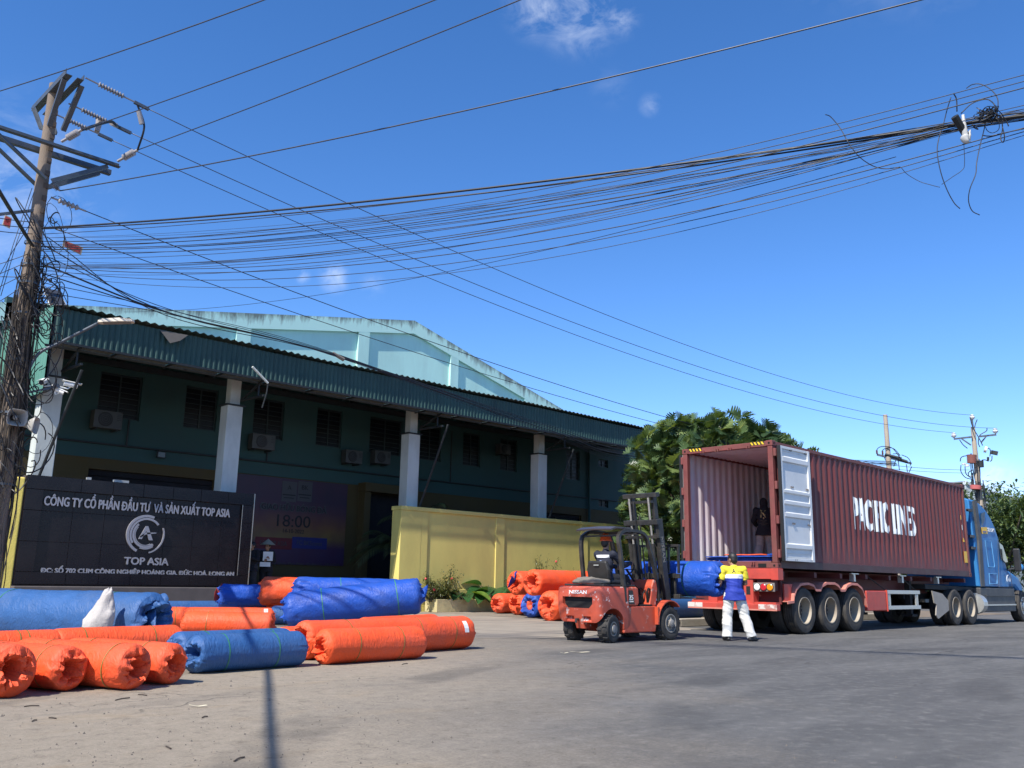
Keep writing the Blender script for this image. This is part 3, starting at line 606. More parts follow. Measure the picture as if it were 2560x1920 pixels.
for k in range(2600):
    x = rnd.uniform(px0+.2, 30); y = rnd.uniform(py0+.15, 24.3); leaf_faces(gc, Vector((x, y, .33)), Vector((rnd.gauss(0, 1), rnd.gauss(0, 1), 1.2)), Vector((0, 0, 1)), rnd.uniform(.06, .15), .03, segs=2)
tag(gc.build('ground_cover', grassm, fix=False), 'low green ground cover filling the planter', 'ground cover', kind='stuff')
palmm = leafmat('palm_leaf', (.055, .075, .03), .45)
def palm(x, y, z, fr, label, L=1.9):
    r = thing('palm_plant', label, 'palm', (x, y, 0.55))
    MB().tube([(x, y, .5), (x+.03, y, z)], [.1, .07], 8).build('trunk', stemm, r)
    for (a, el) in fr:
        b = MB(); pts = []
        for i in range(12):
            t = i/11; pts.append(Vector((x+math.cos(a)*L*t*math.cos(el), y+math.sin(a)*L*t*math.cos(el), z+L*t*math.sin(el)-L*.55*t*t)))
        b.tube(pts, [.018-.0012*i for i in range(12)], 4)
        for i in range(1, 12):
            d = (pts[i]-pts[i-1]).normalized(); sd_ = d.cross(Vector((0, 0, 1))).normalized()
            for k in range(2):
                for s_ in (-1, 1):
                    leaf_faces(b, pts[i-1].lerp(pts[i], k/2), d*.75+sd_*s_*.8+Vector((0, 0, -.15)), Vector((0, 0, 1)), .5*(1-.4*i/11), .035, segs=2, droop=.4)
        b.build('frond', palmm, r, fix=False)
p = PY(1060, 1262, 25.7); palm(p.x, 25.7, 3.1, [(.1, .9), (.3, .5), (-.5, .75), (2.6, .6), (2.0, .9), (-1.2, 1.1), (.0, .25), (3.6, .7)], 'palm with drooping fronds leaning over the yellow wall')
p = PY(985, 1300, 26.2); palm(p.x, 26.2, 2.3, [(3.0, .5), (2.6, .9), (3.6, .7), (2.2, .2), (4.0, .3), (3.2, .1)], 'shaded palm beside the dark entrance', 1.6)
# ---------------------------------------------------------------- tarpaulin rolls
def tarp(name, c, rough=.38):
    m = M(name, c, rough, var=.1, scale=3, spec=.32, dirt=tuple(x*.6+.05 for x in c), dscale=1.8, damt=.55)
    nt = m.node_tree; n, l = nt.nodes, nt.links; b = n['Principled BSDF']; t = n.new('ShaderNodeTexCoord')
    mp = n.new('ShaderNodeMapping'); mp.inputs['Scale'].default_value = (1.5, .5, .5); mp.inputs['Rotation'].default_value = (0, .2, .15); l.new(t.outputs['Object'], mp.inputs[0])
    z = n.new('ShaderNodeTexNoise'); z.inputs['Scale'].default_value = 13; z.inputs['Detail'].default_value = 5; z.inputs['Distortion'].default_value = 2.2; l.new(mp.outputs[0], z.inputs['Vector'])
    v = n.new('ShaderNodeTexVoronoi'); v.feature = 'DISTANCE_TO_EDGE'; v.inputs['Scale'].default_value = 7; l.new(mp.outputs[0], v.inputs['Vector'])
    a = n.new('ShaderNodeMath'); a.operation = 'MULTIPLY_ADD'; l.new(v.outputs[0], a.inputs[0]); a.inputs[1].default_value = .12; l.new(z.outputs[0], a.inputs[2])
    bp = n.new('ShaderNodeBump'); bp.inputs['Strength'].default_value = .5; bp.inputs['Distance'].default_value = .03; l.new(a.outputs[0], bp.inputs['Height']); l.new(bp.outputs[0], b.inputs['Normal']); return m
TO = tarp('orange_tarp', (.78, .088, .022), .58); TB = tarp('bright_blue_tarp', (.014, .07, .36), .48); TS = tarp('steel_blue_tarp', (.03, .095, .25), .52)
strapY = M('olive_strap', (.2, .14, .03), .5); strapG = M('green_strap', (.04, .2, .1), .5); paper = M('paper_label', (.75, .75, .72), .7)
RR = random.Random(5)
def nse(*p): return mnoise.noise(Vector(p))
def roll(A, B, r, mat, label, group, straps=(.2, .8), seed=1, strapm=None, paper_at=None, name='tarpaulin_roll', slack=1., tail=None, cavity=1., inner=None):
    A, B = Vector(A), Vector(B); ax = B-A; L = ax.length; ax.normalize(); u = Vector((0, 0, 1)); u = (u-ax*u.dot(ax)).normalized(); w = ax.cross(u); mid = (A+B)/2
    root = thing(name, label, 'tarp roll', (mid.x, mid.y, min(A.z, B.z)-r), 0, group)
    n = 72; b = MB(); k = r/.21; fid = []
    endp = [(1.0, .0), (.99, .03), (.965, .05), (.93, .062), (.89, .068), (.85, .078), (.8, .086), (.75, .093), (.7, .098), (.65, .101), (.6, .103), (.55, .103), (.5, .1), (.45, .092), (.41, .078), (.37, .058), (.33, .03), (.29, -.005), (.25, -.04), (.2, -.075), (.14, -.1), (.02, -.11)]
    ox, oy = .16*math.sin(seed*3), .16*math.cos(seed*5)
    def rdg(a, c, d): return .5-abs(mnoise.noise(Vector((a, c, d))))*1.6
    def ring(fr, s, dep, side):   # fr radius fraction, s along axis, dep end-depth factor 0 body..1
        for i in range(n):
            th = 2*math.pi*i/n; c_, s_ = math.cos(th), math.sin(th)
            wob = .022*nse(c_*1.3+seed*3.1, s_*1.3, s*1.1)+.010*nse(c_*3+seed, s_*3, s*4.5)+.016*(.3-abs(nse(c_*2.2+s*2.4, s_*2.2-s*1.3, s*6+seed)))*(1 if dep == 0 else .3)
            en = max(0, 1-min(abs(s), abs(L-s))/.22) if dep == 0 else 1
            wob += en*(.035*nse(c_*1.8+seed, s_*1.8, seed*2+(9 if s > L/2 else 0))+.03*(.25-abs(nse(c_*3.5+seed*2, s_*3.5, s*5))))/max(1, slack*.8)
            wob -= .03*max(0., 1-abs(nse(c_*2.6+seed*4, s_*2.6, s*.9+seed))/.1)*(.35+.65*en)
            if dep == 0: wob -= .05*max(0., -u.z*c_-.75)/.25*.6
            rad = r*fr*(1+wob*slack); z_ = 0
            if dep > 0:
                X_, Y_ = c_*fr+side*9+seed*1.7, s_*fr+seed*2.3; g_ = min(1, dep*2.2)
                q = th+.8*nse(c_*1.5, s_*1.5, seed*7.3+side*2)
                f1 = .5*math.sin(q*7+seed+dep*3); f2 = rdg(X_*1.7, Y_*1.7, seed); f3 = rdg(X_*3.6, Y_*3.6, seed+4); f4 = nse(X_*1.2, Y_*1.2, seed+8)
                rad += r*g_*(.05*f1+.07*f2*g_)*(1 if fr > .25 else .4); z_ = k*g_*(.04*f1*g_+.06*(f2-.1)*g_+.03*(f3-.1)*g_+.06*f4)
                rad = max(rad, .004); rad = min(rad, r*1.06)
                ce = max(0, dep-.25)*r; 
                def crs(q_, a_, d_): return max(0., 1-abs(nse(X_*q_+a_, Y_*q_, d_))/.13)
                z_ -= k*g_*g_*(.05*crs(1.3, 3, seed)+.025*crs(2.6, 7, seed+2)); rad *= 1-.04*g_*crs(1.5, 3, seed)
            else: ce = 0
            hgt = s_*0+c_*rad
            p = A+ax*(s+z_*side)+u*(c_*rad+oy*ce)+w*(s_*rad+ox*ce)
            b.v.append(tuple(p))
    rings = 0
    for fr, o_ in reversed(endp):
        d = 1-fr; ring(fr, -o_*k*(cavity if o_ < 0 else 1), d if fr < .995 else 0.001, -1); rings += 1
    nb = max(14, int(L/.045))
    for i in range(1, nb): ring(1, L*i/nb, 0, 0); rings += 1
    for fr, o_ in endp: ring(fr, L+o_*k*(cavity if o_ < 0 else 1), 1-fr if fr < .995 else 0.001, 1); rings += 1
    for j in range(rings-1):
        for i in range(n): b.f.append((j*n+i, j*n+(i+1) % n, (j+1)*n+(i+1) % n, (j+1)*n+i))
    zmin = min(A.z, B.z)-r
    b.f.append(tuple(reversed(range(n)))); b.f.append(tuple((rings-1)*n+i for i in range(n)))
    b.build('wrapping', mat, root, smooth='auto', sharp=.42)
    for t in straps:
        s = L*t; sb = MB(); m_ = 48; ww = .006*max(1, k*.8)
        for i in range(m_):
            th = 2*math.pi*i/m_; c_, s_ = math.cos(th), math.sin(th); wob = .022*nse(c_*1.3+seed*3.1, s_*1.3, s*1.1)+.010*nse(c_*3+seed, s_*3, s*4.5); rad = r*(1+wob*slack)+.003+.004*r
            tw = .02*math.sin(th+seed)
            for e in (-ww, ww): sb.v.append(tuple(A+ax*(s+e+tw)+u*c_*rad+w*s_*rad))
        for i in range(m_): j = (i+1) % m_; sb.f.append((2*i, 2*j, 2*j+1, 2*i+1))
        sb.build('strap', strapm or (strapY if mat is TO else strapG), root, fix=False, solid=.002)
    if paper_at:
        t, th, sz = paper_at; pb_ = MB(); o_ = []
        for i in range(4):
            for e in (-1, 1):
                a_ = th+(i/3-.5)*sz*1.5/r; rad = r*1.03+.004; pb_.v.append(tuple(A+ax*(L*t+e*sz*.4)+u*math.cos(a_)*rad+w*math.sin(a_)*rad))
        for i in range(3): pb_.f.append((2*i, 2*i+1, 2*i+3, 2*i+2))
        pb_.build('paper_label', paper, root, fix=False, solid=.001)
    if inner:      # another coloured tube tucked in the end
        ib = MB(); ib.lathe([(r*.5, 0), (r*.52, -.04), (r*.42, -.09), (r*.25, -.1), (r*.12, -.03), (0, -.02)], A-ax*.0, ax, 24)
        ib.v = [tuple(Vector(v)+Vector((nse(*(Vector(v)*9)), nse(*(Vector(v)*9+Vector((5, 0, 0)))), nse(*(Vector(v)*9+Vector((0, 7, 0))))))*.035) for v in ib.v]; ib.build('inner_tube', inner, root, smooth=True)
    if tail:
        side, mat2, sz = tail; c0 = A if side < 0 else B; tb = MB()
        tb.sheet([i/6 for i in range(7)], [j/6 for j in range(7)], lambda a_, c_: c0+ax*side*(.02+sz*c_*(.8+.3*math.sin(a_*5+seed)))+u*(r*(.9-.9*a_))+w*(r*(.55-1.1*a_)*.5*(1 if side < 0 else -1))+Vector((0, 0, 1))*(.12*math.sin(a_*9+c_*3)*c_-.25*sz*c_))
        tb.build('loose_flap', mat2, root, fix=False, smooth=True, solid=.003)
    return root
def top_roll(L_, R_, r, *a, zt=None, **k):   # from top-silhouette pixels; the roll lies on the ground (or at given top heights)
    z0, z1 = zt or (2*r, 2*r); p, q = G(*L_, z0), G(*R_, z1); p.z -= r; q.z -= r; return roll(p, q, r, *a, **k)
def end_roll(g, az, L, r, *a, zb=0., **k):
    g = Vector(g); d = Vector((math.cos(az), math.sin(az), 0)); p = Vector((g.x, g.y, zb+r))+d*.02; return roll(p, p+d*L, r, *a, **k)
gf = 'tarpaulin rolls lying at the road edge'; gbk = 'tarpaulin rolls heaped before the sign'; gpl = 'tarpaulin rolls stacked by the planter'
az = math.radians(106)
end_roll((2.60, 8.80), math.radians(104), 1.25, .222, TO, 'orange roll with a wide open end, outermost of the four end-on rolls', gf, seed=1.3, straps=(.1, .8), cavity=1.4)
end_roll((3.13, 8.98), math.radians(108), 1.2, .2, TO, 'orange roll with a pinched flap in its end, between two end-on rolls', gf, seed=2.9, straps=(.12, .8))
end_roll((3.63, 8.75), math.radians(112), 1.35, .208, TO, 'orange roll with a gathered round opening, second from the short blue rolls', gf, seed=4.4, straps=(.1, .75), cavity=1.3)
end_roll((4.10, 8.98), math.radians(114), 1.2, .2, TO, 'orange end-on roll next to the short steel blue roll', gf, seed=6.2, straps=(.2, .8))
top_roll((-60, 1579), (128, 1574), .21, TO, 'long orange roll running behind the end-on rolls, partly cut by the pole side', gf, seed=7.7, straps=(.1, .5, .62))
top_roll((152, 1571), (432, 1563), .215, TO, 'long orange roll with crushed end lying behind the four end-on rolls', gf, seed=9.1, straps=(.17, .78))
top_roll((500, 1587), (738, 1578), .205, TS, 'short steel blue roll in front with two green straps', gf, seed=3.3, straps=(.22, .74))
top_roll((455, 1579), (706, 1570), .205, TS, 'steel blue roll mostly hidden behind the short blue roll', gf, seed=5.7, straps=(.2, .85))
top_roll((820, 1572), (1036, 1565), .215, TO, 'short orange roll lying before the longer labelled orange roll', gf, seed=8.2, straps=(.26, .76))
top_roll((768, 1551), (1154, 1540), .25, TO, 'long thick orange roll with a white paper label near its end', gf, seed=2.2, straps=(.2, .64, .88), paper_at=(.95, 1.15, .12))
top_roll((716, 1566), (800, 1562), .2, TO, 'stub of an orange roll between blue and orange rolls', gf, seed=1.1, straps=(.6,))
top_roll((915, 1543), (1078, 1535), .21, TO, 'orange roll propping up the big bright blue roll', gbk, seed=4.9, straps=(.5,))
top_roll((475, 1528), (672, 1531), .21, TO, 'orange roll lying before the heap, left of the big bright blue roll', gbk, seed=6.6, straps=(.24,))
top_roll((398, 1517), (672, 1519), .215, TO, 'orange roll behind another orange roll with a white paper tag at its end', gbk, seed=3.8, straps=(.16, .93), paper_at=(.97, .9, .1))
top_roll((-40, 1470), (375, 1481), .4, TS, 'huge steel blue roll in front of the company sign with a white sack against it', gbk, seed=2.5, straps=(.22, .83), slack=1.6, tail=(1, TS, .25))
top_roll((395, 1502), (560, 1502), .22, TS, 'thin blue roll lying against the sign plinth', gbk, seed=7.1, straps=())
p = G(735, 1480, .8); q = G(1032, 1446, 1.14); roll((p.x, p.y, .41), (q.x-.3, q.y, .75) if q.y < 25 else (0, 0, 0), .385, TB, 'big bright blue roll tilted over an orange roll with two green straps', gbk, seed=5.2, straps=(.2, .82), slack=1.3, tail=(-1, TB, .2)) if False else None
fwv = Vector((math.cos(math.radians(45.66)), math.sin(math.radians(45.66)), 0))
def FW(u, v, d):
    q = wr(u, v); q = Vector(q); return Vector(OC)+q*(d/q.dot(fwv))
roll(FW(735, 1525, 19.6), FW(1032, 1490, 20.0), .385, TB, 'big bright blue roll tilted over an orange roll with two green straps', gbk, seed=5.2, straps=(.24, .86), slack=1.3, tail=(1, TB, .3))
roll(FW(752, 1482, 20.4), FW(985, 1486, 20.9), .34, TB, 'rumpled bright blue roll lying behind the big tilted blue roll', gbk, seed=6.9, straps=(.4,), slack=2.2)
roll(FW(668, 1478, 21.6), FW(905, 1482, 21.9), .33, TO, 'orange roll with a puckered open end on top of the heap', gbk, seed=8.8, straps=(.4, .9), cavity=1.4)
roll(FW(560, 1490, 21.4), FW(700, 1490, 22.0), .27, TB, 'crumpled bright blue roll with a red lining end beside the sign', gbk, seed=4.1, straps=(), slack=3, tail=(-1, M('red_lining', (.25, .02, .02), .5), .18))
for (a_, c_, rr) in (((690, 1520), (960, 1522), 21.0), ((600, 1522), (700, 1522), 21.8)):
    p, q = FW(*a_, rr), FW(*c_, rr+.3); p.z = q.z = .21; roll(p, q, .21, TO if rr > 21.5 else TS, 'lower roll hidden under the heap of bright blue rolls', gbk, seed=rr, straps=())
p, q = FW(680, 1520, 21.75), FW(900, 1522, 22.0); p.z = q.z = .23; roll(p, q, .23, TO, 'lower orange roll carrying the puckered orange roll of the heap', gbk, seed=2.7, straps=())
# stack by the planter
end_roll((21.35, 22.3), -.03, 2.6, .33, TO, 'orange roll on the ground at the planter end of the stack', gpl, seed=1.9, straps=(.3,))
end_roll((21.05, 21.1), 0, 2.8, .36, TO, 'orange roll in the lower layer with a half open end', gpl, seed=3.1, straps=(.4,), cavity=1.5)
end_roll((19.85, 19.3), .02, 2.8, .37, TB, 'bright blue roll with an orange tube inside its open end', gpl, seed=5.5, straps=(.4,), inner=TO, cavity=.6)
end_roll((18.75, 17.5), .03, 2.8, .41, TO, 'orange roll in the lower layer behind the forklift counterweight', gpl, seed=7.4, straps=(.3,), cavity=1.5)
end_roll((20.15, 20.25), .02, 3.2, .37, TO, 'upper orange roll with a blue lining hanging from its torn end', gpl, zb=.64, seed=9.6, straps=(.35,), tail=(-1, TB, .3))
end_roll((19.0, 18.4), .03, 3.0, .37, TO, 'upper orange roll resting behind the forklift seat', gpl, zb=.66, seed=2.4, straps=(.5,))
p = G(1712, 1546); end_roll((p.x-2.2, p.y-.6), .15, 2.5, .34, TS, 'dull blue roll on the ground beyond the forklift forks', gpl, seed=6.1, straps=(.8,))
# white sack slumped against the huge blue roll
s0 = G(262, 1574); sk = MB(); base = G(255, 1479, .8); base -= Vector((base.x, base.y, 0)).normalized()*.58; base.z = 0
sk.ell((0, 0, .42), (.3, .2, .45), 40, 30)
vv = []
for v in sk.v:
    v = Vector(v); f = nse(v.x*5, v.y*5, v.z*3)*.1+abs(nse(v.x*8+3, v.y*8, v.z*5))*.07; t = max(0, (v.z-.45)/.45); v.x = v.x*(1-.62*t)+.16*t; v.y = v.y*(1-.5*t)+.1*t; v += v.normalized()*f; v.z = max(0, v.z); vv.append((v.x*.66, v.y*.62, v.z*.95))
sk.v = vv; o = sk.build('white_sack', M('sack_cloth', (.4, .37, .345), .8, var=.15, bump=.7, bscale=14, dirt=(.4, .36, .33), dscale=3, damt=.5), smooth=True); o.location = base; o.rotation_euler = (0, 0, -.6)
tag(o, 'crumpled white woven sack slumped against the huge blue roll', 'sack')
MB().sheet([i/5 for i in range(6)], [0, 1], lambda a, c: (.05+.16*a, -.27+.03*math.sin(a*7), .2+.14*c)).build('printed_patch', M('sack_print', (.05, .06, .12), .7), o, fix=False, solid=.002)
# ---------------------------------------------------------------- people
from mathutils.bvhtree import BVHTree
skin = M('skin', (.32, .17, .105), .55, var=.08, scale=9); hairm = M('black_hair', (.012, .011, .011), .55, var=.3, scale=60)
def V(*a): return Vector(a)
def hand_parts(b, w, d, nrm, curl=.5, side=1):
    d = d.normalized(); s_ = d.cross(nrm).normalized()*side; nrm = s_.cross(d).normalized()*side
    for k in range(4):
        o_ = (k-1.5)*.019; kn = w+d*.085+s_*o_; b.cap(w+d*.015+s_*o_*.6, kn, .017, .0125, 8)
        L = (.036, .042, .039, .031)[k]; p1 = kn+(d*math.cos(curl)+nrm*math.sin(curl))*L; p2 = p1+(d*math.cos(curl*2.1)+nrm*math.sin(curl*2.1))*L*.85
        b.cap(kn, p1, .0105, .0095, 7); b.cap(p1, p2, .0095, .0085, 7)
    t0 = w+d*.025-s_*.025; t1 = t0-s_*.03+d*.03+nrm*.012; b.cap(t0, t1, .014, .012, 7); b.cap(t1, t1+d*.032+nrm*.012, .012, .009, 7)
def person(label, loc, rz, J, top, bottom, shoe, hair='short', sleeves='short', shirt_hem=None, coll=None, voxel=.009, extra_top=.0, name='person', loose=.02, hat=None, group=None):
    root = thing(name, label, 'person', loc, rz, group)
    hd, nk, ch, pv = V(*J['head']), V(*J['neck']), V(*J['chest']), V(*J['pelvis']); hdir = math.radians(J.get('turn', 0)); R3 = Matrix.Rotation(hdir, 3, 'Z')@Matrix.Rotation(math.radians(J.get('nod', 0)), 3, 'X')
    b = MB()
    b.ell(hd+V(0, 0, .03), (.074, .093, .1), 16, 12, R3); b.ell(hd+R3@V(0, .02, -.045), (.055, .068, .075), 14, 10, R3); b.cap(hd+R3@V(0, .093, .02), hd+R3@V(0, .108, -.018), .011, .016, 8)
    for s_ in (-1, 1): b.ell(hd+R3@V(s_*.076, -.008, .0), (.012, .022, .034), 8, 7, R3)
    b.ell(hd+R3@V(0, .083, -.062), (.026, .014, .013), 8, 6, R3)
    b.cap(nk-V(0, 0, .05), hd-V(0, 0, .06), .06, .054)
    b.ell(ch, (.16, .105, .17), 16, 12); b.cap(ch-V(0, 0, .02), pv, .125, .13); b.ell(pv, (.16, .115, .12), 14, 10)
    for s_, S in ((-1, 'L'), (1, 'R')):
        sh, el, wr_ = V(*J['sh'+S]), V(*J['el'+S]), V(*J['wr'+S]); hp, kn, an = V(*J['hp'+S]), V(*J['kn'+S]), V(*J['an'+S]); toe = V(*J['toe'+S])
        b.cap(ch+V(0, 0, .1), sh, .075, .056); b.cap(sh, el, .05, .039); b.cap(el, wr_, .039, .026); hand_parts(b, wr_, V(*J.get('hd'+S, tuple(wr_-el))), V(*J.get('hn'+S, (-s_, 0, 0))), J.get('curl', .5), s_)
        b.cap(hp, kn, .082, .056); b.cap(kn, an, .056, .038); b.cap(an, an+toe*.06-V(0, 0, .035), .036, .03)
    o = b.build('body', skin, root, local=True); baked(o, 'body', [('REMESH', dict(mode='VOXEL', voxel_size=voxel)), ('SMOOTH', dict(factor=.5, iterations=3))], skin)
    # clothes
    def cloth(bm, nm, mat, amp=.012, fr=9, vx=.012, bot=None):
        q = bm.build(nm, mat, root, local=True); baked(q, nm, [('REMESH', dict(mode='VOXEL', voxel_size=vx)), ('SMOOTH', dict(factor=.5, iterations=4))], mat)
        n_ = len(q.data.vertices); co_ = np.zeros(n_*3); q.data.vertices.foreach_get('co', co_); no_ = np.zeros(n_*3); q.data.vertices.foreach_get('normal', no_); co_ = co_.reshape(-1, 3); no_ = no_.reshape(-1, 3)
        f_ = np.array([nse(c[0]*fr*.7, c[1]*fr*.7, c[2]*fr)+1.1*(.25-abs(nse(c[0]*fr*.5+4, c[1]*fr*.5, c[2]*fr*2.0+c[0]*6))) for c in co_]); co_ += no_*(f_*amp)[:, None]; q.data.vertices.foreach_set('co', co_.ravel()); q.data.update()
        return q
    s = MB(); e = loose+extra_top; hem = V(*J.get('hem', tuple(pv+V(0, 0, -.08))))
    s.ell(ch, (.165+e, .115+e, .175+e*.6), 16, 12); s.cap(ch+V(0, 0, -.02), pv, .138+e*.8, .142+e*.8)
    hm_ = MB(); hm_.lathe([(.1, 0), (.142+e, 0), (.142+e*.9, .03), (.132+e, .2), (.1, .26)], hem, pv-hem+V(0, 0, .001) if (pv-hem).length > .01 else (0, 0, 1), 24)
    hm_.v = [(hem.x+(x-hem.x)*(1.4-.3*max(0, min(1, (z-hem.z)/.26))), hem.y+(y-hem.y)*1.02, z) for x, y, z in hm_.v]; s.add(hm_.v, hm_.f)
    sls = []
    for s_, S in ((-1, 'L'), (1, 'R')):
        sh, el, wr_ = V(*J['sh'+S]), V(*J['el'+S]), V(*J['wr'+S]); s.cap(ch+V(0, 0, .1), sh, .085+e*.5, .064+e*.4)
        sl = MB(); sls.append(sl)
        if sleeves == 'short': sl.lathe([(.03, -.07), (.05+e*.5, -.05), (.058+e*.5, 0), (.058+e*.7, .1), (.06+e*.8, (el-sh).length*.72), (.045, (el-sh).length*.72+.002)], sh, el-sh, 18)
        else: sl.cap(sh, el, .066+e*.6, .05+e*.6); sl.cap(el, wr_, .05+e*.6, .036+e*.4)
    s.lathe([(.062, -.02), (.07, .0), (.066, .035), (.055, .036)], nk-V(0, 0, .03), hd-nk, 16)
    sho = cloth(s, 'shirt' if sleeves == 'short' else 'jacket', top); [cloth(q_, 'sleeve', coll or top, .01) for q_ in sls]
    p = MB(); p.ell(pv-V(0, 0, .01), (.172, .13, .12), 16, 12)
    for s_, S in ((-1, 'L'), (1, 'R')):
        hp, kn, an = V(*J['hp'+S]), V(*J['kn'+S]), V(*J['an'+S]); lo = e*.8; p.cap(hp+V(0, 0, .02), kn, .108+lo*.4, .088+lo*.5)
        p.lathe([(.07, -.05), (.09+lo*.5, 0), (.086+lo*.6, .15), (.08+lo*.9, (an-kn).length-.06), (.086+lo, (an-kn).length+.015), (.05, (an-kn).length+.017)], kn, an-kn, 16)
    cloth(p, 'trousers', bottom, .013, 7)
    for s_, S in ((-1, 'L'), (1, 'R')):
        an, toe = V(*J['an'+S]), V(*J['toe'+S]).normalized(); h_ = MB(); g0 = V(an.x, an.y, an.z-.045); h_.cap(g0-toe*.055, g0+toe*.13, .04, .036, 12); h_.cap(g0+V(0, 0, .04), g0+toe*.06, .05, .036); q = h_.build('shoe', shoe, root, local=True); baked(q, 'shoe', [('REMESH', dict(mode='VOXEL', voxel_size=.011)), ('SMOOTH', dict(factor=.5, iterations=2))], shoe)
        for v in q.data.vertices: v.co.z = max(v.co.z, an.z-.08)
    if hair:
        h_ = MB(); h_.ell(hd+R3@V(0, -.012, .045), (.084, .1, .1), 22, 16, R3); h_.ell(hd+R3@V(0, -.05, .0), (.076, .058, .085), 16, 12, R3)
        if hair == 'long': h_.ell(hd+R3@V(0, -.06, -.08), (.07, .045, .13), 14, 10, R3)
        q = h_.build('hair', hairm, root, local=True); baked(q, 'hair', [('REMESH', dict(mode='VOXEL', voxel_size=.01)), ('SMOOTH', dict(factor=.5, iterations=2))], hairm)
        face = [(hd+R3@V(0, .1, -.02))]
        for v in q.data.vertices:
            l_ = R3.inverted()@(v.co-hd)
            if l_.y > .045 and l_.z < .075: v.co -= R3@V(0, min(.05, (l_.y-.045)*1.3), 0)
    ew, ed = M('eye_white', (.7, .68, .65), .3), M('eye_dark', (.02, .014, .01), .2)
    for s_ in (-1, 1): MB().ell(hd+R3@V(s_*.03, .079, .012), (.013, .009, .008), 10, 7, R3).build('eye', ed, root, local=True, smooth=True); MB().cap(hd+R3@V(s_*.016, .09, .034), hd+R3@V(s_*.046, .08, .036), .005, .004, 6).build('eyebrow', hairm, root, local=True)
    MB().ell(hd+R3@V(0, .094, -.062), (.024, .007, .006), 10, 6, R3).build('mouth', M('lips', (.3, .1, .08), .5), root, local=True, smooth=True)
    return root, sho, R3, hd
def decal(txt, target, root, mat, cx, cz, h, w=None, back=True, size_off=0., name='print'):
    vs, fs = text_mesh(txt, extrude=0, height=h, width=w, offset=size_off)
    bm = bmesh.new(); mv = [bm.verts.new(v) for v in vs]
    for f in fs:
        try: bm.faces.new([mv[i] for i in f])
        except ValueError: pass
    bmesh.ops.triangulate(bm, faces=bm.faces); bm.verts.ensure_lookup_table(); t = BVHTree.FromPolygons([v.co for v in target.data.vertices], [p.vertices[:] for p in target.data.polygons]); s = -1 if back else 1
    V_ = []
    for v in bm.verts:
        x, z = cx+(v.co.x if back else -v.co.x), cz+v.co.y; hit = t.ray_cast(V(x, s*1., z), V(0, -s, 0)); V_.append((x, (hit[0].y if hit[0] else s*.1)+s*.006, z))
    bm.verts.index_update(); F_ = [tuple(v.index for v in f.verts) for f in bm.faces]; bm.free(); b = MB(); b.add(V_, F_); return b.build(name, mat, root, local=True, fix=False)
# man in yellow and blue shirt steadying the roll
J = dict(head=(-.015, .03, 1.545), turn=38, neck=(0, .0, 1.43), chest=(0, 0, 1.21), pelvis=(0, -.01, .90), hem=(0, -.01, .765),
         shL=(-.19, 0, 1.36), elL=(-.27, .03, 1.09), wrL=(-.235, .26, 1.03), hdL=(.15, 1, .0), hnL=(1, 0, -.2), shR=(.19, 0, 1.36), elR=(.235, .06, 1.09), wrR=(.1, .28, 1.08), hdR=(-.4, 1, .1),
         hpL=(-.095, 0, .86), knL=(-.15, .04, .46), anL=(-.17, -.01, .085), toeL=(-.35, .94, 0), hpR=(.095, 0, .86), knR=(.19, .05, .47), anR=(.30, -.02, .085), toeR=(.75, .66, 0))
def shirt_mat():
    m = bpy.data.materials.new('team_shirt'); m.use_nodes = True; nt = m.node_tree; n, l = nt.nodes, nt.links; b = n['Principled BSDF']; b.inputs['Roughness'].default_value = .75
    t = n.new('ShaderNodeTexCoord'); s = n.new('ShaderNodeSeparateXYZ'); l.new(t.outputs['Object'], s.inputs[0]); r = n.new('ShaderNodeValToRGB'); l.new(s.outputs[2], r.inputs[0]); mr = n.new('ShaderNodeMapRange'); l.new(s.outputs[2], mr.inputs[0]); mr.inputs[2].default_value = 2; l.new(mr.outputs[0], r.inputs[0])
    r.color_ramp.interpolation = 'CONSTANT'; e = r.color_ramp.elements; e[0].position = 0; e[0].color = (.014, .035, .3, 1); e[1].position = .592; e[1].color = (.68, .7, .72, 1); q = e.new(.632); q.color = (.68, .56, .03, 1); l.new(r.outputs[0], b.inputs['Base Color']); return m
yel = M('yellow_jersey', (.68, .56, .03), .75, var=.06); whitep = M('white_cargo_cotton', (.64, .63, .59), .85, var=.1, scale=7, bump=.4, bscale=12, dirt=(.42, .38, .33), dscale=3, damt=.5)
blackshoe = M('black_shoe', (.02, .02, .022), .5); navy = M('navy_cloth', (.012, .015, .03), .8); dkcloth = M('black_cloth', (.01, .01, .014), .85)
man, sh_, R3, hd = person('man in yellow and blue shirt with white cargo trousers standing beside the lifted roll', (15.78, 9.80, 0), math.radians(-48), J, shirt_mat(), whitep, blackshoe, coll=yel)
decal('A', sh_, man, navy, -.02, 1.33, .085, .075, size_off=.02); decal('TOPASIA', sh_, man, M('faint_print', (.35, .3, .05), .7), .09, 1.32, .03, .12); decal('TOP ASIA', sh_, man, M('grey_print', (.4, .42, .45), .7), .0, 1.225, .035, .24)
for s_, S in ((-1, 'L'), (1, 'R')):
    hp, kn = V(*J['hp'+S]), V(*J['kn'+S]); c = hp.lerp(kn, .68); b = MB(); b.ell((c.x+s_*.075, c.y-.01, c.z), (.034, .062, .085), 14, 10); b.v = [(x, y, max(z, c.z-.075)) for x, y, z in b.v]; q = b.build('cargo_pocket', whitep, man, local=True, smooth=True)
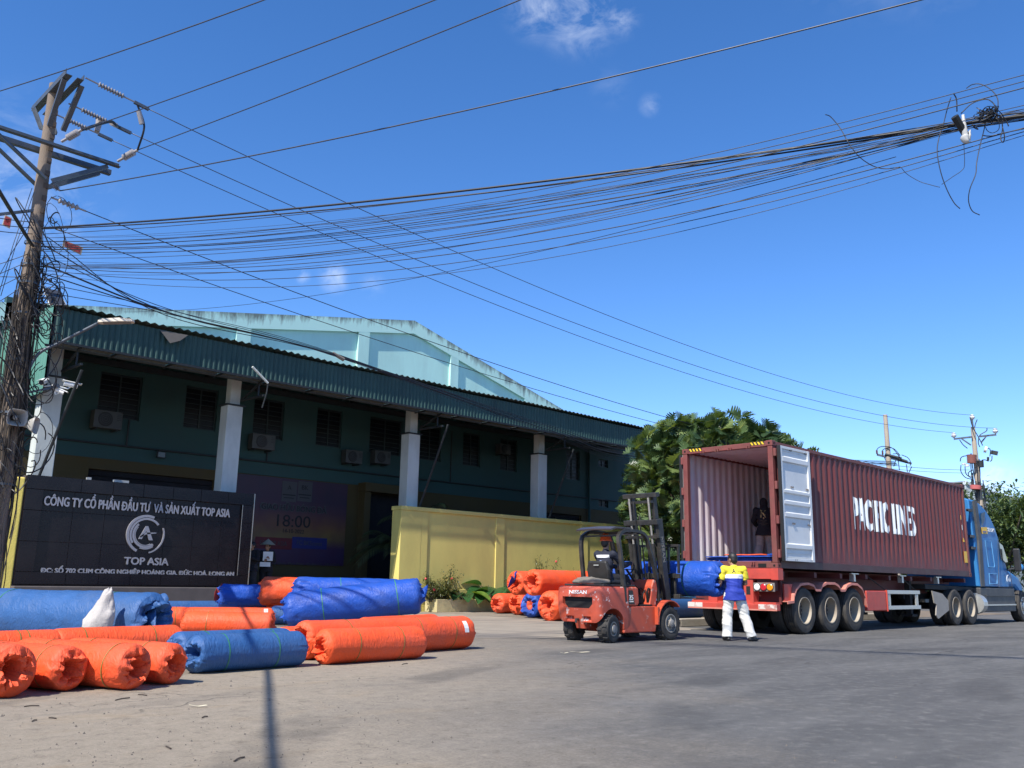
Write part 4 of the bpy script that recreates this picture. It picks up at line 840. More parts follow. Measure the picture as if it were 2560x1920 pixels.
# hooded man inside the container
J2 = dict(J); J2.update(head=(0, .05, 1.52), turn=20, nod=-12, pelvis=(0, -.01, .9), hem=(0, -.01, .72), shL=(-.19, .03, 1.36), elL=(-.26, .1, 1.1), wrL=(-.2, .3, 1.0), elR=(.26, .1, 1.1), shR=(.19, .03, 1.36), wrR=(.18, .32, 1.0), knL=(-.13, .06, .47), anL=(-.2, -.12, .085), knR=(.13, .12, .48), anR=(.13, .1, .085), toeL=(-.2, 1, 0), toeR=(.2, 1, 0)); J2.pop('hdL', 0); J2.pop('hdR', 0)
greyp = M('grey_cargo', (.3, .26, .25), .85, var=.25, scale=8)
hm, jk, R3, hd = person('man in a black hooded jacket and grey trousers standing inside the container', (20.85, 12.0, 1.585), math.radians(-58), J2, dkcloth, greyp, blackshoe, sleeves='long', hair=None, loose=.035)
h_ = MB(); h_.ell(hd+V(0, -.02, .03), (.105, .12, .14), 18, 14); h_.cap(hd+V(0, -.02, -.06), V(0, -.01, 1.4), .1, .11); q = h_.build('hood', dkcloth, hm, local=True); baked(q, 'hood', [('REMESH', dict(mode='VOXEL', voxel_size=.012)), ('SMOOTH', dict(factor=.5, iterations=3))], dkcloth)
gold = M('gold_print', (.5, .38, .14), .6); decal('N', jk, hm, gold, -.03, 1.27, .2, .13, size_off=.012); decal('Y', jk, hm, gold, -.02, 1.24, .22, .13, size_off=.012)
for i, (t_, w_) in enumerate((('NEW YORK', .17), ('1903', .08), ('AMERICAN LEAGUE', .22), ('CHAMPIONS', .13))): decal(t_, jk, hm, M('faint_gold', (.16, .13, .07), .7), -.02, 1.09-i*.035, .018, w_)
# people in the shade of the entrance
J3 = dict(J); J3.update(head=(0, .03, 1.43), turn=-30, neck=(0, 0, 1.33), chest=(0, 0, 1.12), pelvis=(0, 0, .84), hem=(0, 0, .66), shL=(-.17, 0, 1.26), elL=(-.23, .05, 1.0), wrL=(-.1, .24, 1.08), shR=(.17, 0, 1.26), elR=(.24, .05, 1.0), wrR=(.1, .24, 1.02), hpL=(-.09, 0, .8), knL=(-.1, .02, .43), anL=(-.1, 0, .085), hpR=(.09, 0, .8), knR=(.1, .02, .43), anR=(.1, 0, .085), toeL=(-.1, 1, 0), toeR=(.1, 1, 0)); J3.pop('hdL', 0); J3.pop('hdR', 0)
wp = PY(667, 1400, 26.)
wm_, jk3, R3, hd = person('person in a conical straw hat holding white papers in the dark entrance', (wp.x, 26., .552), math.radians(150), J3, dkcloth, dkcloth, blackshoe, sleeves='long', hair='long', voxel=.012)
MB().lathe([(.24, 0), (.0, .19), ], hd+V(0, 0, .07), (0, 0, 1), 28).build('conical_hat', M('straw', (.33, .28, .2), .85, var=.15), wm_, local=True)
b = MB(); b.obox = None
b.box(-.18, .12, .3, .304, 1.0, 1.28); MBp = b.build('paper', paper, wm_, local=True); b = MB(); b.box(-.12, .2, .28, .284, .82, .96); b.build('paper', paper, wm_, local=True)
wp2 = PY(634, 1400, 25.9)
person('person in black half hidden behind the edge of the company sign', (wp2.x-.05, 25.9, .552), math.radians(120), J3, dkcloth, M('dark_trousers', (.03, .03, .035), .85), blackshoe, sleeves='long', voxel=.012)
# ---------------------------------------------------------------- wheels
rubber = M('tyre_rubber', (.03, .028, .026), .85, var=.25, scale=8, dirt=(.12, .1, .08), dscale=3, damt=.5)
rimc = M('cream_rim', (.36, .31, .24), .7, var=.2, scale=6, dirt=(.15, .11, .08), dscale=3, damt=.75)
rimg = M('grey_rim', (.3, .28, .25), .55, metal=.2, var=.2, dirt=(.1, .07, .05), dscale=6, damt=.5)
discm = M('grimy_shaded_disc', (.035, .03, .026), .8, var=.3, scale=6)  # grime tone, darkened further for the shade down inside deep-dished rims
def wheel(parent, c, side, R, wd, rr, rimmat, dish=.12, lugs=0, nuts=8, steer=0, local=True, dual=False, hub=.06):
    """c = centre of outer face, side = +-1 outward along y"""
    c = Vector(c); ax = Matrix.Rotation(steer, 3, 'Z')@Vector((0, side, 0))
    P_ = [(rr, -wd), (rr, 0), (rr+.02, .012), ((rr+R)/2, .022), (R*.93, .012), (R*.985, -.02), (R, -.05), (R, -wd+.05), (R*.985, -wd+.02), (R*.93, -wd), (rr, -wd)]
    t = MB(); t.lathe(P_, c, ax, 48, False)
    u = ax.orthogonal().normalized(); w = ax.cross(u); u = Vector((0, 0, 1)); w = ax.cross(u)
    if lugs:
        for k in range(lugs):
            for h in (0, 1):
                a = 2*math.pi*(k+h*.5)/lugs; d = u*math.cos(a)+w*math.sin(a); tt = -u*math.sin(a)+w*math.cos(a); c0 = c-ax*(wd*(.25 if h == 0 else .75))+d*(R+.004); t.bar(c0-ax*wd*.22, c0+ax*wd*.22, R*.13, .03, d)
    else:
        for k in range(4):
            pass
    ty = t.build('tyre', rubber, parent, smooth='auto', local=local)
    g = MB()
    if not lugs:
        for q in (.2, .4, .6, .8): g.lathe([(R+.001, -wd*q-.006), (R+.003, -wd*q-.005), (R+.003, -wd*q+.005), (R+.001, -wd*q+.006)], c, ax, 48, False)
        g.build('tread_groove', M('tread_dark', (.01, .01, .01), .9), ty, local=local)
    r = MB(); r.lathe([(rr+.004, .006), (rr+.004, .018), (rr-.015, .018), (rr-.02, -.01), (rr-.03, -dish*.7), (rr*.86, -dish)], c, ax, 36, False)
    rm = r.build('rim', rimmat, parent, smooth='auto', local=local, solid=0)
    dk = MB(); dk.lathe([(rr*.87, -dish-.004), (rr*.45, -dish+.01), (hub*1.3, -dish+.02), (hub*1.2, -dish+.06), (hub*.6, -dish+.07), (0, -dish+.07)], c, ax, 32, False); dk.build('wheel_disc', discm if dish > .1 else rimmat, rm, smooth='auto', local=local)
    n_ = MB()
    for k in range(nuts):
        a = 2*math.pi*k/nuts; d = u*math.cos(a)+w*math.sin(a); p = c+d*rr*.5-ax*(dish-.012); n_.cyl(p, p+ax*.03, .016*R/.5+.006, n=6)
    n_.build('wheel_nuts', rimg, rm, local=local)
    if dual:
        t2 = MB(); t2.lathe([(r_, z_-wd-.06) for r_, z_ in P_], c, ax, 40, False); t2.build('inner_tyre', rubber, parent, smooth='auto', local=local)
    return ty
# ---------------------------------------------------------------- forklift
FR = Vector((13.05, 11.17, 0))
fk = thing('forklift', 'worn red forklift truck lifting a blue roll toward the container', 'forklift', FR)
fred = M('forklift_red', (.52, .075, .03), .5, var=.12, scale=4, dirt=(.3, .06, .045), dscale=2.2, damt=.5, scratch=((.5, .36, .3), 7, (.6, .66), .6))
fred2 = M('forklift_scraped_red', (.5, .08, .04), .5, var=.15, scale=4, dirt=(.34, .1, .08), dscale=2, damt=.5, scratch=((.7, .6, .55), 6.5, (.585, .63), .85))
fblk = M('mast_steel', (.03, .029, .028), .5, var=.3, scale=6, metal=.2, dirt=(.09, .075, .06), dscale=3, damt=.5)
fdark = M('engine_dark', (.01, .01, .01), .8); vinyl = M('black_vinyl', (.022, .02, .018), .45, var=.2)
def fl(zx, zy, yl):
    p = PY(1200+zx/3.687, 1200+zy/3.687, FR.y+yl); return p.x-FR.x, p.z
def plan(xr, hw, rc, xf):   # plan outline, rounded rear corners
    pts = [(xf, -hw)]
    for i in range(7): a = -math.pi/2-math.pi/2*i/6; pts.append((xr+rc+rc*math.cos(a), -hw+rc+rc*math.sin(a)))
    for i in range(7): a = math.pi-math.pi/2*i/6; pts.append((xr+rc+rc*math.cos(a), hw-rc+rc*math.sin(a)))
    return pts+[(xf, hw)]
cw = MB(); lv = [(.24, -.27, .5, .16), (.42, -.34, .52, .13), (.62, -.37, .525, .1), (.86, -.37, .525, .09), (.955, -.355, .52, .09), (.99, -.32, .5, .08)]; n0 = None
for z, xr, hw, rc in lv:
    pts = plan(xr, hw, rc, .46); n0 = len(pts); cw.v += [(x, y, z) for x, y in pts]
for j in range(len(lv)-1):
    for i in range(n0): cw.f.append((j*n0+i, j*n0+(i+1) % n0, (j+1)*n0+(i+1) % n0, (j+1)*n0+i))
cw.f += [tuple(reversed(range(n0))), tuple((len(lv)-1)*n0+i for i in range(n0))]
co = cw.build('counterweight', fred2, fk, local=True)
cut = MB()
cut.prism([(-.36, .8), (.36, .8), (.36, .68), (.28, .6), (-.28, .6), (-.36, .68)], lambda a, c: (-.6, a, c), (.42, 0, 0))
cut.prism([(.05, .46), (.25, .46), (.25, .36), (.05, .36)], lambda a, c: (-.6, a-.35, c), (.45, 0, 0)); cut.prism([(.05, .46), (.25, .46), (.25, .36), (.05, .36)], lambda a, c: (-.6, a+.05, c), (.45, 0, 0))
cut.cyl((0.02, -.7, .26), (.02, -.1, .26), .345, n=28); cut.cyl((0.02, .1, .26), (.02, .7, .26), .345, n=28)
cobj = cut.build('cutter', fdark, fk, local=True)
bev = co.modifiers.new('b', 'BOOLEAN'); bev.object = cobj; bev.operation = 'DIFFERENCE'; bev.solver = 'EXACT'
dg = bpy.context.evaluated_depsgraph_get(); me = bpy.data.meshes.new_from_object(co.evaluated_get(dg)); co.modifiers.clear(); co.data = me; bpy.data.objects.remove(cobj)
me.materials.clear(); me.materials.append(fred2)
for p in me.polygons: p.use_smooth = True
me.set_sharp_from_angle(angle=.6)
MB().box(-.30, -.285, -.358, .358, .602, .798).build('grille_shade_panel', fdark, co, local=True)  # dark sheet close to the surface, painting the shade of the deep vent slot
MB().box(-.26, -.25, -.298, .298, .362, .458).build('opening_shade_panel', fdark, co, local=True)  # same painted shade behind the two lower openings
put_text('lettering', 'NISSAN', lambda v: (-.374-v.z, -.02-v.x, .885+v.y), M('white_paint', (.8, .78, .74), .6), fk, local=True, extrude=.004, height=.065, width=.42, offset=.012)
MB().tube([(-.33, .0, .4), (-.4, 0, .4), (-.4, 0, .34)], .025, 8).build('tow_pin', fblk, co, local=True)
# body
b = MB(); b.prism([(.36, .16), (1.32, .16), (1.36, .3), (1.36, .64), (.46, .64), (.46, .5)], lambda a, c: (a, -.5, c), (0, 1.0, 0)); b.build('frame', fred, fk, local=True, bevel=.02)
MB().prism([(.464, .643), (.78, .643), (.83, .7), (.8, .97), (.75, .99), (.464, .99)], lambda a, c: (a, -.5, c), (0, 1., 0)).build('engine_cover', fred, fk, local=True, bevel=.025)
MB().prism([(.5, .68), (.68, .68), (.62, .93), (.5, .93)], lambda a, c: (a, -.504, c), (0, .002, 0)).build('side_panel', vinyl, fk, local=True)
wp_ = MATS['white_paint']
put_text('lettering', '25', lambda v: (.57+v.x, -.509-v.z, .8+v.y), wp_, fk, local=True, extrude=.002, height=.09, width=.13, offset=.015); put_text('lettering', 'NISSAN', lambda v: (.57+v.x, -.509-v.z, .725+v.y), wp_, fk, local=True, extrude=.002, height=.025, width=.13, offset=.01)
MB().box(-.2, .74, -.48, .48, .993, 1.03).build('seat_deck', vinyl, fk, local=True, bevel=.02)
# dash, floor, front fenders
MB().prism([(1.2, .64), (1.4, .64), (1.46, .95), (1.42, 1.12), (1.34, 1.14), (1.28, 1.0)], lambda a, c: (a, -.46, c), (0, .92, 0)).build('dashboard', fred, fk, local=True, bevel=.02)
MB().box(.84, 1.24, -.49, .49, .643, .67).build('floor_plate', fdark, fk, local=True)
MB().box(.86, 1.2, -.32, .32, .67, .84).build('transmission_tunnel', fdark, fk, local=True, bevel=.03)
for s_ in (-1, 1):
    f = MB(); pts = [(1.72+.4*math.cos(math.radians(a)), .34+.4*math.sin(math.radians(a))) for a in range(180, 30, -15)]
    for (x, z) in pts: f.v += [(x, s_*.38, z), (x, s_*.58, z)]
    for i in range(len(pts)-1): f.f.append((2*i, 2*i+1, 2*i+3, 2*i+2))
    f.build('fender', fred, fk, local=True, fix=False, solid=.02)
    MB().prism([(1.3, .3), (1.345, .3), (1.36, .62), (1.3, .62)], lambda a, c: (a, s_*.5, c), (0, s_*.075, 0)).build('step_plate', fred, fk, local=True)
    wheel(fk, (0.02, s_*.52, .245), s_, .245, .2, .125, rimg, dish=.03, lugs=14, nuts=6, steer=.18)
    wheel(fk, (1.72, s_*.555, .315), s_, .315, .22, .17, rimg, dish=.02, lugs=16, nuts=6)
b = MB().box(1.0, 1.3, -.44, .44, .2, .6); b.build('hydraulic_tank', fdark, fk, local=True)
b = MB(); RRr = random.Random(3)
for k in range(8): y = RRr.uniform(-.42, .1); b.tube(catmull([(1.22, y, .7), (1.15, y-.04, .85+.05*k % .2), (1.3, y, .95), (1.4, y*.8, 1.0)], 4), .014, 5)
b.build('hoses', fdark, fk, local=True)
# seat
MB().box(.3, .72, -.24, .24, 1.03, 1.13).build('seat', vinyl, fk, local=True, bevel=.04)
sb = MB(); sb.prism([(-.25, 1.1), (.25, 1.1), (.27, 1.3), (.22, 1.46), (-.22, 1.46), (-.27, 1.3)], lambda a, c: (.22-(c-1.1)*.12, a, c), (.09, 0, 0)); sb.build('backrest', vinyl, fk, local=True, bevel=.035)
MB().box(.16, .17, -.06, .06, 1.37, 1.39).build('backrest_slot', M('slot_grey', (.3, .3, .28), .5), fk, local=True)
rag = MB(); rag.ell((0, 0, 0), (.2, .42, .08), 30, 16); rag.v = [tuple(Vector((.0, -.02, 1.07))+Vector(v)+Vector(v).normalized()*(.05*nse(v[0]*9, v[1]*6, v[2]*9)+.05*abs(nse(v[0]*12+5, v[1]*9, 2)))) for v in rag.v]
rag.v = [(x, y, max(z, 1.034)) for x, y, z in rag.v]; tg = rag.build('folded_tarpaulin', M('grey_rag', (.16, .14, .115), .9, var=.3, scale=12), None, smooth=True, local=True); tg.location = FR; tag(tg, 'bundled grey rag lying on the forklift deck behind the seat', 'rag')
# steering
MB().tube([(1.32, .0, 1.1), (1.08, 0, 1.32)], .022, 8).build('steering_column', fdark, fk, local=True)
b = MB(); c_ = Vector((1.08, 0, 1.32)); d_ = Vector((-.24, 0, .22)).normalized(); u_ = Vector((0, 1, 0)); w_ = d_.cross(u_); b.tube([c_+(u_*math.cos(a*.314)+w_*math.sin(a*.314))*.17 for a in range(20)], .014, 6, closed=True); b.bar(c_-u_*.16, c_+u_*.16, .03, .015); b.build('steering_wheel', fdark, fk, local=True)
# overhead guard
for s_ in (-1, 1):
    path = catmull([(.40, s_*.49, .72 if s_ < 0 else .95), (.31, s_*.48, 1.5), (.27, s_*.46, 1.86), (.35, s_*.44, 1.97), (.52, s_*.43, 2.03), (.9, s_*.43, 2.03), (1.1, s_*.44, 1.96), (1.22, s_*.45, 1.75), (1.42, s_*.47, 1.15)], 6)
    g_ = MB()
    for i in range(len(path)-1): g_.bar(path[i], path[i+1]+(path[i+1]-path[i])*.05, .055, .075, (0, 1, 0))
    g_.build('guard_rail', fblk, fk, local=True)
for x in (.3, .46, .62, .78, .94, 1.08): MB().bar((x, -.43, 2.0 if x > .3 else 1.93), (x, .43, 2.0 if x > .3 else 1.93), .035, .03).build('guard_bar', fblk, fk, local=True)
rf = MB(); rf.sheet([.1, .25, .5, .72], [-.42, .0, .44], lambda x, y: (x, y, 2.075+.02*math.cos(y*3)-(.05 if x < .2 else 0))); rf.build('roof_cover', M('roof_cover', (.06, .05, .05), .35), fk, local=True, fix=False, solid=.03)
# mast, tilted back
mast = bpy.data.objects.new('mast', None)
T_ = Matrix.Translation((1.98, 0, .12))@Matrix.Rotation(math.radians(-8.5), 4, 'Y')
def mt(bm): bm.v = [tuple(T_@Vector(v)) for v in bm.v]; return bm
for s_ in (-1, 1):
    mt(MB().box(-.07, .09, s_*.36-.04, s_*.36+.04, 0, 2.22)).build('outer_mast_rail', fblk, fk, local=True, bevel=.008)
    mt(MB().box(-.02, .1, s_*.27-.035, s_*.27+.035, .25, 2.74)).build('inner_mast_rail', fblk, fk, local=True, bevel=.008)
    mt(MB().cyl((-.1, s_*.24, .2), (-.1, s_*.24, 1.75), .04, n=12)).build('lift_cylinder', fblk, fk, local=True, smooth='auto')
    mt(MB().cyl((-.1, s_*.24, 1.75), (-.1, s_*.24, 2.66), .022, n=10)).build('piston_rod', rimg, fk, local=True, smooth='auto')
    mt(MB().bar((.03, s_*.12, .6), (.03, s_*.12, 2.3), .03, .012)).build('lift_chain', fblk, fk, local=True)
    MB().cyl((1.36, s_*.3, .5), T_@Vector((-.06, s_*.3, .55)), .035, n=10).build('tilt_cylinder', fblk, fk, local=True)
mt(MB().box(-.08, .05, -.42, .42, 2.66, 2.75)).build('mast_crossbar', fblk, fk, local=True, bevel=.008)
mt(MB().box(-.13, -.072, -.42, .42, 2.12, 2.22)).build('mast_crossbar', fblk, fk, local=True, bevel=.008)
mt(MB().box(-.13, -.072, -.42, .42, 1.86, 1.91)).build('mast_crossbar', fblk, fk, local=True)
mt(MB().box(-.11, -.072, -.42, .42, .5, .62)).build('mast_crossbar', fblk, fk, local=True)
mt(MB().box(-.1, .0, -.3, .3, 2.55, 2.6)).build('mast_crossbar', fblk, fk, local=True)
mt(MB().tube(catmull([(-.1, .12, 2.6), (-.16, .1, 2.45), (-.15, .08, 2.0), (-.12, .1, 1.2), (-.1, .1, .7)], 5), .016, 6)).build('mast_hose', fdark, fk, local=True)
put_text('lettering', 'NISSAN', lambda v: T_@Vector((.01+v.y, -.402-v.z, 1.62-v.x)), M('dull_grey_paint', (.2, .19, .17), .6), fk, local=True, extrude=.002, height=.08, width=.5)
# carriage, load backrest, forks at the lifted height
LZ = .77
cg = MB()
for z in (LZ, LZ+.4): cg.box(2.13, 2.18, -.5, .5, z, z+.09)
for y in (-.2, .2): cg.box(2.08, 2.128, y-.04, y+.04, LZ, LZ+.49)
cg.build('carriage', fblk, fk, local=True, bevel=.006)
for y in (-.48, -.24, 0, .24, .48): MB().box(2.12, 2.165, y-.02, y+.02, LZ+.5, LZ+1.02).build('backrest_bar', fblk, fk, local=True)
MB().box(2.11, 2.17, -.51, .51, LZ+1.022, LZ+1.07).build('backrest_bar', fblk, fk, local=True)
for y in (-.3, .3): MB().prism([(2.185, LZ+.5), (2.225, LZ+.5), (2.225, LZ+.045), (3.2, LZ+.015), (3.2, LZ), (2.185, LZ)], lambda a, c: (a, y-.06, c), (0, .12, 0)).build('fork', fblk, fk, local=True)
# lifted roll across the forks
roll((FR.x+2.66, 10.2, LZ+.04+.36), (FR.x+2.66, 12.55, LZ+.04+.36), .355, TB, 'bright blue roll carried across the forklift forks', 'tarpaulin roll being loaded', seed=3.6, straps=(.22, .75), slack=1.8, tail=(-1, TB, .1))
# driver
orhelm = M('orange_helmet', (.65, .09, .015), .35)
JD = dict(head=(-.02, .04, .93), turn=10, neck=(0, .02, .8), chest=(0, -.01, .57), pelvis=(0, -.05, .27), hem=(0, -.05, .2), shL=(-.2, .0, .72), elL=(-.24, .18, .5), wrL=(-.12, .45, .5), shR=(.2, 0, .72), elR=(.26, .22, .52), wrR=(.2, .52, .56), hdR=(-.2, 1, .15), hdL=(.2, 1, 0),
          hpL=(-.1, 0, .24), knL=(-.13, .42, .26), anL=(-.13, .55, -.1), toeL=(0, 1, 0), hpR=(.1, 0, .24), knR=(.13, .42, .26), anR=(.13, .55, -.1), toeR=(0, 1, 0), curl=.9)
dr, js, R3, hd = person('forklift driver in orange hard hat and navy shirt with white shoulder band', (FR.x+.44, FR.y, .87), math.radians(-90), JD, navy, dkcloth, blackshoe, hair='short', sleeves='long')
h_ = MB(); h_.lathe([(.118, -.01), (.122, 0), (.108, .015), (.105, .05), (.085, .1), (.05, .13), (0, .14)], hd+V(0, -.005, .05), (0, 0, 1), 24); h_.ell(hd+V(0, .11, .045), (.07, .06, .01), 12, 6); h_.build('hard_hat', orhelm, dr, local=True, smooth=True)
b = MB(); t = BVHTree.FromPolygons([v.co for v in js.data.vertices], [p.vertices[:] for p in js.data.polygons])
def on_back(x, z): h = t.ray_cast(V(x, -1, z), V(0, 1, 0)); return V(x, (h[0].y if h[0] else -.1)-.006, z)
b.sheet([-.16+i*.02 for i in range(17)], [.655, .68, .705], on_back); b.build('shoulder_band', M('white_band', (.75, .75, .74), .7), dr, local=True, fix=False)
decal('C', js, dr, M('light_blue_print', (.4, .5, .75), .6), .0, .55, .1, .09, size_off=.01)
# ---------------------------------------------------------------- shipping container
CXR, CXF, CY0, CY1, CZ0, CZ1 = 18.29, 30.1, 10.25, 12.69, 1.44, 4.29
cred = M('container_red', (.145, .032, .03), .6, var=.14, scale=2, dirt=(.11, .045, .038), dscale=1.8, damt=.65, stretch=(1, 1, .4), scratch=((.09, .035, .025), 3, (.64, .7), .6))
crail = M('container_rail', (.07, .03, .03), .6, var=.2, scale=3)
cpost = M('container_post', (.17, .042, .036), .6, var=.2, scale=4, dirt=(.13, .06, .04), dscale=3, damt=.6)
cin = M('container_inside', (.56, .51, .52), .7, var=.12, scale=2.5, dirt=(.36, .29, .29), dscale=2, damt=.5, stretch=(1, 1, .3))
cwht = M('door_inside_white', (.66, .67, .66), .5, var=.05, scale=2, dirt=(.45, .44, .42), dscale=1.5, damt=.35)
ct = thing('shipping_container', 'long dark red shipping container with open rear doors lettered PACIFIC LINES', 'shipping container', ((CXR+CXF)/2, 11.47, CZ0))
PIT, DEP = .279, .036
b = MB(); cxs = corr_xs(CXR+.16, CXF-.14, PIT); zs = [CZ0+.17, CZ0+.19, 2.2, 3.0, 3.7, CZ1-.15, CZ1-.1]
def sidey(x, z):
    f = 1 if CZ0+.2 < z < CZ1-.12 else 0; return CY0+.012+(DEP-corr(x, PIT, DEP))*f+.004*nse(x*.9, z*.9, 2)
b.sheet(cxs, zs, lambda x, z: (x, sidey(x, z), z)); b.build('side_wall', cred, ct, fix=False)
b = MB(); b.sheet(cxs, zs, lambda x, z: (x, sidey(x, z)+.003, z)); b.build('side_wall_lining', cin, ct, fix=False)
b = MB(); b.sheet(cxs, zs, lambda x, z: (x, CY1-.012-DEP+corr(x, PIT, DEP), z)); b.build('side_wall_lining', cin, ct, fix=False)
b = MB(); b.sheet(cxs, zs, lambda x, z: (x, CY1-.009-DEP+corr(x, PIT, DEP), z)); b.build('side_wall', cred, ct, fix=False)
b = MB(); b.sheet(corr_xs(CXR+.1, CXF, .2), [CY0+.05, CY1-.05], lambda x, y: (x, y, CZ1-.06+corr(x, .2, .02))); b.build('roof', cin, ct, fix=False, solid=.003)
b = MB(); b.sheet(corr_xs(CY0+.06, CY1-.06, .25), [CZ0+.1, CZ1-.06], lambda y, z: (CXF-.06-corr(y, .25, .04), y, z)); b.build('front_wall', cred, ct, fix=False, solid=.004)
MB().box(CXR+.12, CXF-.1, CY0+.05, CY1-.05, CZ0+.1, CZ0+.145).build('floor', M('plywood_floor', (.16, .1, .06), .75, var=.2, stretch=(1, 6, 1)), ct)
for y0, y1 in ((CY0, CY0+.06), (CY1-.06, CY1)):
    MB().box(CXR+.17, CXF-.18, y0, y1, CZ1-.1, CZ1-.02).build('top_rail', cpost, ct, bevel=.006)
    MB().box(CXR+.17, CXF-.18, y0, y1, CZ0, CZ0+.168).build('bottom_rail', crail, ct, bevel=.006)
for x0, x1 in ((CXR+.01, CXR+.13), (CXF-.13, CXF-.01)):
    for y0, y1 in ((CY0+.005, CY0+.13), (CY1-.13, CY1-.005)): MB().box(x0, x1, y0, y1, CZ0+.122, CZ1-.122).build('corner_post', cpost, ct, bevel=.012)
hole = M('casting_hole', (.004, .004, .004), .9)
for x0, x1, sx_ in ((CXR, CXR+.168, -1), (CXF-.168, CXF, 1)):
    for y0, y1, sy_ in ((CY0-.004, CY0+.16, -1), (CY1-.16, CY1+.004, 1)):
        for z0, z1 in ((CZ0-.004, CZ0+.118), (CZ1-.118, CZ1+.004)):
            c = MB().box(x0, x1, y0, y1, z0, z1).build('corner_casting', cpost, ct, bevel=.008); zc = (z0+z1)/2; xc = x0-.002 if sx_ < 0 else x1+.002; yc = y0-.002 if sy_ < 0 else y1+.002
            h = MB(); h.lathe([(.026, 0), (.026, .003), (0, .003)], (xc, (y0+y1)/2, zc), (sx_, 0, 0), 14); h.lathe([(.026, 0), (.026, .003), (0, .003)], ((x0+x1)/2, yc, zc), (0, sy_, 0), 14); h.build('aperture', hole, c)
MB().box(CXR+.012, CXR+.13, CY0+.163, CY1-.163, CZ1-.125, CZ1-.005).build('door_header', cpost, ct, bevel=.01)
MB().box(CXR+.012, CXR+.13, CY0+.163, CY1-.163, CZ0, CZ0+.155).build('door_sill', cpost, ct, bevel=.01)
haz = M('hazard_yellow', (.75, .5, .02), .5); hzb = M('hazard_black', (.01, .01, .01), .6)
for y0 in (CY0+.2, CY1-.2-.36):
    MB().box(CXR+.008, CXR+.0105, y0, y0+.36, CZ1-.075, CZ1-.01).build('hazard_plate', hzb, ct)
    for k in range(4): MB().prism([(y0+k*.09+.045, CZ1-.01), (y0+k*.09+.09, CZ1-.01), (y0+k*.09+.05, CZ1-.075), (y0+k*.09+.005, CZ1-.075)], lambda a, c: (CXR+.0052, a, c), (.0025, 0, 0)).build('hazard_stripe', haz, ct)
for y in (CY0+.6, CY0+1.1, CY0+1.45, CY0+1.85):
    for z, s_ in ((CZ1-.11, 1), (CZ0+.1, -1)): k_ = MB().box(CXR-.03, CXR+.01, y-.045, y-.015, z-.03, z+.03).box(CXR-.03, CXR+.01, y+.015, y+.045, z-.03, z+.03); k_.build('cam_keeper', cpost, ct)
MB().box(CXR+.005, CXR+.011, CY0+.28, CY0+.48, CZ0+.02, CZ0+.1).build('sill_slot', hole, ct)
# letters painted across the corrugations
vs, fs = text_mesh('PACIFIC LINES', extrude=0, width=3.8, height=.8, spacing=1.2)
bm = bmesh.new()
for i_, (dx_, dy_) in enumerate(((0, 0), (.034, .02), (-.034, .02), (.034, -.02), (-.034, -.02), (.017, 0), (-.017, 0))):
    mv = [bm.verts.new((v.x+24.15+dx_, v.y+2.9+dy_, i_*.0006)) for v in vs]
    for f in fs:
        try: bm.faces.new([mv[i] for i in f])
        except ValueError: pass
bmesh.ops.triangulate(bm, faces=bm.faces)
for x in cxs: bmesh.ops.bisect_plane(bm, geom=bm.verts[:]+bm.edges[:]+bm.faces[:], plane_co=(x, 0, 0), plane_no=(1, 0, 0))
bm.verts.ensure_lookup_table(); bm.verts.index_update(); b = MB(); b.add([(v.co.x, sidey(v.co.x, v.co.y)-.008-v.co.z, v.co.y) for v in bm.verts], [tuple(v.index for v in f.verts) for f in bm.faces]); bm.free()
b.build('lettering', M('white_lettering', (.74, .75, .73), .6, var=.1, scale=5), ct, fix=False)
yl = M('yellow_sticker', (.8, .45, .02), .5); wl_ = MATS['paper_label']
def stick(u0, v0, u1, v1, mat, tri=False):
    p, q = PY(u0, v0, CY0), PY(u1, v1, CY0); bb = MB()
    pts = [(p.x, q.z), (q.x, q.z), (q.x, p.z), (p.x, p.z)] if not tri else [(p.x, q.z), (q.x, q.z), (p.x+.05, p.z)]
    bb.add([(x, CY0+.0035, z) for x, z in pts], [tuple(range(len(pts)))]); bb.build('sticker', mat, ct, fix=False, solid=.003)
stick(2410, 1378, 2420, 1407, yl); stick(2407, 1344, 2413, 1355, yl, True); stick(2401, 1288, 2403.5, 1299, yl); stick(2404.5, 1312, 2407, 1325, wl_)
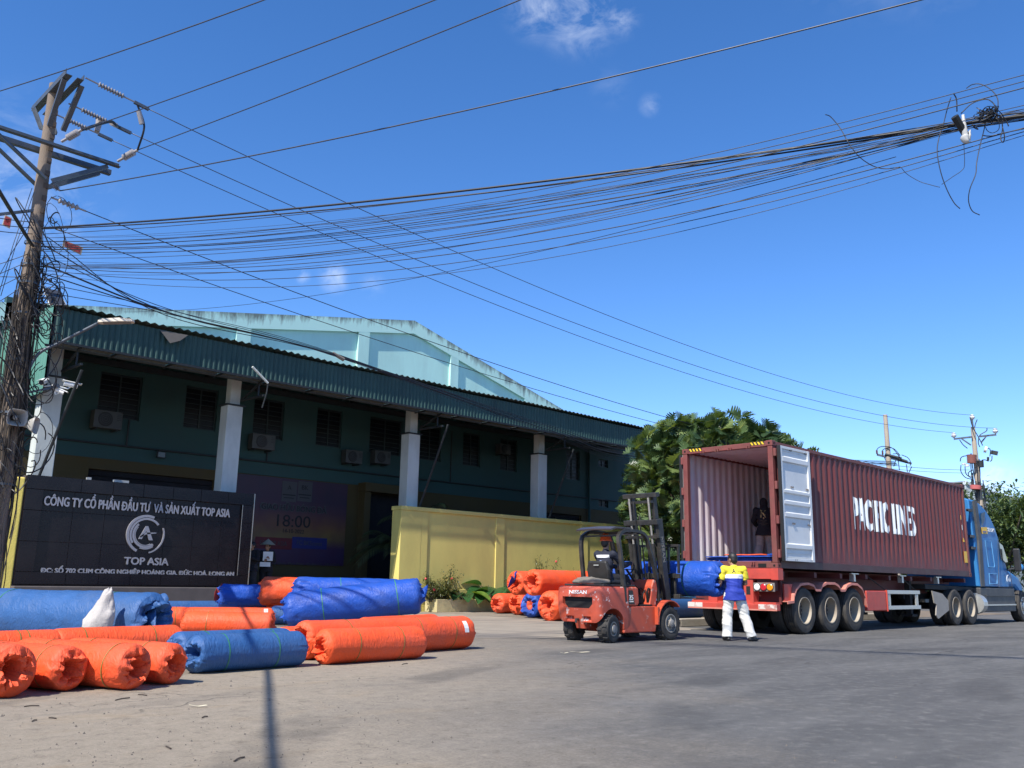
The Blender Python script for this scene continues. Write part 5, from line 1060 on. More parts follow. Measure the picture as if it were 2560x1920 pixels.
# doors folded back along both sides
def door(yi, s_, vis):
    """s_ = -1 near side (inner face outward), +1 far side"""
    x0, x1 = CXR+.10, CXR+1.46; y0 = yi+s_*.09; z0, z1 = CZ0+.16, CZ1-.12
    d = MB().box(x0+.07, x1-.1, y0, y0+s_*.02, z0+.06, z1-.06).build('door', cwht, ct)
    f = MB(); f.box(x0, x0+.075, y0-s_*.02, y0+s_*.055, z0, z1); f.box(x1-.105, x1, y0-s_*.02, y0+s_*.055, z0, z1); f.box(x0+.077, x1-.107, y0-s_*.01, y0+s_*.05, z0, z0+.06); f.box(x0+.077, x1-.107, y0-s_*.01, y0+s_*.05, z1-.06, z1); f.build('door_frame', cwht, d, bevel=.006)
    zz = lambda t: z1-(z1-z0)*t
    for t0, t1 in ((.085, .145), (.375, .42), (.47, .52), (.575, .63), (.845, .9)):
        rb = MB(); rb.prism([(y0+s_*.0205, zz(t0)), (y0+s_*.058, zz(t0)-.03), (y0+s_*.058, zz(t1)+.03), (y0+s_*.0205, zz(t1))], lambda a, c: (x0+.08, a, c), (x1-x0-.19, 0, 0)); rb.build('rib', cwht, d)
    for t in (.04, .93, .965): MB().box(x0+.08, x1-.11, y0+s_*.021, y0+s_*.03, zz(t)-.012, zz(t)+.012).build('seam', cwht, d)
    bm_ = MB()
    for t in (.02, .35, .67, .985):
        for x in (x0+.45, x0+.52, x1-.2, x1-.14): bm_.box(x, x+.02, y0+s_*.022, y0+s_*.05, zz(t)-.03, zz(t)+.01)
    bm_.build('bolt', M('bolt_dark', (.12, .11, .11), .6), d)['kind'] = 'stuff'
    g = MB(); g.box(x0-.02, x0-.002, y0-s_*.02, y0+s_*.06, z0, z1); g.build('gasket', hzb, d)
    for t in (.06, .35, .65, .94): MB().box(CXR+.02, x0+.06, y0-s_*.088, y0-s_*.022, zz(t)-.09, zz(t)+.09).build('hinge', cpost, d, bevel=.01)
    for xx in (x0+.35, x0+.85): MB().cyl((xx, y0-s_*.045, z0), (xx, y0-s_*.045, z1), .02, n=8).build('locking_bar', rimg, d)
door(CY0, -1, True); door(CY1, 1, False)
# folded tarpaulins lying on the container floor
FZ = CZ0+.145
def sheetstack(x0, x1, y0, y1, z, n, mat, label, seed):
    r = thing('folded_tarpaulin', label, 'tarpaulin', ((x0+x1)/2, (y0+y1)/2, z), 0, 'folded tarpaulins at the container mouth')
    for k in range(n):
        s = MB(); a, c = RR.uniform(-.06, .06), RR.uniform(-.08, .08); s.sheet([i/8 for i in range(9)], [j/10 for j in range(11)], lambda p, q: (x0+(x1-x0)*p+a, y0+(y1-y0)*q+c*.6, z+.014+k*.034+.016*nse(p*3+k, q*4, seed))); s.build('fold', mat, r, fix=False, smooth=True, solid=.026)
sheetstack(CXR+.2, CXR+1.6, 10.5, 12.2, FZ, 4, TB, 'flat stack of folded blue tarpaulins on the container floor', 1.)
sheetstack(CXR+.3, CXR+1.5, 10.75, 11.8, FZ+.15, 1, TO, 'single folded orange tarpaulin lying over the blue stack', 4.)
sheetstack(CXR+.25, CXR+1.5, 10.42, 10.7, FZ+.15, 1, TB, 'narrow folded blue tarpaulin beside the orange one', 6.)
# ---------------------------------------------------------------- trailer
tr = thing('container_trailer', 'red skeletal semi-trailer with three axles under the container', 'trailer', (24, 11.47, 0))
tred = M('trailer_red', (.5, .06, .04), .5, var=.15, scale=3, dirt=(.2, .05, .04), dscale=2, damt=.5, scratch=((.3, .12, .08), 5, (.62, .68), .5))
tdk = M('trailer_dark_red', (.1, .018, .016), .65, var=.25, scale=3); tdark = M('chassis_black', (.012, .011, .011), .8, var=.2)
tpale = M('faded_red', (.55, .2, .15), .65, var=.15, scale=4, dirt=(.35, .1, .08), dscale=3, damt=.5); alum = M('worn_aluminium', (.5, .5, .47), .4, metal=.6, var=.1)
for y in (10.98, 11.96):
    bm_ = MB(); bm_.box(CXR+.1, 28.2, y-.07, y+.07, 1.38, 1.415); bm_.box(CXR+.1, 28.2, y-.07, y+.07, .92, .955); bm_.box(CXR+.1, 28.2, y-.012, y+.012, .955, 1.38); bm_.box(26.5, 30.0, y-.07, y+.07, 1.2, 1.378); bm_.build('main_beam', tdk, tr)
for x in (18.6, 20.1, 21.4, 22.8, 24.2, 25.6, 27.0, 29.6): MB().box(x-.06, x+.06, 10.3, 12.64, 1.26, 1.376).build('cross_member', tdk, tr)
MB().box(CXR-.02, CXR+.14, CY0+.02, CY1-.02, 1.2, 1.432).build('rear_bolster', tred, tr, bevel=.01)
for y in (CY0+.07, CY1-.07): MB().box(CXR-.03, CXR+.2, y-.09, y+.09, 1.18, 1.433).build('twist_lock', tred, tr, bevel=.01)
for y in (11.0, 11.94): MB().prism([(0, 1.2), (.34, 1.2), (.22, .62), (0, .62)], lambda a, c: (CXR+.0+a, y-.12, c), (0, .24, 0)).build('rear_upright', tred, tr, bevel=.01); 
for y in (11.0, 11.94): MB().box(CXR-.006, CXR-.001, y-.05, y+.05, .86, 1.04).build('upright_slot', tdark, tr)
MB().box(CXR-.05, CXR+.1, CY0+.03, CY1-.1, .52, .66).build('bumper', tred, tr, bevel=.012)
MB().box(CXR-.056, CXR-.05, CY0+.03, CY1-.1, .52, .55).build('bumper_edge', tpale, tr)
for y0, y1 in ((CY0+.03, CY0+.48), (CY1-.5, CY1-.1)): MB().box(CXR-.058, CXR-.051, y0, y1, .553, .655).build('reflector_strip', M('worn_white', (.6, .55, .5), .5, scratch=((.35, .1, .08), 4, (.5, .55), .8)), tr)
MB().box(CXR+.03, CXR+.3, CY0+.1, CY1-.15, .661, .70).build('rear_step', tred, tr)
MB().box(CXR+.28, CXR+.32, CY0+.1, CY1-.1, .7, 1.2).build('rear_panel', tdk, tr)
lp = MB().box(CXR+.0, CXR+.04, CY0+.1, CY0+.62, .93, 1.12).build('lamp_plate', M('lamp_plate', (.2, .17, .15), .6), tr, bevel=.01)
MB().box(CXR+.042, CXR+.25, CY0+.15, CY0+.55, .95, 1.19).build('lamp_bracket', tdk, tr)
for y, c, nm in ((CY0+.52, (.75, .72, .66), 'reverse_lamp'), (CY0+.36, (.5, .02, .03), 'brake_lamp'), (CY0+.2, (.75, .27, .01), 'indicator_lamp')):
    l_ = MB(); l_.lathe([(.075, 0), (.075, .02), (.06, .03), (0, .034)], (CXR-.001, y, 1.025), (-1, 0, 0), 20); lo = l_.build(nm, M(nm, c, .25, var=.15, scale=60), lp)
    rg = MB(); rg.lathe([(.085, 0), (.085, .016), (.075, .018)], (CXR-.001, y, 1.025), (-1, 0, 0), 20); rg.build('bezel', tdark, lo)
AX = [19.45, 20.7, 21.95]
for x in AX:
    MB().cyl((x, 10.5, .52), (x, 12.44, .52), .07, n=12).build('axle', tdark, tr)
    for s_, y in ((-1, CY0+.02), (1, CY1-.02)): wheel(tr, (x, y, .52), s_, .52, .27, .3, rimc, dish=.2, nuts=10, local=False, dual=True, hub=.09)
# wavy mudguards
for s_, y in ((-1, CY0+.0), (1, CY1-.0)):
    path = [(18.78, .62), (18.8, .74), (18.95, .8)]
    path = [(18.62, .72), (18.9, .74), (18.93, .86), (19.05, 1.02), (19.25, 1.12), (19.6, 1.14), (19.85, 1.1), (19.95, 1.0), (20.18, 1.0), (20.28, 1.1), (20.5, 1.16), (20.9, 1.16), (21.1, 1.1), (21.2, 1.0), (21.42, 1.0), (21.55, 1.1), (21.8, 1.16), (22.1, 1.15), (22.35, 1.05), (22.5, .85), (22.58, .62)]
    m_ = MB(); 
    for x, z in path: m_.v += [(x, y+s_*.02, z-.05), (x, y+s_*.02, z), (x, y-s_*.6, z)]
    for i in range(len(path)-1): m_.f += [(3*i, 3*i+1, 3*i+4, 3*i+3), (3*i+1, 3*i+2, 3*i+5, 3*i+4)]
    m_.build('mudguard', tpale, tr, fix=False, solid=.02)
MB().prism([(CXR+.34, .72), (18.86, .72), (18.95, .95), (19.0, 1.1), (CXR+.34, 1.1)], lambda a, c: (a, CY0+.05, c), (0, .04, 0)).build('mudguard_bracket', tred, tr)
MB().box(22.75, 23.9, CY0+.05, CY0+.5, .48, .98).build('tool_box', tred, tr, bevel=.02)
MB().box(22.55, 22.7, CY0+.1, CY0+.45, .45, .8).build('mud_flap', M('mudflap', (.12, .11, .1), .8), tr)
sg = MB()
for z in (.5, .9): sg.box(23.95, 26.1, CY0+.04, CY0+.09, z, z+.1)
for x in (24.0, 25.8): sg.box(x, x+.06, CY0+.045, CY0+.085, .6, .9); sg.box(x+.1, x+.16, CY0+.045, CY0+.085, .6, .9)
sg.build('side_guard', alum, tr, bevel=.008)
MB().box(23.92, 23.945, CY0+.03, CY0+.5, .46, 1.0).build('guard_bracket', tred, tr)
sb = MB(); 
for x in (22.2, 25.1, 27.6): sb.box(x-.2, x+.2, CY0+.06, CY0+.12, 1.375, 1.4); sb.box(x-.05, x+.05, CY0+.08, CY0+.2, 1.2, 1.376)
sb.build('twist_lock_bracket', alum, tr)
for y in (10.75, 12.2):
    lg = MB().box(26.35, 26.5, y-.07, y+.07, .35, 1.3).box(26.25, 26.6, y-.15, y+.15, .28, .347); lg.build('landing_leg', tdark, tr)
MB().tube([(22.9, CY0+.1, 1.35), (24.0, CY0+.1, 1.0)], .015, 6).tube([(25.0, CY0+.1, 1.35), (25.9, CY0+.1, 1.02)], .015, 6).build('stay_rod', tdark, tr)
MB().cyl((23.2, 11.3, .75), (24.9, 11.3, .75), .25, n=16).build('air_tank', tdark, tr)
# ---------------------------------------------------------------- tractor
tk = thing('tractor_truck', 'blue sleeper cab tractor unit pulling the container trailer', 'truck', (33, 11.47, 0))
cblue = M('truck_blue', (.03, .17, .4), .5, var=.12, scale=2, spec=.3, dirt=(.035, .13, .28), dscale=1.5, damt=.4); ctrim = M('truck_light_blue', (.12, .35, .6), .4); cblk = M('truck_grey_plastic', (.05, .052, .055), .6, var=.25, scale=3, dirt=(.12, .11, .1), dscale=2, damt=.5)
TY0, TY1 = 10.33, 12.63
prof = [PY(u, v, TY0) for u, v in ((2437, 1250), (2447, 1253), (2458, 1261), (2470, 1276), (2482, 1297), (2492, 1321), (2499, 1343))]
prof = [(p.x, p.z) for p in prof]; xb = 31.0; prof[0] = (xb, prof[0][1])
xw = PY(2502, 1348, TY0).x; zr = PY(2499, 1343, TY0).z
cowl = (PY(2524, 1418, TY0).x, PY(2524, 1418, TY0).z)
b = MB(); pl_ = prof+[(cowl[0], cowl[1]), (cowl[0]+.1, 1.15), (xb, 1.15)]
# loft across the width so that the roof edges round in
N_ = len(pl_)
for y, ins in ((TY0, .0), (TY0+.06, .05), (TY0+.2, .1), (TY0+.5, .14), (TY1-.5, .14), (TY1-.2, .1), (TY1-.06, .05), (TY1, .0)):
    for i, (x, z) in enumerate(pl_):
        k = 1 if i < N_-3 else 0; sideins = .0; b.v.append((x+(.0 if i == 0 else ins*.6*k), y, z+ins*.8*k))
# pull upper fairing inward on the side walls
bv = []
for (x, y, z) in b.v:
    t_ = max(0, (z-2.6)/1.4); f_ = .14*t_*t_+(.1*max(0, (x-32.5)/1.5)); yc = 11.48; sgn = -1 if y < yc else 1
    bv.append((x, y-sgn*f_ if abs(y-yc) > .6 else y, z))
b.v = bv
for j in range(7):
    for i in range(N_): b.f.append((j*N_+i, j*N_+(i+1) % N_, (j+1)*N_+(i+1) % N_, (j+1)*N_+i))
b.f += [tuple(range(N_)), tuple(reversed(range(7*N_, 8*N_)))]
cab = b.build('cab', cblue, tk, smooth='auto', bevel=.03)
hx = cowl[0]
h = MB(); hp_ = [(hx-.05, 1.15), (hx-.05, cowl[1]-.02), (hx+.5, cowl[1]-.12), (hx+1.3, cowl[1]-.32), (hx+1.6, cowl[1]-.55), (hx+1.65, .7), (hx+1.2, .7), (hx+1.1, 1.0), (hx+.8, 1.15)]
h.prism(hp_, lambda a, c: (a, TY0+.12, c), (0, TY1-TY0-.24, 0)); h.build('hood', cblue, tk, bevel=.12)
def pwin(pts, mat, nm, par, y=TY0-.004, push=.0):
    q = [PY(u, v, TY0+push) for u, v in pts]; o_ = MB(); o_.add([(p.x, TY0+push-.006, p.z) for p in q], [tuple(range(len(q)))]); return o_.build(nm, mat, par, fix=False, solid=.01)
gl = M('cab_glass', (.02, .025, .028), .08, spec=.7)
pwin([(2497, 1356), (2506, 1364), (2519, 1405), (2513, 1406), (2503, 1396)], gl, 'side_window', cab, push=.03)
pwin([(2452, 1284), (2462, 1280), (2461, 1301), (2455, 1315)], M('recess_dark', (.03, .06, .1), .5), 'sleeper_vent', cab, push=.05)
def outline(pts, nm, mat, par, r=.012, push=.0):
    q = [PY(u, v, TY0+push) for u, v in pts]; MB().tube([(p.x, TY0+push-.008, p.z) for p in q], r, 5, closed=True).build(nm, mat, par)
outline([(2462, 1351), (2477, 1353), (2486, 1415), (2484, 1418), (2471, 1417), (2470, 1410)], 'locker_door', ctrim, cab, push=.0)
outline([(2472, 1434), (2492, 1435), (2492, 1459), (2474, 1460)], 'locker_door', ctrim, cab)
outline([(2494, 1350), (2497, 1356), (2503, 1400), (2515, 1408), (2524, 1420), (2530, 1468), (2497, 1468)], 'cab_door', cblk, cab, r=.008, push=.01)
pwin([(2453, 1318), (2467, 1318), (2468, 1335), (2455, 1334)], yl, 'notice_plate', cab, push=.04); pwin([(2456, 1328), (2465, 1328), (2465.5, 1331), (2457, 1331)], M('blue_paint_sticker', (.02, .06, .3), .5), 'notice_print', cab, push=.03)
p = PY(2476, 1325, TY0+.04); put_text('lettering', 'SLI ĐM', lambda v: (p.x+v.x, TY0+.025-v.z, p.z+v.y), wl_, cab, extrude=.003, height=.13, width=.62, offset=.02)
p = PY(2520, 1450, TY0); lg = MB(); lg.tube([(p.x+.16*math.cos(a*.31), TY0-.012, p.z+.16*math.sin(a*.31)) for a in range(-1, 12)], .014, 5); lg.prism([(-.07, -.06), (0, .07), (.07, -.06), (0, 0)], lambda a, c: (p.x+a, TY0-.015, p.z+c), (0, .005, 0)); lg.build('door_emblem', M('silver_print', (.5, .55, .6), .4), cab)
# side extenders and back brackets
ex = MB(); e0 = [PY(u, v, TY0) for u, v in ((2434, 1252), (2441, 1252), (2453, 1350), (2461, 1466), (2452, 1466), (2446, 1350))]
ex.add([(q.x, TY0-.02, q.z) for q in e0]+[(q.x, TY0+.05, q.z) for q in e0], [tuple(range(6)), tuple(range(11, 5, -1))]+[(i, (i+1) % 6, 6+(i+1) % 6, 6+i) for i in range(6)]); ex.build('side_extender', cblk, tk)
for z in (3.55, 2.72, 2.35): MB().box(30.7, 31.05, TY0+.04, TY0+.12, z-.04, z+.04).build('extender_bracket', cblk, tk)
# skirts, steps, tank
MB().box(31.0, 34.25, TY0+.0, TY0+.5, .36, 1.12).build('side_skirt', cblk, tk, bevel=.03)
MB().box(31.4, 34.2, TY0-.03, TY0-.002, .56, .6).build('step_edge', alum, tk); MB().box(31.4, 34.2, TY0-.03, TY0-.002, .86, .9).build('step_edge', cblk, tk)
MB().cyl((30.6, TY0+.1, .62), (30.95, TY0+.1, .62), .3, n=18).build('fuel_tank', alum, tk)
MB().box(26.8, 35.8, 11.05, 11.2, .75, .98).box(26.8, 35.8, 11.76, 11.91, .75, .98).build('chassis_rail', tdark, tk)
MB().lathe([(.5, 0), (.5, .12), (.1, .14)], (29.3, 11.48, .99), (0, 0, 1), 20).build('fifth_wheel', tdark, tk)
DX = [28.75, 29.98]
for x in DX:
    MB().cyl((x, 10.6, .54), (x, 12.35, .54), .09, n=12).build('axle', tdark, tk)
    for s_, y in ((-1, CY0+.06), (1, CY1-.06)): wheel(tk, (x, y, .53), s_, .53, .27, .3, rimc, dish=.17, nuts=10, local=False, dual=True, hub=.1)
for s_, y in ((-1, TY0+.02), (1, TY1-.02)): wheel(tk, (35.1, y, .53), s_, .53, .3, .3, alum, dish=.04, nuts=10, local=False, hub=.1)
MB().cyl((35.1, 10.6, .53), (35.1, 12.3, .53), .07, n=10).build('axle', tdark, tk)
q = [(27.0, 1.0), (27.75, .92), (28.15, .72), (28.15, .45), (27.3, .22), (27.15, .32), (27.25, .62), (27.1, .66)]
MB().prism(q, lambda a, c: (a, CY0+.05, c), (0, .03, 0)).build('torn_mudguard', M('faded_plastic', (.3, .27, .23), .75, var=.15), tk)
MB().prism([(26.9, 1.05), (30.6, 1.0), (30.6, 1.12), (26.9, 1.18)], lambda a, c: (a, CY0+.2, c), (0, 2.0, 0)).build('deck_plate', tdark, tk)
MB().prism([(30.35, .95), (30.75, .95), (30.9, .35), (30.7, .3), (30.5, .6)], lambda a, c: (a, CY0+.1, c), (0, .4, 0)).build('rear_mudguard', M('faded_plastic2', (.36, .33, .28), .7), tk)
# mirrors
p0 = PY(2540, 1375, TY0-.25); mr_ = MB().box(p0.x-.06, p0.x+.06, TY0-.36, TY0-.15, p0.z-.72, p0.z+.05).build('mirror', M('mirror_black', (.015, .015, .016), .5), tk, bevel=.04); MB().tube([(p0.x, TY0-.2, p0.z-.6), (cowl[0]+.1, TY0+.15, cowl[1]-.1)], .03, 6).build('mirror_arm', cblk, tk)
p0 = (hx+1.0, TY0+.05, cowl[1]-.1); MB().ell((p0[0], p0[1]-.1, p0[2]+.12), (.07, .1, .12), 12, 8).build('hood_mirror', cblue, tk, smooth=True); MB().tube([(p0[0], p0[1]-.08, p0[2]+.05), (p0[0], p0[1]+.2, p0[2]-.3)], .018, 6).build('mirror_arm', cblk, tk)
# ---------------------------------------------------------------- near utility pole
pconc = M('pole_concrete', (.2, .155, .12), .9, var=.15, scale=5, bump=.3, bscale=20, dirt=(.15, .11, .085), dscale=1.5, damt=.6, stretch=(2, 2, .5))
galv = M('galvanised_steel', (.085, .1, .12), .5, metal=.4, var=.2, scale=5); porc = M('grey_porcelain', (.3, .28, .28), .4); polym = M('polymer_insulator', (.2, .2, .22), .4)
wirem = M('black_cable', (.012, .013, .017), .5); alw = M('bare_conductor', (.05, .055, .07), .45, metal=.3)
PXc, PYc = 4.78, 18.0
pole = thing('utility_pole', 'tall concrete utility pole wrapped in tangled cables with steel crossarms', 'utility pole', (PXc, PYc, 0))
def hexbar(b, z0, z1, w0, w1, d0, d1, dx=0):
    b.add([(PXc-w0, PYc-d0, z0), (PXc+w0, PYc-d0, z0), (PXc+w0, PYc+d0, z0), (PXc-w0, PYc+d0, z0), (PXc-w1-dx, PYc-d1, z1), (PXc+w1-dx, PYc-d1, z1), (PXc+w1-dx, PYc+d1, z1), (PXc-w1-dx, PYc+d1, z1)], [(0, 3, 2, 1), (4, 5, 6, 7), (0, 1, 5, 4), (1, 2, 6, 5), (2, 3, 7, 6), (3, 0, 4, 7)])
b = MB(); b.cyl((PXc, PYc, 0), (PXc-.06, PYc, 10.55), .19, .1, 20); b.build('shaft', pconc, pole, smooth='auto')
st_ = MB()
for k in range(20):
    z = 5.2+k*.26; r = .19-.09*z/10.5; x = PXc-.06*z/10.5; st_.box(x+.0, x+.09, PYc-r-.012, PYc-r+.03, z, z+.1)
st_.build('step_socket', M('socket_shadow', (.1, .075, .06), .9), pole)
def A1(x, y, yy=PYc): return PY(x/5.53, 160+y/5.53, yy)
def AX_(x, y, xx): return PX(x/5.53, 160+y/5.53, xx)
xa, xb_ = 3.1, 6.05
for dy, nm in ((-.2, 'crossarm'), (.2, 'crossarm')):
    MB().angle((xa, PYc+dy, 9.2), (xb_, PYc+dy, 9.2), .1, .012, (0, 0, 1), 1 if dy < 0 else -1).build(nm, galv, pole)
for s_ in (-1, 1):
    MB().angle((PXc+s_*1.05, PYc-.22, 9.12), (PXc+s_*.05, PYc-.24, 8.45), .08, .01).build('brace', galv, pole)
    MB().angle((PXc+s_*1.05, PYc+.22, 9.12), (PXc+s_*.05, PYc+.24, 8.45), .08, .01).build('brace', galv, pole)
for dx in (-.16, .16):
    MB().angle((PXc+dx, PYc-1.0, 10.38), (PXc+dx, PYc+1.0, 10.38), .11, .012, (0, 0, 1), 1 if dx < 0 else -1).build('crossarm', galv, pole)
    MB().angle((PXc+dx, PYc-.8, 10.32), (PXc+dx*.8, PYc-.12, 9.6), .08, .01).build('brace', galv, pole); MB().angle((PXc+dx, PYc+.8, 10.32), (PXc+dx*.8, PYc+.12, 9.6), .06, .01).build('brace', galv, pole)
def insul(p0, p1, parent, rad=.055, n=9, mat=None, frac=(.25, .75), core=.018):
    p0, p1 = Vector(p0), Vector(p1); d = p1-p0; L = d.length; b = MB(); b.tube([p0, p1], core, 6); a, c = frac; pr = [(core, a*L)]
    for k in range(n):
        t = (a+(c-a)*k/n)*L; s_ = (c-a)*L/n; pr += [(core*1.3, t), (rad, t+s_*.25), (rad, t+s_*.4), (core*1.3, t+s_*.9)]
    pr.append((core, c*L)); b.lathe(pr, p0, d, 14); return b.build('insulator', mat or polym, parent, smooth='auto')
y1_ = (PYc-1.0, PYc-.05, PYc+.9)
VS = []
for k, (zz, yy) in enumerate(((10.42, PYc-.95), (10.2, PYc-.12), (10.42, PYc+.95))):
    # strain insulators toward the far pole
    a = Vector((PXc+.2, yy, zz)); e = a+Vector((1.0, -.02, -.13)); insul(a, e, pole); VS.append(e)
    cl = MB().bar(e-Vector((.05, 0, 0)), e+Vector((.25, 0, -.04)), .05, .06); cl.build('clamp', galv, pole)
WS = []
for x, yy in ((3.2, PYc-.25), (PXc+.12, PYc-.3), (6.0, PYc-.25)):
    a = Vector((x, yy, 9.28)); e = a+Vector((.2, -.45, .16)); insul(a, e, pole, .07, 6, porc, (.3, .85), .03); WS.append(e)
# jumpers with fuse links
for p, q, m_ in ((VS[0], WS[2], -.1), (VS[1], WS[1], .15)):
    mid = p.lerp(q, .5)+Vector((.1, -.1, m_)); MB().tube(catmull([p, p.lerp(mid, .6)+Vector((.05, 0, 0)), mid, q], 6), .022 if m_ < 0 else .03, 6).build('jumper_cable', wirem, pole)
    MB().cyl(p.lerp(mid, .3), p.lerp(mid, .75), .05, n=10).build('fuse_link', porc, pole)
a = A1(1380, 760); MB().cyl(a, a+Vector((-.03, -.02, -.3)), .07, .05, 12).build('surge_arrester', porc, pole)
# low voltage rack insulators
lv = [PY(150, 477, PYc-.1), PY(215, 528, PYc-.1)]
for e in lv:
    a = Vector((PXc+.12, PYc-.1, e.z+.08)); insul(a, e, pole, .06, 5, porc, (.2, .8), .02)
MB().bar((PXc-1.2, PYc-.05, 7.35), (PXc-.1, PYc-.05, 7.85), .05, .05).build('stay_arm', galv, pole)
# vertical cable bundles and tangle on the shaft
ck = MB(); rc = random.Random(23)
def sh_r(z): return .19-.09*z/10.5
for k in range(120):
    a0 = rc.uniform(0, 6.28); z0, z1 = rc.choice([(0.0, rc.uniform(2.5, 7.3)), (rc.uniform(1, 4), rc.uniform(5, 7.4)), (rc.uniform(3.0, 5), rc.uniform(5.5, 7))]); pts = []; ph = rc.uniform(0, 6); off = abs(rc.gauss(0, .05))
    for i in range(9):
        z = z0+(z1-z0)*i/8; r = sh_r(z)+.015+off*(1+.8*math.sin(z*1.3+ph)); a = a0+.5*math.sin(z*.9+ph)+.12*math.sin(z*4+ph); pts.append((PXc-.06*z/10.5+r*math.cos(a), PYc+r*math.sin(a), z))
    ck.tube(catmull(pts, 3), rc.uniform(.006, .014), 4)
ck.build('cable_bundle', M('weathered_cable', (.05, .04, .032), .85, var=.45, scale=9), pole)['kind'] = 'stuff'
lk = MB()
for k in range(90):
    z = rc.gauss(5.9, .8) if k < 62 else rc.uniform(2.5, 4.6); a = rc.uniform(-2.6, .6); c = Vector((PXc+.22*math.cos(a), PYc+.22*math.sin(a), z)); R_ = rc.uniform(.1, .5); d1 = Vector((math.cos(a), math.sin(a), rc.uniform(-.5, .5))).normalized(); d2 = Vector((-math.sin(a), math.cos(a), rc.uniform(-.6, .6)))*.5+Vector((0, 0, -.8)); t0 = rc.uniform(0, 6); sp = rc.uniform(3, 7)
    lk.tube([c+d1*(R_*.6*(1+math.cos(t0+sp*i/14)))+d2*R_*math.sin(t0+sp*i/14) for i in range(15)], rc.uniform(.006, .013), 4)
lk.build('cable_loop', wirem, pole)['kind'] = 'stuff'
for z in (7.2, 6.75, 6.4, 5.8, 4.9, 3.9, 2.6): r = sh_r(z)+.035; MB().lathe([(r, -.02), (r, .02)], (PXc-.06*z/10.5, PYc, z), (0, 0, 1), 16, False).build('steel_band', galv, pole)
# things hung on or beside the pole
red = M('red_enamel', (.42, .05, .04), .5, var=.3, scale=14); cream = M('cream_edge', (.5, .42, .3), .6)
def redplate(px, label, y, n=0):
    q = [PY(u, v, y) for u, v in px]; b = MB(); dn = Vector((.0, -.02, 0)); b.add(list(q)+[p-dn for p in q], [(0, 1, 2, 3), (7, 6, 5, 4), (0, 1, 5, 4), (1, 2, 6, 5), (2, 3, 7, 6), (3, 0, 4, 7)]); o = b.build('cable_sign', cream); tag(o, label, 'sign', 'red warning plates tied to the cables')
    c = sum(q, Vector())/4; b = MB(); b.add([c+(p-c)*.82+dn*.15 for p in q], [(0, 1, 2, 3)]); b.build('red_panel', red, o, fix=False, solid=.002)
    ex_, ey = (q[1]-q[0]), (q[3]-q[0]); put_text('lettering', 'ĐIỆN LỰC' if n else 'VNPT', lambda v: c+dn*.3+ex_*v.x+ey*-v.y, M('faded_yellow_print', (.55, .3, .12), .6), o, extrude=.001, height=.3, width=.6)
    return o
redplate([(159, 600), (208, 618), (203, 637), (157, 615)], 'weathered red plate hanging slanted on the cables beside the pole', PYc-.3, 1)
redplate([(13, 537), (30, 545), (25, 571), (6, 562)], 'small dull red plate hanging left of the pole', PYc-.2)
ld = thing('street_lamp', 'curved arm street lamp with pale tray head fixed to the utility pole', 'street lamp', (PXc, PYc, 5.2))
l0 = PY(245, 808, 17.2); l1 = PY(336, 806, 16.9)
MB().tube(catmull([(PXc+.1, PYc-.1, 4.6), (PXc+.25, PYc-.16, 5.05), (PXc+.55, PYc-.35, 5.3), l0.lerp(Vector((PXc+.55, PYc-.35, 5.3)), .3), l0], 5), .03, 8).build('arm', galv, ld, smooth=True)
d = (l1-l0); sdv = d.cross(Vector((0, 0, 1))).normalized(); lh = MB()
for t, wd, hh in ((0, .06, .05), (.12, .1, .07), (.6, .12, .08), (.95, .09, .05), (1.0, .05, .03)):
    c = l0+d*t; lh.v += [tuple(c+sdv*s_*wd+Vector((0, 0, z))) for s_, z in ((-1, 0), (-.75, hh), (.75, hh), (1, 0))]
for j in range(4):
    for i in range(4): lh.f.append((j*4+i, j*4+(i+1) % 4, (j+1)*4+(i+1) % 4, (j+1)*4+i))
lh.f += [(0, 1, 2, 3), (19, 18, 17, 16)]; lh.build('lamp_head', M('lamp_casing', (.5, .44, .36), .6, var=.2), ld)
MB().prism([(.15, -.07), (.9, -.07), (.9, .07), (.15, .07)], lambda a, c: l0+d*a+sdv*c+Vector((0, 0, -.012)), (0, 0, .01)).build('lamp_glass', M('lamp_diffuser', (.2, .17, .15), .4), ld)
sol = thing('solar_panel', 'small tilted solar panel beside the pole at the roof edge', 'solar panel', PY(120, 745, 19.))
q = [PY(u, v, yy) for u, v, yy in ((108, 722, 18.9), (146, 727, 18.9), (165, 762, 18.5), (124, 762, 18.5))]; b = MB(); b.add(q, [(0, 1, 2, 3)]); b.build('panel', M('solar_cells', (.04, .042, .05), .25), sol, fix=False, solid=.02); b = MB(); b.tube(q, .012, 6, closed=True); b.build('panel_frame', alum, sol); MB().tube([sum(q, Vector())/4, (PXc+.1, PYc, q[2].z-.15)], .02, 6).build('bracket', galv, sol)
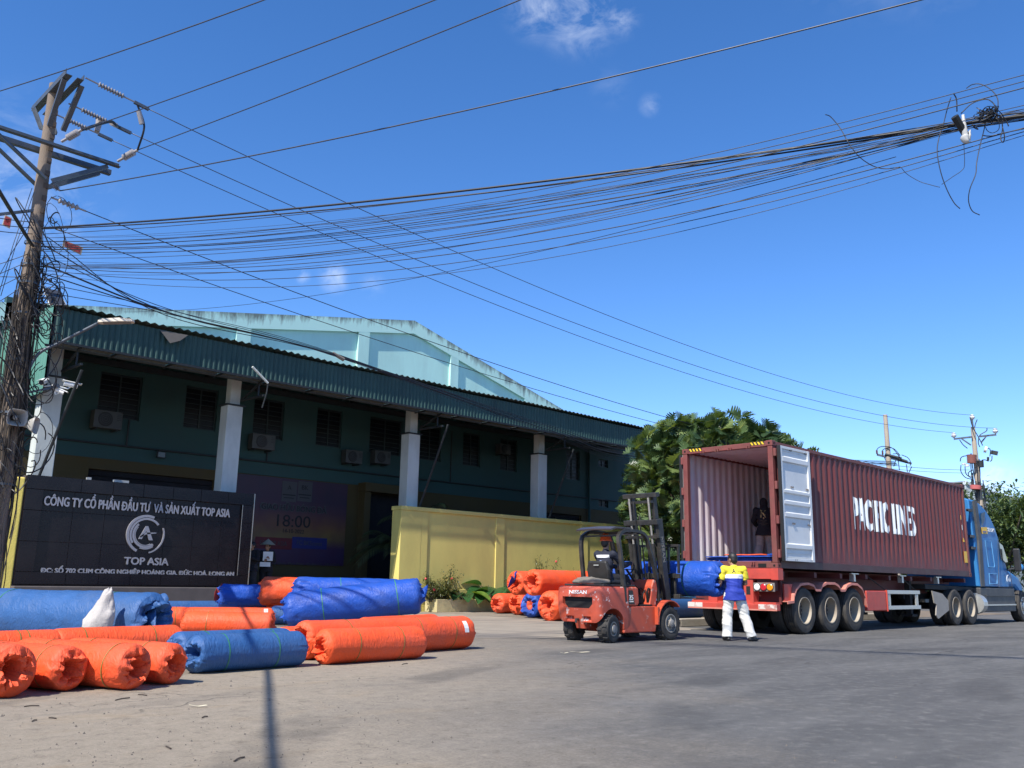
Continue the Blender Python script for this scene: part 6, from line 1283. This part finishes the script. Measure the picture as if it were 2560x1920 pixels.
# loudspeakers on the pole
plw = M('grey_horn', (.33, .31, .28), .5, var=.15); 
for (u, v, lab, dirx) in ((38, 1044, 'grey horn loudspeaker half buried in cables on the pole', (.1, -1, -.1)), (76, 1062, 'grey square horn loudspeaker facing the entrance on the pole', (.9, -.55, -.1))):
    p = PY(u, v, PYc-.34); r = thing('loudspeaker', lab, 'loudspeaker', p, 0, 'horn loudspeakers on the pole'); dv = Vector(dirx).normalized(); sv = dv.cross(Vector((0, 0, 1))).normalized(); uv = sv.cross(dv); h = MB(); secs = ((-.2, .04, .035), (-.05, .07, .06), (.06, .15, .13), (.1, .175, .15))
    for t, a_, c_ in secs:
        for i in range(16): th = 6.283*i/16; ct_, st__ = math.cos(th), math.sin(th); f_ = (abs(ct_)**5+abs(st__)**5)**(-.2); h.v.append(tuple(p+dv*t+sv*a_*ct_*f_+uv*c_*st__*f_))
    for j in range(3):
        for i in range(16): h.f.append((j*16+i, j*16+(i+1) % 16, (j+1)*16+(i+1) % 16, (j+1)*16+i))
    h.f.append(tuple(range(16))); h.build('horn', plw, r, smooth='auto', solid=.006); MB().ell(p+dv*.02, (.05, .05, .05), 10, 7).build('driver_plug', plw, r, smooth=True); MB().bar(p-dv*.15, (PXc, PYc-.1, p.z+.05), .03, .03).build('bracket', galv, r)
# security cameras on the pillar arm
camw = M('camera_white', (.72, .72, .7), .4)
arm0 = PY(48, 986, 24.1); arm1 = PY(135, 962, 24.1)
for (u, v, dd, lab, blk) in ((108, 955, (-.5, -.8, -.3), 'white security camera with black lens pointing at the road from the pillar', 1), (178, 962, (.95, -.2, -.12), 'white security camera under a hood pointing along the canopy', 0), (150, 978, (.75, -.5, -.35), 'small white security camera below the other two on the pillar', 0)):
    p = PY(u, v, 24.15); r = thing('security_camera', lab, 'security camera', p, 0, 'security cameras on the first pillar'); dv = Vector(dd).normalized(); sv = dv.cross(Vector((0, 0, 1))).normalized(); uv = sv.cross(dv); k = 1. if v != 978 else .75
    MB().cyl(p-dv*.17*k, p+dv*.15*k, .065*k, .07*k, 14).build('housing', camw, r, smooth='auto'); MB().cyl(p+dv*.152*k, p+dv*.165*k, .058*k, n=14).build('lens', hzb, r)
    s = MB(); s.sheet([-.22*k, .24*k], [-1, -.5, 0, .5, 1], lambda a, c: p+dv*a+sv*c*.085*k+uv*(.085*k-.03*k*c*c)); s.build('sun_hood', camw, r, fix=False, solid=.008); MB().tube([p-uv*.05, p-uv*.12-dv*.05, arm1+Vector((0, .1, 0))], .02, 6).build('mount', camw, r)
o = MB().bar(arm0, arm1+Vector((.15, .05, .0)), .04, .05).build('camera_arm', galv); tag(o, 'grey steel arm carrying the security cameras off the pillar', 'arm'); MB().box(arm1.x, arm1.x+.12, 24.1, 25.0, arm1.z-.05, arm1.z+.05).build('wall_bracket', galv, o)
# ---------------------------------------------------------------- far poles
fpc = M('far_pole_concrete', (.36, .3, .23), .9, var=.12)
def ray_at(u, v, dist):
    q = Vector(wr(u, v)); return Vector(OC)+q*(dist/math.hypot(q.x, q.y))
t1 = ray_at(2213, 1037, 51); fp1 = thing('utility_pole', 'bare topped concrete pole with one crossarm rising behind the container', 'utility pole', (t1.x, t1.y, 0))
MB().cyl((t1.x, t1.y, 0), t1, .2, .11, 14).build('shaft', fpc, fp1, smooth='auto')
def q1(x, y, dist=51): return ray_at(2160+x/5.53, 980+y/5.53, dist)
MB().bar(q1(180, 865), q1(660, 990), .12, .1).build('crossarm', galv, fp1)
for a in ((290, 860, 520, 920), (470, 920, 600, 965)): MB().cyl(q1(*a[:2], 50.9), q1(*a[2:], 50.9), .07, n=8).build('insulator', dsteel, fp1)
for pts in (((180, 865), (178, 800), (240, 755), (380, 770), (470, 870), (540, 960)), ((262, 880), (255, 810), (330, 770), (420, 790), (500, 880)), ((400, 855), (480, 860), (470, 930)), ((520, 870), (600, 905), (640, 960), (640, 1020))): MB().tube(catmull([q1(*p, 50.8) for p in pts], 5), .02, 5).build('jumper_cable', wirem, fp1)
for u, v in ((176, 830), (255, 840)): MB().cyl(q1(u, v-25), q1(u+4, v+25), .05, n=8).build('insulator', M('brown_insulator', (.2, .07, .05), .4), fp1)
for a in ((280, 900, 345, 1040), (470, 940, 490, 1080), (585, 1000, 600, 1110), (660, 1030, 620, 1120), (440, 940, 410, 1030)): MB().tube([q1(*a[:2]), q1(*a[2:])], .025, 5).build('stay', galv, fp1)
t2 = ray_at(2432, 1068, 55); fp2 = thing('utility_pole', 'concrete pole carrying transformers and switchgear beyond the truck cab', 'utility pole', (t2.x, t2.y, 0))
MB().cyl((t2.x, t2.y, 0), t2, .24, .11, 14).build('shaft', fpc, fp2, smooth='auto')
def q2(x, y, dist=54.8): return ray_at(2160+x/5.53, 980+y/5.53, dist)
MB().bar(q2(1240, 650), q2(1500, 620), .09, .09).bar(q2(1600, 615), q2(1830, 590), .09, .09).build('crossarm', galv, fp2); MB().bar(q2(1340, 640), q2(1480, 735), .07, .07).build('brace', galv, fp2); MB().bar(q2(1695, 605), q2(1620, 700), .07, .07).build('brace', galv, fp2)
MB().cyl(q2(1490, 360), q2(1505, 480), .05, n=8).build('pin', galv, fp2)
pw = M('white_porcelain', (.7, .7, .68), .3)
ends2 = [q2(1490, 318), q2(1835, 500), q2(1240, 562)]
for (x, y) in ((1495, 350), (1815, 540), (1240, 600)): c = q2(x, y); MB().lathe([(.03, -.15), (.13, -.06), (.15, 0), (.08, .05), (.12, .1), (.04, .16)], c, (0, 0, 1), 14).build('insulator', pw, fp2, smooth='auto')
for (x0, y0, x1, y1, r, m_) in ((1490, 870, 1490, 985, .42, 'brown_insulator'), (1610, 950, 1620, 1040, .25, None), (1665, 790, 1700, 800, .3, 'w'), (1545, 1290, 1545, 1345, .5, 'r'), (1380, 985, 1385, 1005, .2, 'w'), (1425, 1005, 1430, 1030, .2, 'w'), (1500, 1215, 1500, 1280, .12, 'd'), (1650, 1290, 1660, 1370, .12, 'd'), (1715, 900, 1715, 950, .1, 'd')):
    m = {'w': pw, 'r': M('red_switch', (.5, .13, .12), .5), None: dsteel, 'd': dsteel}.get(m_) or MATS[m_]; a, c = q2(x0, y0, 54.6), q2(x1, y1, 54.6); MB().cyl(a, c+Vector((.001, 0, 0)), r*.6, r*.55, 12).build('transformer' if r > .25 else 'bushing', m, fp2, smooth='auto')
p = q2(1800, 840); MB().bar(q2(1755, 830), q2(1850, 850), .25, .2).build('switch_box', dsteel, fp2)
for pts in (((1465, 350), (1500, 480), (1580, 620), (1640, 740)), ((1700, 500), (1690, 540), (1600, 600), (1580, 700), (1600, 760)), ((1320, 660), (1370, 730), (1430, 780)), ((1340, 1010), (1340, 1100), (1400, 1180), (1500, 1210)), ((1395, 1030), (1410, 1130), (1480, 1190)), ((1330, 960), (1350, 900), (1450, 875)), ((1700, 770), (1745, 800), (1740, 890)), ((1770, 880), (1765, 940), (1740, 960)), ((1500, 1080), (1450, 1110), (1450, 1160), (1510, 1160)), ((1630, 940), (1680, 940), (1720, 960)), ((1565, 380), (1540, 440), (1530, 490))): MB().tube(catmull([q2(*p, 54.5) for p in pts], 5), .025, 5).build('jumper_cable', wirem, fp2)
kb = MB(); 
for k in range(30): z = rc.uniform(.2, 6.4); a = rc.uniform(0, 6.28); kb.tube([(t2.x+.3*math.cos(a), t2.y+.3*math.sin(a), z), (t2.x+.28*math.cos(a+.5), t2.y+.28*math.sin(a+.5), z+1.2), (t2.x+.25*math.cos(a+.7), t2.y+.25*math.sin(a+.7), z+2)], .03, 4)
kb.build('cable_bundle', wirem, fp2)['kind'] = 'stuff'
# ---------------------------------------------------------------- overhead lines
def wire(pts, r, label, group, name='power_line', m=None): o = MB().tube(pts, r*.62, 6).build(name, m or wirem, smooth=True); return tag(o, label, 'cable', group)
gv = 'conductors strung from the near pole to the far pole'; gw = 'conductors crossing the road overhead'
for k, (e, s_) in enumerate(zip((ends2[0], ends2[1], ends2[2]), (1.35, 1.5, 1.3))): wire(sagline(VS[k]+Vector((.2, 0, -.03)), e, s_, 40), .016, ('bare conductor sagging to the pin on top of the far transformer pole', 'bare conductor sagging to the outer arm insulator of the far transformer pole', 'bare conductor sagging to the truck side arm insulator of the far transformer pole')[k], gv, m=alw)
wire(sagline(lv[1], q2(1460, 1078), 1.3, 40), .016, 'low conductor running from the near pole rack to the far transformer pole', gv)
wire(sagline((PXc+.15, PYc-.15, PY(150, 580, PYc).z), q2(1450, 1120), 1.2, 40), .014, 'insulated cable below the bare conductors, running toward the far pole', gv)
def toward(u, v, z): return G(u, v, z)
def over(p, uv, z, r, lab, sag=.2, ext=1.6):
    q = toward(*uv, z); q = Vector(p)+(q-Vector(p))*ext; return wire(sagline(p, q, sag, 30), r, lab, gw, m=alw)
over(WS[0]+Vector((0, 0, .02)), (619, 2), 9.6, .016, 'overhead conductor passing in front of the top of the near pole', .1)
over(WS[1], (1047, 2), 9.5, .016, 'overhead conductor from the middle insulator of the lower crossarm', .1)
over(WS[2], (1261, 2), 9.4, .016, 'overhead conductor from the end insulator of the lower crossarm', .1)
over(lv[0], (2187, 2), 8.6, .02, 'lone grey neutral conductor crossing high over the container', .25, 1.25)
# telecom fan over the road to a pole on the other side
rt_ = random.Random(41); gt = 'telecom cables fanning across the sky over the road'
tx = G(2440, 292, 6.6)      # where the cables gather
def tel(z0, uv, r, lab, sag, z1=6.6, ext=1.3, dy=0.):
    p = Vector((PXc+.02, PYc-.18+dy, z0)); q = G(*uv, z1); q2_ = p+(q-p)*ext; n = 44; pts = []
    for i in range(n+1):
        t = i/n*ext; pts.append(p+(q-p)*t-Vector((0, 0, sag*4*t*(1-t) if t < 1 else -sag*.6*(t-1))))
    return wire(pts, r, lab, gt, 'telecom_cable')
zA = PY(125, 583, PYc).z
tel(zA, (2430, 305), .03, 'thick black telecom cable bundle rising across the sky to the wire tangle', .18)
tel(zA-.02, (2425, 309), .02, 'cable lashed beneath the thick black telecom bundle', .24)
for k in range(3): tel(PY(130, 618+k*7, PYc).z, (2560, 186+k*16), .009+.003*(k == 2), 'one of three thin upper telecom lines above the wire tangle', .55+.03*k, 6.9)
for k in range(17):
    tel(PY(130, 600+k*5.6+rt_.uniform(-12, 12), PYc).z, (2420+rt_.uniform(-30, 30), 300+rt_.uniform(-4, 26)), rt_.choice([.005, .006, .007, .01]), 'thin telecom line drooping in the fan below the thick bundle', .2+.032*k+rt_.uniform(-.12, .14), dy=rt_.uniform(-.05, .15))
for k in range(3): tel(PY(130, 640+k*20, PYc).z, (2560, 262+k*9), .008, 'thin telecom line running just over the wire tangle', .5+.05*k, 6.7)
for k in range(3): tel(PY(130, 680+k*8, PYc).z, (2560, 318+k*9), .011-.002*k, 'lowest telecom line of the fan passing under the wire tangle', .75+.1*k, 6.4)
p = PY(310, 780, 24.0); q = G(2240, 392, 6.3); wire(sagline(p, q, .5, 30), .008, 'single drop wire rising from the canopy roof toward the tangle', gt, 'telecom_cable')
# cables along the front of the factory
ge = 'cables slung along the canopy toward the far poles'
kn = PY(845, 890, 21.5)
for k, (z0, r, dz) in enumerate(((6.9, .016, .0), (6.78, .022, .03), (6.72, .014, .08), (6.55, .03, -.02), (6.5, .02, -.06), (6.4, .012, .12), (6.25, .012, -.1))):
    s0 = Vector((PXc+.15, PYc-.1+.03*k, PY(130, 600+k*22, PYc).z)); k2 = kn+Vector((.0, .0, dz*.4)); m1 = PY(411+k*9, 787-6*(k % 3)+(k > 3)*8, 19.6); e0 = PY(1370, 1062+k*4, 23.0); e1 = PY(1640, 1128+k*6, 22.4); e2 = q1(420+k*10, 960+k*10, 50.5)
    wire(catmull([s0, m1, k2, e0, e1, e2], 9), r, 'black cable slung in front of the corrugated fascia toward the far pole', ge, 'telecom_cable')
kb = MB(); kb.tube([kn+Vector((-.18, 0, .05)), kn+Vector((.2, 0, -.07))], [.05, .06], 8); tag(kb.build('cable_knot', M('faded_rope', (.2, .17, .14), .9)), 'grey rope knot binding the cables before the canopy', 'knot')
# cables leaving to the left of the pole
gl_ = 'cables leaving the pole toward the neighbouring shed'
for k, (v0, u1, v1) in enumerate(((560, -30, 480), (575, -30, 500), (590, -30, 520), (640, -30, 690), (660, -30, 730), (690, -40, 780), (700, -40, 650), (720, -30, 840))):
    a = Vector((PXc-.12, PYc-.12, PY(80, v0, PYc).z)); e = PY(u1-160, v1, 16.5 if k < 3 else 19.); wire(sagline(a, a+(e-a)*1.6, .15, 14), .012, 'black cable leaving the pole away from the entrance', gl_, 'telecom_cable')
for k, (u0, v0, u1, v1) in enumerate(((80, 470, -10, 760), (85, 480, 2, 740), (75, 560, -8, 700))): wire([PY(u0, v0, PYc-.25), PY((u0+u1)/2-3, (v0+v1)/2, PYc-.3), PY(u1, v1, PYc-.35)], .01, 'thin stay wire slanting down beside the pole', gl_, 'stay_wire')
# heavy cable run from the pole toward the near side of the road; its shadow lies along the yard
sA, sB = G(663, 1645), G(684, 1915); sh_ = Vector((SUN.x/SUN.z, SUN.y/SUN.z, 0))*6.9
cA, cB = sA+sh_, sB+sh_; cA.z = cB.z = 6.9; cE = cA+(cB-cA)*3
for k in range(2): a_ = k*2.6; o_ = Vector((.02*math.cos(a_), .01, .02*math.sin(a_))); wire(catmull([Vector((PXc-.1, PYc-.15, 7.1))+o_, cA+o_, cB+o_, cE+o_], 8), .035, 'heavy black cable of the bundle crossing the yard overhead', 'heavy cables crossing the yard', 'telecom_cable')
# ---------------------------------------------------------------- wire tangle on the telecom bundle
tg_ = thing('cable_tangle', 'tangle of loose looped wires with white splice closure on the telecom bundle', 'cable tangle', tx)
D_ = tx.length
def q3(x, y, dd=0): return ray_at(2000+x/3.95, 180+y/3.95, math.hypot(tx.x, tx.y)+dd)
for pts, r in ((((250, 420), (300, 440), (380, 530), (430, 610), (480, 700), (560, 810), (640, 880), (740, 935), (850, 955), (990, 938)), .008), (((1000, 945), (1060, 1010), (1180, 1080), (1290, 1115), (1380, 1138)), .005), (((1490, 250), (1450, 380), (1420, 500), (1370, 660), (1355, 800), (1390, 990), (1450, 1160), (1520, 1290), (1580, 1350)), .008), (((1615, 660), (1625, 900), (1600, 970), (1500, 1040), (1400, 1110)), .005), (((1830, 460), (1820, 560), (1780, 720), (1745, 900), (1735, 1010), (1680, 1150), (1665, 1270), (1700, 1370), (1775, 1412)), .008), (((1645, 160), (1700, 125), (1780, 120), (1880, 170), (1950, 260), (1955, 370)), .008), (((1590, 410), (1700, 310), (1830, 270), (1900, 300), (1950, 370)), .009), (((1515, 210), (1545, 270), (1550, 390)), .01), (((1985, 420), (2000, 560), (1980, 650), (2005, 695), (2020, 640), (2000, 540)), .009), (((2000, 430), (2040, 490), (2060, 535)), .009), (((1830, 540), (1850, 580), (1900, 602), (1960, 570), (1965, 500), (1940, 440)), .006), (((1690, 480), (1720, 550), (1760, 565), (1700, 520)), .008), (((1800, 625), (1880, 632), (2000, 605), (2212, 560)), .009)):
    MB().tube(catmull([q3(*p, .05*math.sin(i)) for i, p in enumerate(pts)], 5), r*.75, 5).build('loose_wire', wirem, tg_, smooth=True)
b = MB()
for k in range(24):
    c = q3(rt_.uniform(1760, 1960), rt_.uniform(380, 450)); R_ = rt_.uniform(.05, .14); ph = rt_.uniform(0, 6)
    b.tube([c+Vector((R_*math.cos(ph+i*.6)*.8, R_*math.sin(ph+i*.6)*.5, R_*.6*math.sin(ph*2+i*.6))) for i in range(11)], .006, 4)
b.build('wire_coil', wirem, tg_)['kind'] = 'stuff'
cp = q3(1615, 470); MB().cyl(cp+Vector((-.15, .05, .0)), cp+Vector((.05, 0, -.2)), .045, .04, 10).build('splice_closure', dsteel, tg_)
wb = MB(); wb.ell(cp+Vector((0, 0, -.26)), (.045, .045, .06), 14, 10); wb.ell(cp+Vector((.06, -.04, -.2)), (.018, .018, .08), 10, 8); wb.cap(cp+Vector((0, 0, .04)), cp+Vector((0, 0, -.22)), .02, .03); wb.v = [tuple(Vector(v)+Vector((nse(*(Vector(v)*12)), nse(*(Vector(v)*12+Vector((3, 0, 0)))), 0))*.04) for v in wb.v]; wb.build('plastic_wrap', M('white_plastic', (.4, .4, .39), .5), tg_, smooth=True)
# ---------------------------------------------------------------- breadfruit tree
brk = M('bark', (.12, .095, .07), .9, var=.3, scale=8, bump=.6, bscale=16)
bl = [leafmat('lobed_leaf', (.062, .105, .034), .5, .25), leafmat('lobed_leaf_pale', (.13, .18, .055), .5, .25), leafmat('lobed_leaf_dark', (.03, .06, .026), .4, .3)]
midrib = leafmat('leaf_midrib', (.28, .3, .1), .4)
def lobed(mat, seed, L=.62):
    r_ = random.Random(seed); b = MB(); n = 6; mid = []
    droop = r_.uniform(.1, .5); fold = r_.uniform(.1, .35)
    def pt(t, s_): return (s_, L*t, -droop*L*t*t*.6+abs(s_)*fold)
    out = []
    for k in range(n):
        t0 = .12+.78*k/n; w = (.3+.22*math.sin(math.pi*(k+.8)/n))*L*(.55 if k == n-1 else 1)
        out += [(t0, .05*L*(1-.4*k/n)), (t0+.10, w*.8), (t0+.2, w), (t0+.14, .07*L*(1-.4*k/n))]
    for sgn in (-1, 1):
        o = len(b.v); b.v += [pt(.0, 0)]
        for k in range(n):
            a = out[4*k:4*k+4]; i0 = len(b.v); b.v += [pt(a[0][0], 0), pt(a[3][0]+.02, 0)]+[pt(q[0], sgn*q[1]) for q in a]
            b.f += [(i0, i0+2, i0+3, i0+4)[::sgn], (i0, i0+4, i0+5, i0+1)[::sgn]]
    i0 = len(b.v); b.v += [pt(.88, -.04*L), pt(1.04, 0), pt(.88, .04*L), (-.012*L/.6, 0, .006), (.012*L/.6, 0, .006), (.006*L/.6, L*.9, -droop*L*.49+.008), (-.006*L/.6, L*.9, -droop*L*.49+.008)]; b.f += [(i0, i0+2, i0+1), (i0+3, i0+4, i0+5, i0+6)]
    me = b.mesh('leaf'); me.materials.append(mat); me.materials.append(midrib); me.polygons[len(me.polygons)-1].material_index = 1; return me
LM = [[lobed(m, 10*i+k) for k in range(3)] for i, m in enumerate(bl)]
rl = random.Random(77)
def breadfruit(x, y, top, rad, label, nros, name='breadfruit_tree', keep=260, lean=(0, 0), zlo=1.2, scale=1., squash=1.):
    r = thing(name, label, 'tree', (x, y, 0)); b = MB()
    b.tube(catmull([(x, y, 0), (x+.1, y, top*.25), (x-.05, y+.05, top*.5), (x+.05, y, top*.8)], 4), [.16-.0085*i for i in range(13)], 10); b.build('trunk', brk, r, smooth=True)
    br = MB(); tips = []
    for k in range(nros):
        a = rl.uniform(0, 6.28); e = rl.random()**.45; tt = rl.random()**.75; prof_ = (.62+.38*math.sin(tt*2.6))*(1 if tt < .85 else 1-(tt-.85)*1.6)*(1+.28*nse(math.cos(a)*1.6+x, math.sin(a)*1.6, tt*3)); z = zlo+(top-zlo)*tt*(1+.1*nse(math.cos(a)*2, math.sin(a)*2+x, 7)); q = Vector((x+rad*e*prof_*math.cos(a)+lean[0]*z/top, y+rad*e*prof_*math.sin(a)*squash+lean[1], z-.3)); tips.append(q)
        if k % 3 == 0: s0 = Vector((x, y, max(.6, z*.55))); br.tube(catmull([s0, s0.lerp(q, .5)+Vector((0, 0, -.15)), q], 3), [.05, .045, .04, .03, .025, .02, .015], 5)
    br.build('branch', brk, r)
    P_ = []
    for q in tips:
        m = rl.randint(6, 9); out = (q-Vector((x, y, q.z-.8))).normalized()
        for j in range(m):
            a = 6.283*j/m+rl.uniform(-.3, .3); el = rl.uniform(-.9, .9); d = (Vector((math.cos(a)*math.cos(el), math.sin(a)*math.cos(el), math.sin(el)))+out*.35).normalized(); P_.append((q, d, rl.uniform(.75, 1.25)*scale))
    P_.sort(key=lambda t: t[0].x*.85+t[0].y*.53)
    far = [MB() for _ in bl]; cnt = 0
    for (q, d, s_) in P_:
        X = d.cross(Vector((0, 0, 1))); X = X.normalized() if X.length > .01 else Vector((1, 0, 0)); Z = X.cross(d).normalized(); ra = rl.gauss(0, .75); X, Z = X*math.cos(ra)+Z*math.sin(ra), Z*math.cos(ra)-X*math.sin(ra); mt_ = Matrix.Translation(q+d*.05)@Matrix((( X.x, d.x, Z.x, 0), (X.y, d.y, Z.y, 0), (X.z, d.z, Z.z, 0), (0, 0, 0, 1)))@Matrix.Scale(s_, 4)
        ci = rl.choices((0, 1, 2), (.5, .25, .25))[0]; me = rl.choice(LM[ci])
        if cnt < keep:
            o = bpy.data.objects.new('leaf', me); COL.objects.link(o); o.parent = r; o.matrix_local = Matrix.Translation((-x, -y, 0))@mt_; cnt += 1
        else: far[ci].add([mt_@v.co for v in me.vertices], [tuple(p.vertices) for p in me.polygons])
    for ci, f in enumerate(far):
        if f.v: o = f.build('foliage', bl[ci], r, fix=False); o['kind'] = 'stuff'
    return r
tp = ray_at(1790, 1300, 33.5)
breadfruit(tp.x, tp.y, 7.05, 3.0, 'breadfruit tree with large lobed leaves rising behind the container mouth', 430, keep=285, zlo=.5, scale=.84)
tp = ray_at(1900, 1300, 37); breadfruit(tp.x, tp.y, 6.7, 2.3, 'breadfruit tree whose top leaves just clear the container roof', 110, keep=40, zlo=2.5)
tp = ray_at(1690, 1300, 39); breadfruit(tp.x, tp.y, 6.2, 2.6, 'shaded breadfruit tree filling the gap at the end of the factory', 170, keep=40, zlo=.4)
# ---------------------------------------------------------------- distant street end
fl_m = [leafmat('far_leaf', (.05, .085, .03), .5, .3), leafmat('far_leaf_pale', (.11, .15, .05), .5, .3)]
def far_tree(x, y, top, rad, label, n, seed, name='street_tree', mi=0):
    r_ = random.Random(seed); r = thing(name, label, 'tree', (x, y, 0), 0, 'trees at the far end of the street'); t = MB(); t.tube([(x, y, 0), (x+.1, y, top*.35), (x, y+.1, top*.6)], [.25, .18, .1], 8)
    blobs = []
    for k in range(14): a = r_.uniform(0, 6.28); e = r_.random()**.5*rad*.7; blobs.append((Vector((x+e*math.cos(a), y+e*math.sin(a), top*r_.uniform(.38, .85))), rad*r_.uniform(.3, .5))); t.tube([(x, y, top*.35), blobs[-1][0]], [.08, .03], 5)
    t.build('trunk', brk, r); fs_ = [MB(), MB()]
    for k in range(n):
        c, q = r_.choice(blobs); v = Vector((r_.gauss(0, 1), r_.gauss(0, 1), r_.gauss(0, .8))).normalized()*q*r_.uniform(.55, 1.08); d = Vector((r_.gauss(0, 1), r_.gauss(0, 1), r_.gauss(-.1, .7))); leaf_faces(fs_[0 if r_.random() < .65 else 1], c+v, d, Vector((0, 0, 1)), r_.uniform(.22, .42), r_.uniform(.1, .18), segs=2)
    f0 = fs_[0].build('crown', fl_m[0], r, fix=False); f1 = fs_[1].build('crown', fl_m[1], r, fix=False)
p = ray_at(2520, 1450, 58); far_tree(p.x, p.y, 6.9, 3.6, 'dense leafy tree standing beyond the blue cab', 7000, 5)
p = ray_at(2600, 1450, 62); far_tree(p.x, p.y, 7.2, 3.6, 'leafy tree behind the cab mirror at the street end', 5000, 6)
p = ray_at(2700, 1450, 70); far_tree(p.x, p.y, 7.5, 4, 'leafy street tree furthest along the road', 3500, 8)
p = ray_at(2300, 1450, 66); far_tree(p.x, p.y, 4.4, 3, 'low bushy tree hidden behind the container', 2500, 9)
gw_ = M('grey_wall_sheet', (.42, .46, .46), .7, var=.08); gr_ = M('grey_roof_sheet', (.2, .22, .22), .6, var=.1)
wh = thing('warehouse', 'grey sheet clad warehouse with shallow roof behind the far trees', 'building', (85, 32, 0))
a0 = ray_at(2412, 1208, 78); a1 = ray_at(2466, 1230, 80); a2 = ray_at(2640, 1282, 92)
def wallq(pa, pb, nm, mat, z0=0): b = MB(); b.add([(pa.x, pa.y, z0), (pb.x, pb.y, z0), (pb.x, pb.y, pb.z), (pa.x, pa.y, pa.z)], [(0, 1, 2, 3)]); return b.build(nm, mat, wh, fix=False, solid=.1)
wallq(a0, a1, 'end_wall', gw_); wallq(a1, a2, 'side_wall', M('grey_green_wall', (.26, .3, .29), .7))
b = MB(); up_ = Vector((0, 0, .12)); o_ = Vector((10, 20, 1)); b.add([a0+up_, a1+up_, a2+up_, a2+o_, a0+o_], [(0, 1, 2, 3, 4)]); b.build('roof', gr_, wh, fix=False, solid=.1)
MB().tube([a0+Vector((0, 0, .05)), a1+Vector((0, 0, .05)), a2+Vector((0, 0, .05))], .2, 6).build('gutter', gw_, wh)
hs = thing('far_house', 'brown walled house with red tiled roof at the end of the street', 'house', tuple(ray_at(2570, 1445, 95))[:2]+(0,))
h0 = hs.location; MB().box(h0.x-6, h0.x+6, h0.y-5, h0.y+5, 0, 3).build('wall', M('tan_wall', (.4, .3, .22), .8), hs); MB().prism([(-6.5, 3), (6.5, 3), (0, 5.2)], lambda a, c: (h0.x-6.5+0, h0.y+a*.8, c), (13, 0, 0)).build('roof', M('red_tiles', (.35, .1, .06), .8), hs)
for k in (-3, 0, 3): w = MB().box(h0.x-6.05, h0.x-6.003, h0.y+k-.5, h0.y+k+.5, 1, 2.2).build('window', blackglass, hs)
# long boundary wall of the next plot, beyond the tree
nw = thing('next_plot_wall', 'low grey block wall running along the far verge behind the truck', 'wall', (48, 26, 0)); MB().box(36.2, 70, 25.0, 25.2, 0, 2.2).build('wall', M('block_wall', (.3, .29, .27), .9, var=.2), nw)
for k in range(10): MB().box(36.2+k*3.6, 36.5+k*3.6, 24.93, 25.27, 0, 2.35).build('pier', MATS['block_wall'], nw)
# kerb under the tree
kc = M('kerb_concrete', (.36, .32, .26), .9, var=.2, scale=3, bump=.4, bscale=25, dirt=(.2, .17, .13), dscale=1.2, damt=.6)
kk = thing('kerb', 'low worn concrete kerb beside the trailer wheels', 'kerb', (24, 13.9, 0))
for k in range(12): MB().box(19.5+k*1.25+.008, 20.75+k*1.25-.008, 13.7+random.uniform(-.01, .01), 13.95, 0, .2).build('kerb_stone', kc, kk, bevel=.02)
MB().prism([(18.9, 0), (19.5, 0), (19.5, .19)], lambda a, c: (a, 13.7, c), (0, .25, 0)).build('kerb_ramp', kc, kk)
vg = MB().sheet([24.5, 27, 30, 46], [13.96, 18, 23.6], lambda x, y: (x, y, .008)); tag(vg.build('verge', M('verge_earth', (.17, .13, .09), .95, var=.3, scale=2, bump=.5, bscale=20), fix=False), 'bare earth verge under the breadfruit trees', None, kind='structure')
# ---------------------------------------------------------------- litter and grit
sm = MB(); rg = random.Random(3)
for k in range(1100):
    u = rg.uniform(-20, 2580); v = 1600+320*rg.random()**.7
    p = G(u, v); s = abs(rg.gauss(0, .0035))+.002
    if rg.random() > (.95 if u < 1000 else .15): continue
    sm.add([(p.x-s, p.y-s, 0), (p.x+s, p.y-s*.6, 0), (p.x+s*.7, p.y+s, 0), (p.x-s*.8, p.y+s*.7, 0), (p.x, p.y, s*1.3)], [(0, 1, 4), (1, 2, 4), (2, 3, 4), (3, 0, 4)])
tag(sm.build('grit', M('grit', (.13, .11, .09), .9, var=.4, scale=40), fix=False), 'scattered grit and small stones on the yard', 'grit', kind='stuff')
tw = M('dry_twig', (.06, .045, .035), .9)
for (u, v, du, dv, lab) in ((60, 1768, 38, -2, 'dry twig lying in front of the orange rolls'), (288, 1752, 36, -6, 'thin dry twig on the dust before the rolls'), (345, 1738, 22, 2, 'short twig beside the roll with gathered opening'), (80, 1805, 12, -3, 'small dark leaf scrap on the dust'), (122, 1796, 18, 2, 'curled dry leaf on the dust'), (505, 1796, 14, -3, 'curled dark scrap on the asphalt edge'), (415, 1868, 12, 6, 'bent twig on the grey dust'), (585, 1905, 26, -10, 'dark twig at the yard edge'), (1005, 1662, 14, -2, 'brown leaf scrap beside the short orange roll')):
    a, c = G(u, v), G(u+du, v+dv); m = a.lerp(c, .5)+Vector((0, .01, .008)); o = MB().tube(catmull([a+Vector((0, 0, .005)), m, c+Vector((0, 0, .006))], 4), .005, 5).build('twig', tw); tag(o, lab, 'twig', 'twigs and dry scraps on the ground')
for (u, v, w, lab) in ((1450, 1632, .1, 'flat yellowish scrap of card behind the forklift'), (495, 1768, .05, 'pale paper scrap on the dust'), (1411, 1634, .04, 'tiny white scrap on the road')):
    p = G(u, v); o = MB().sheet([-1, 0, 1], [-1, 1], lambda a, c: (p.x+a*w, p.y-a*w*.9+c*w*.3, .008+.01*abs(a))).build('litter', M('card_scrap', (.6, .54, .38), .8), fix=False, solid=.002); tag(o, lab, 'litter', 'scraps of litter on the road')
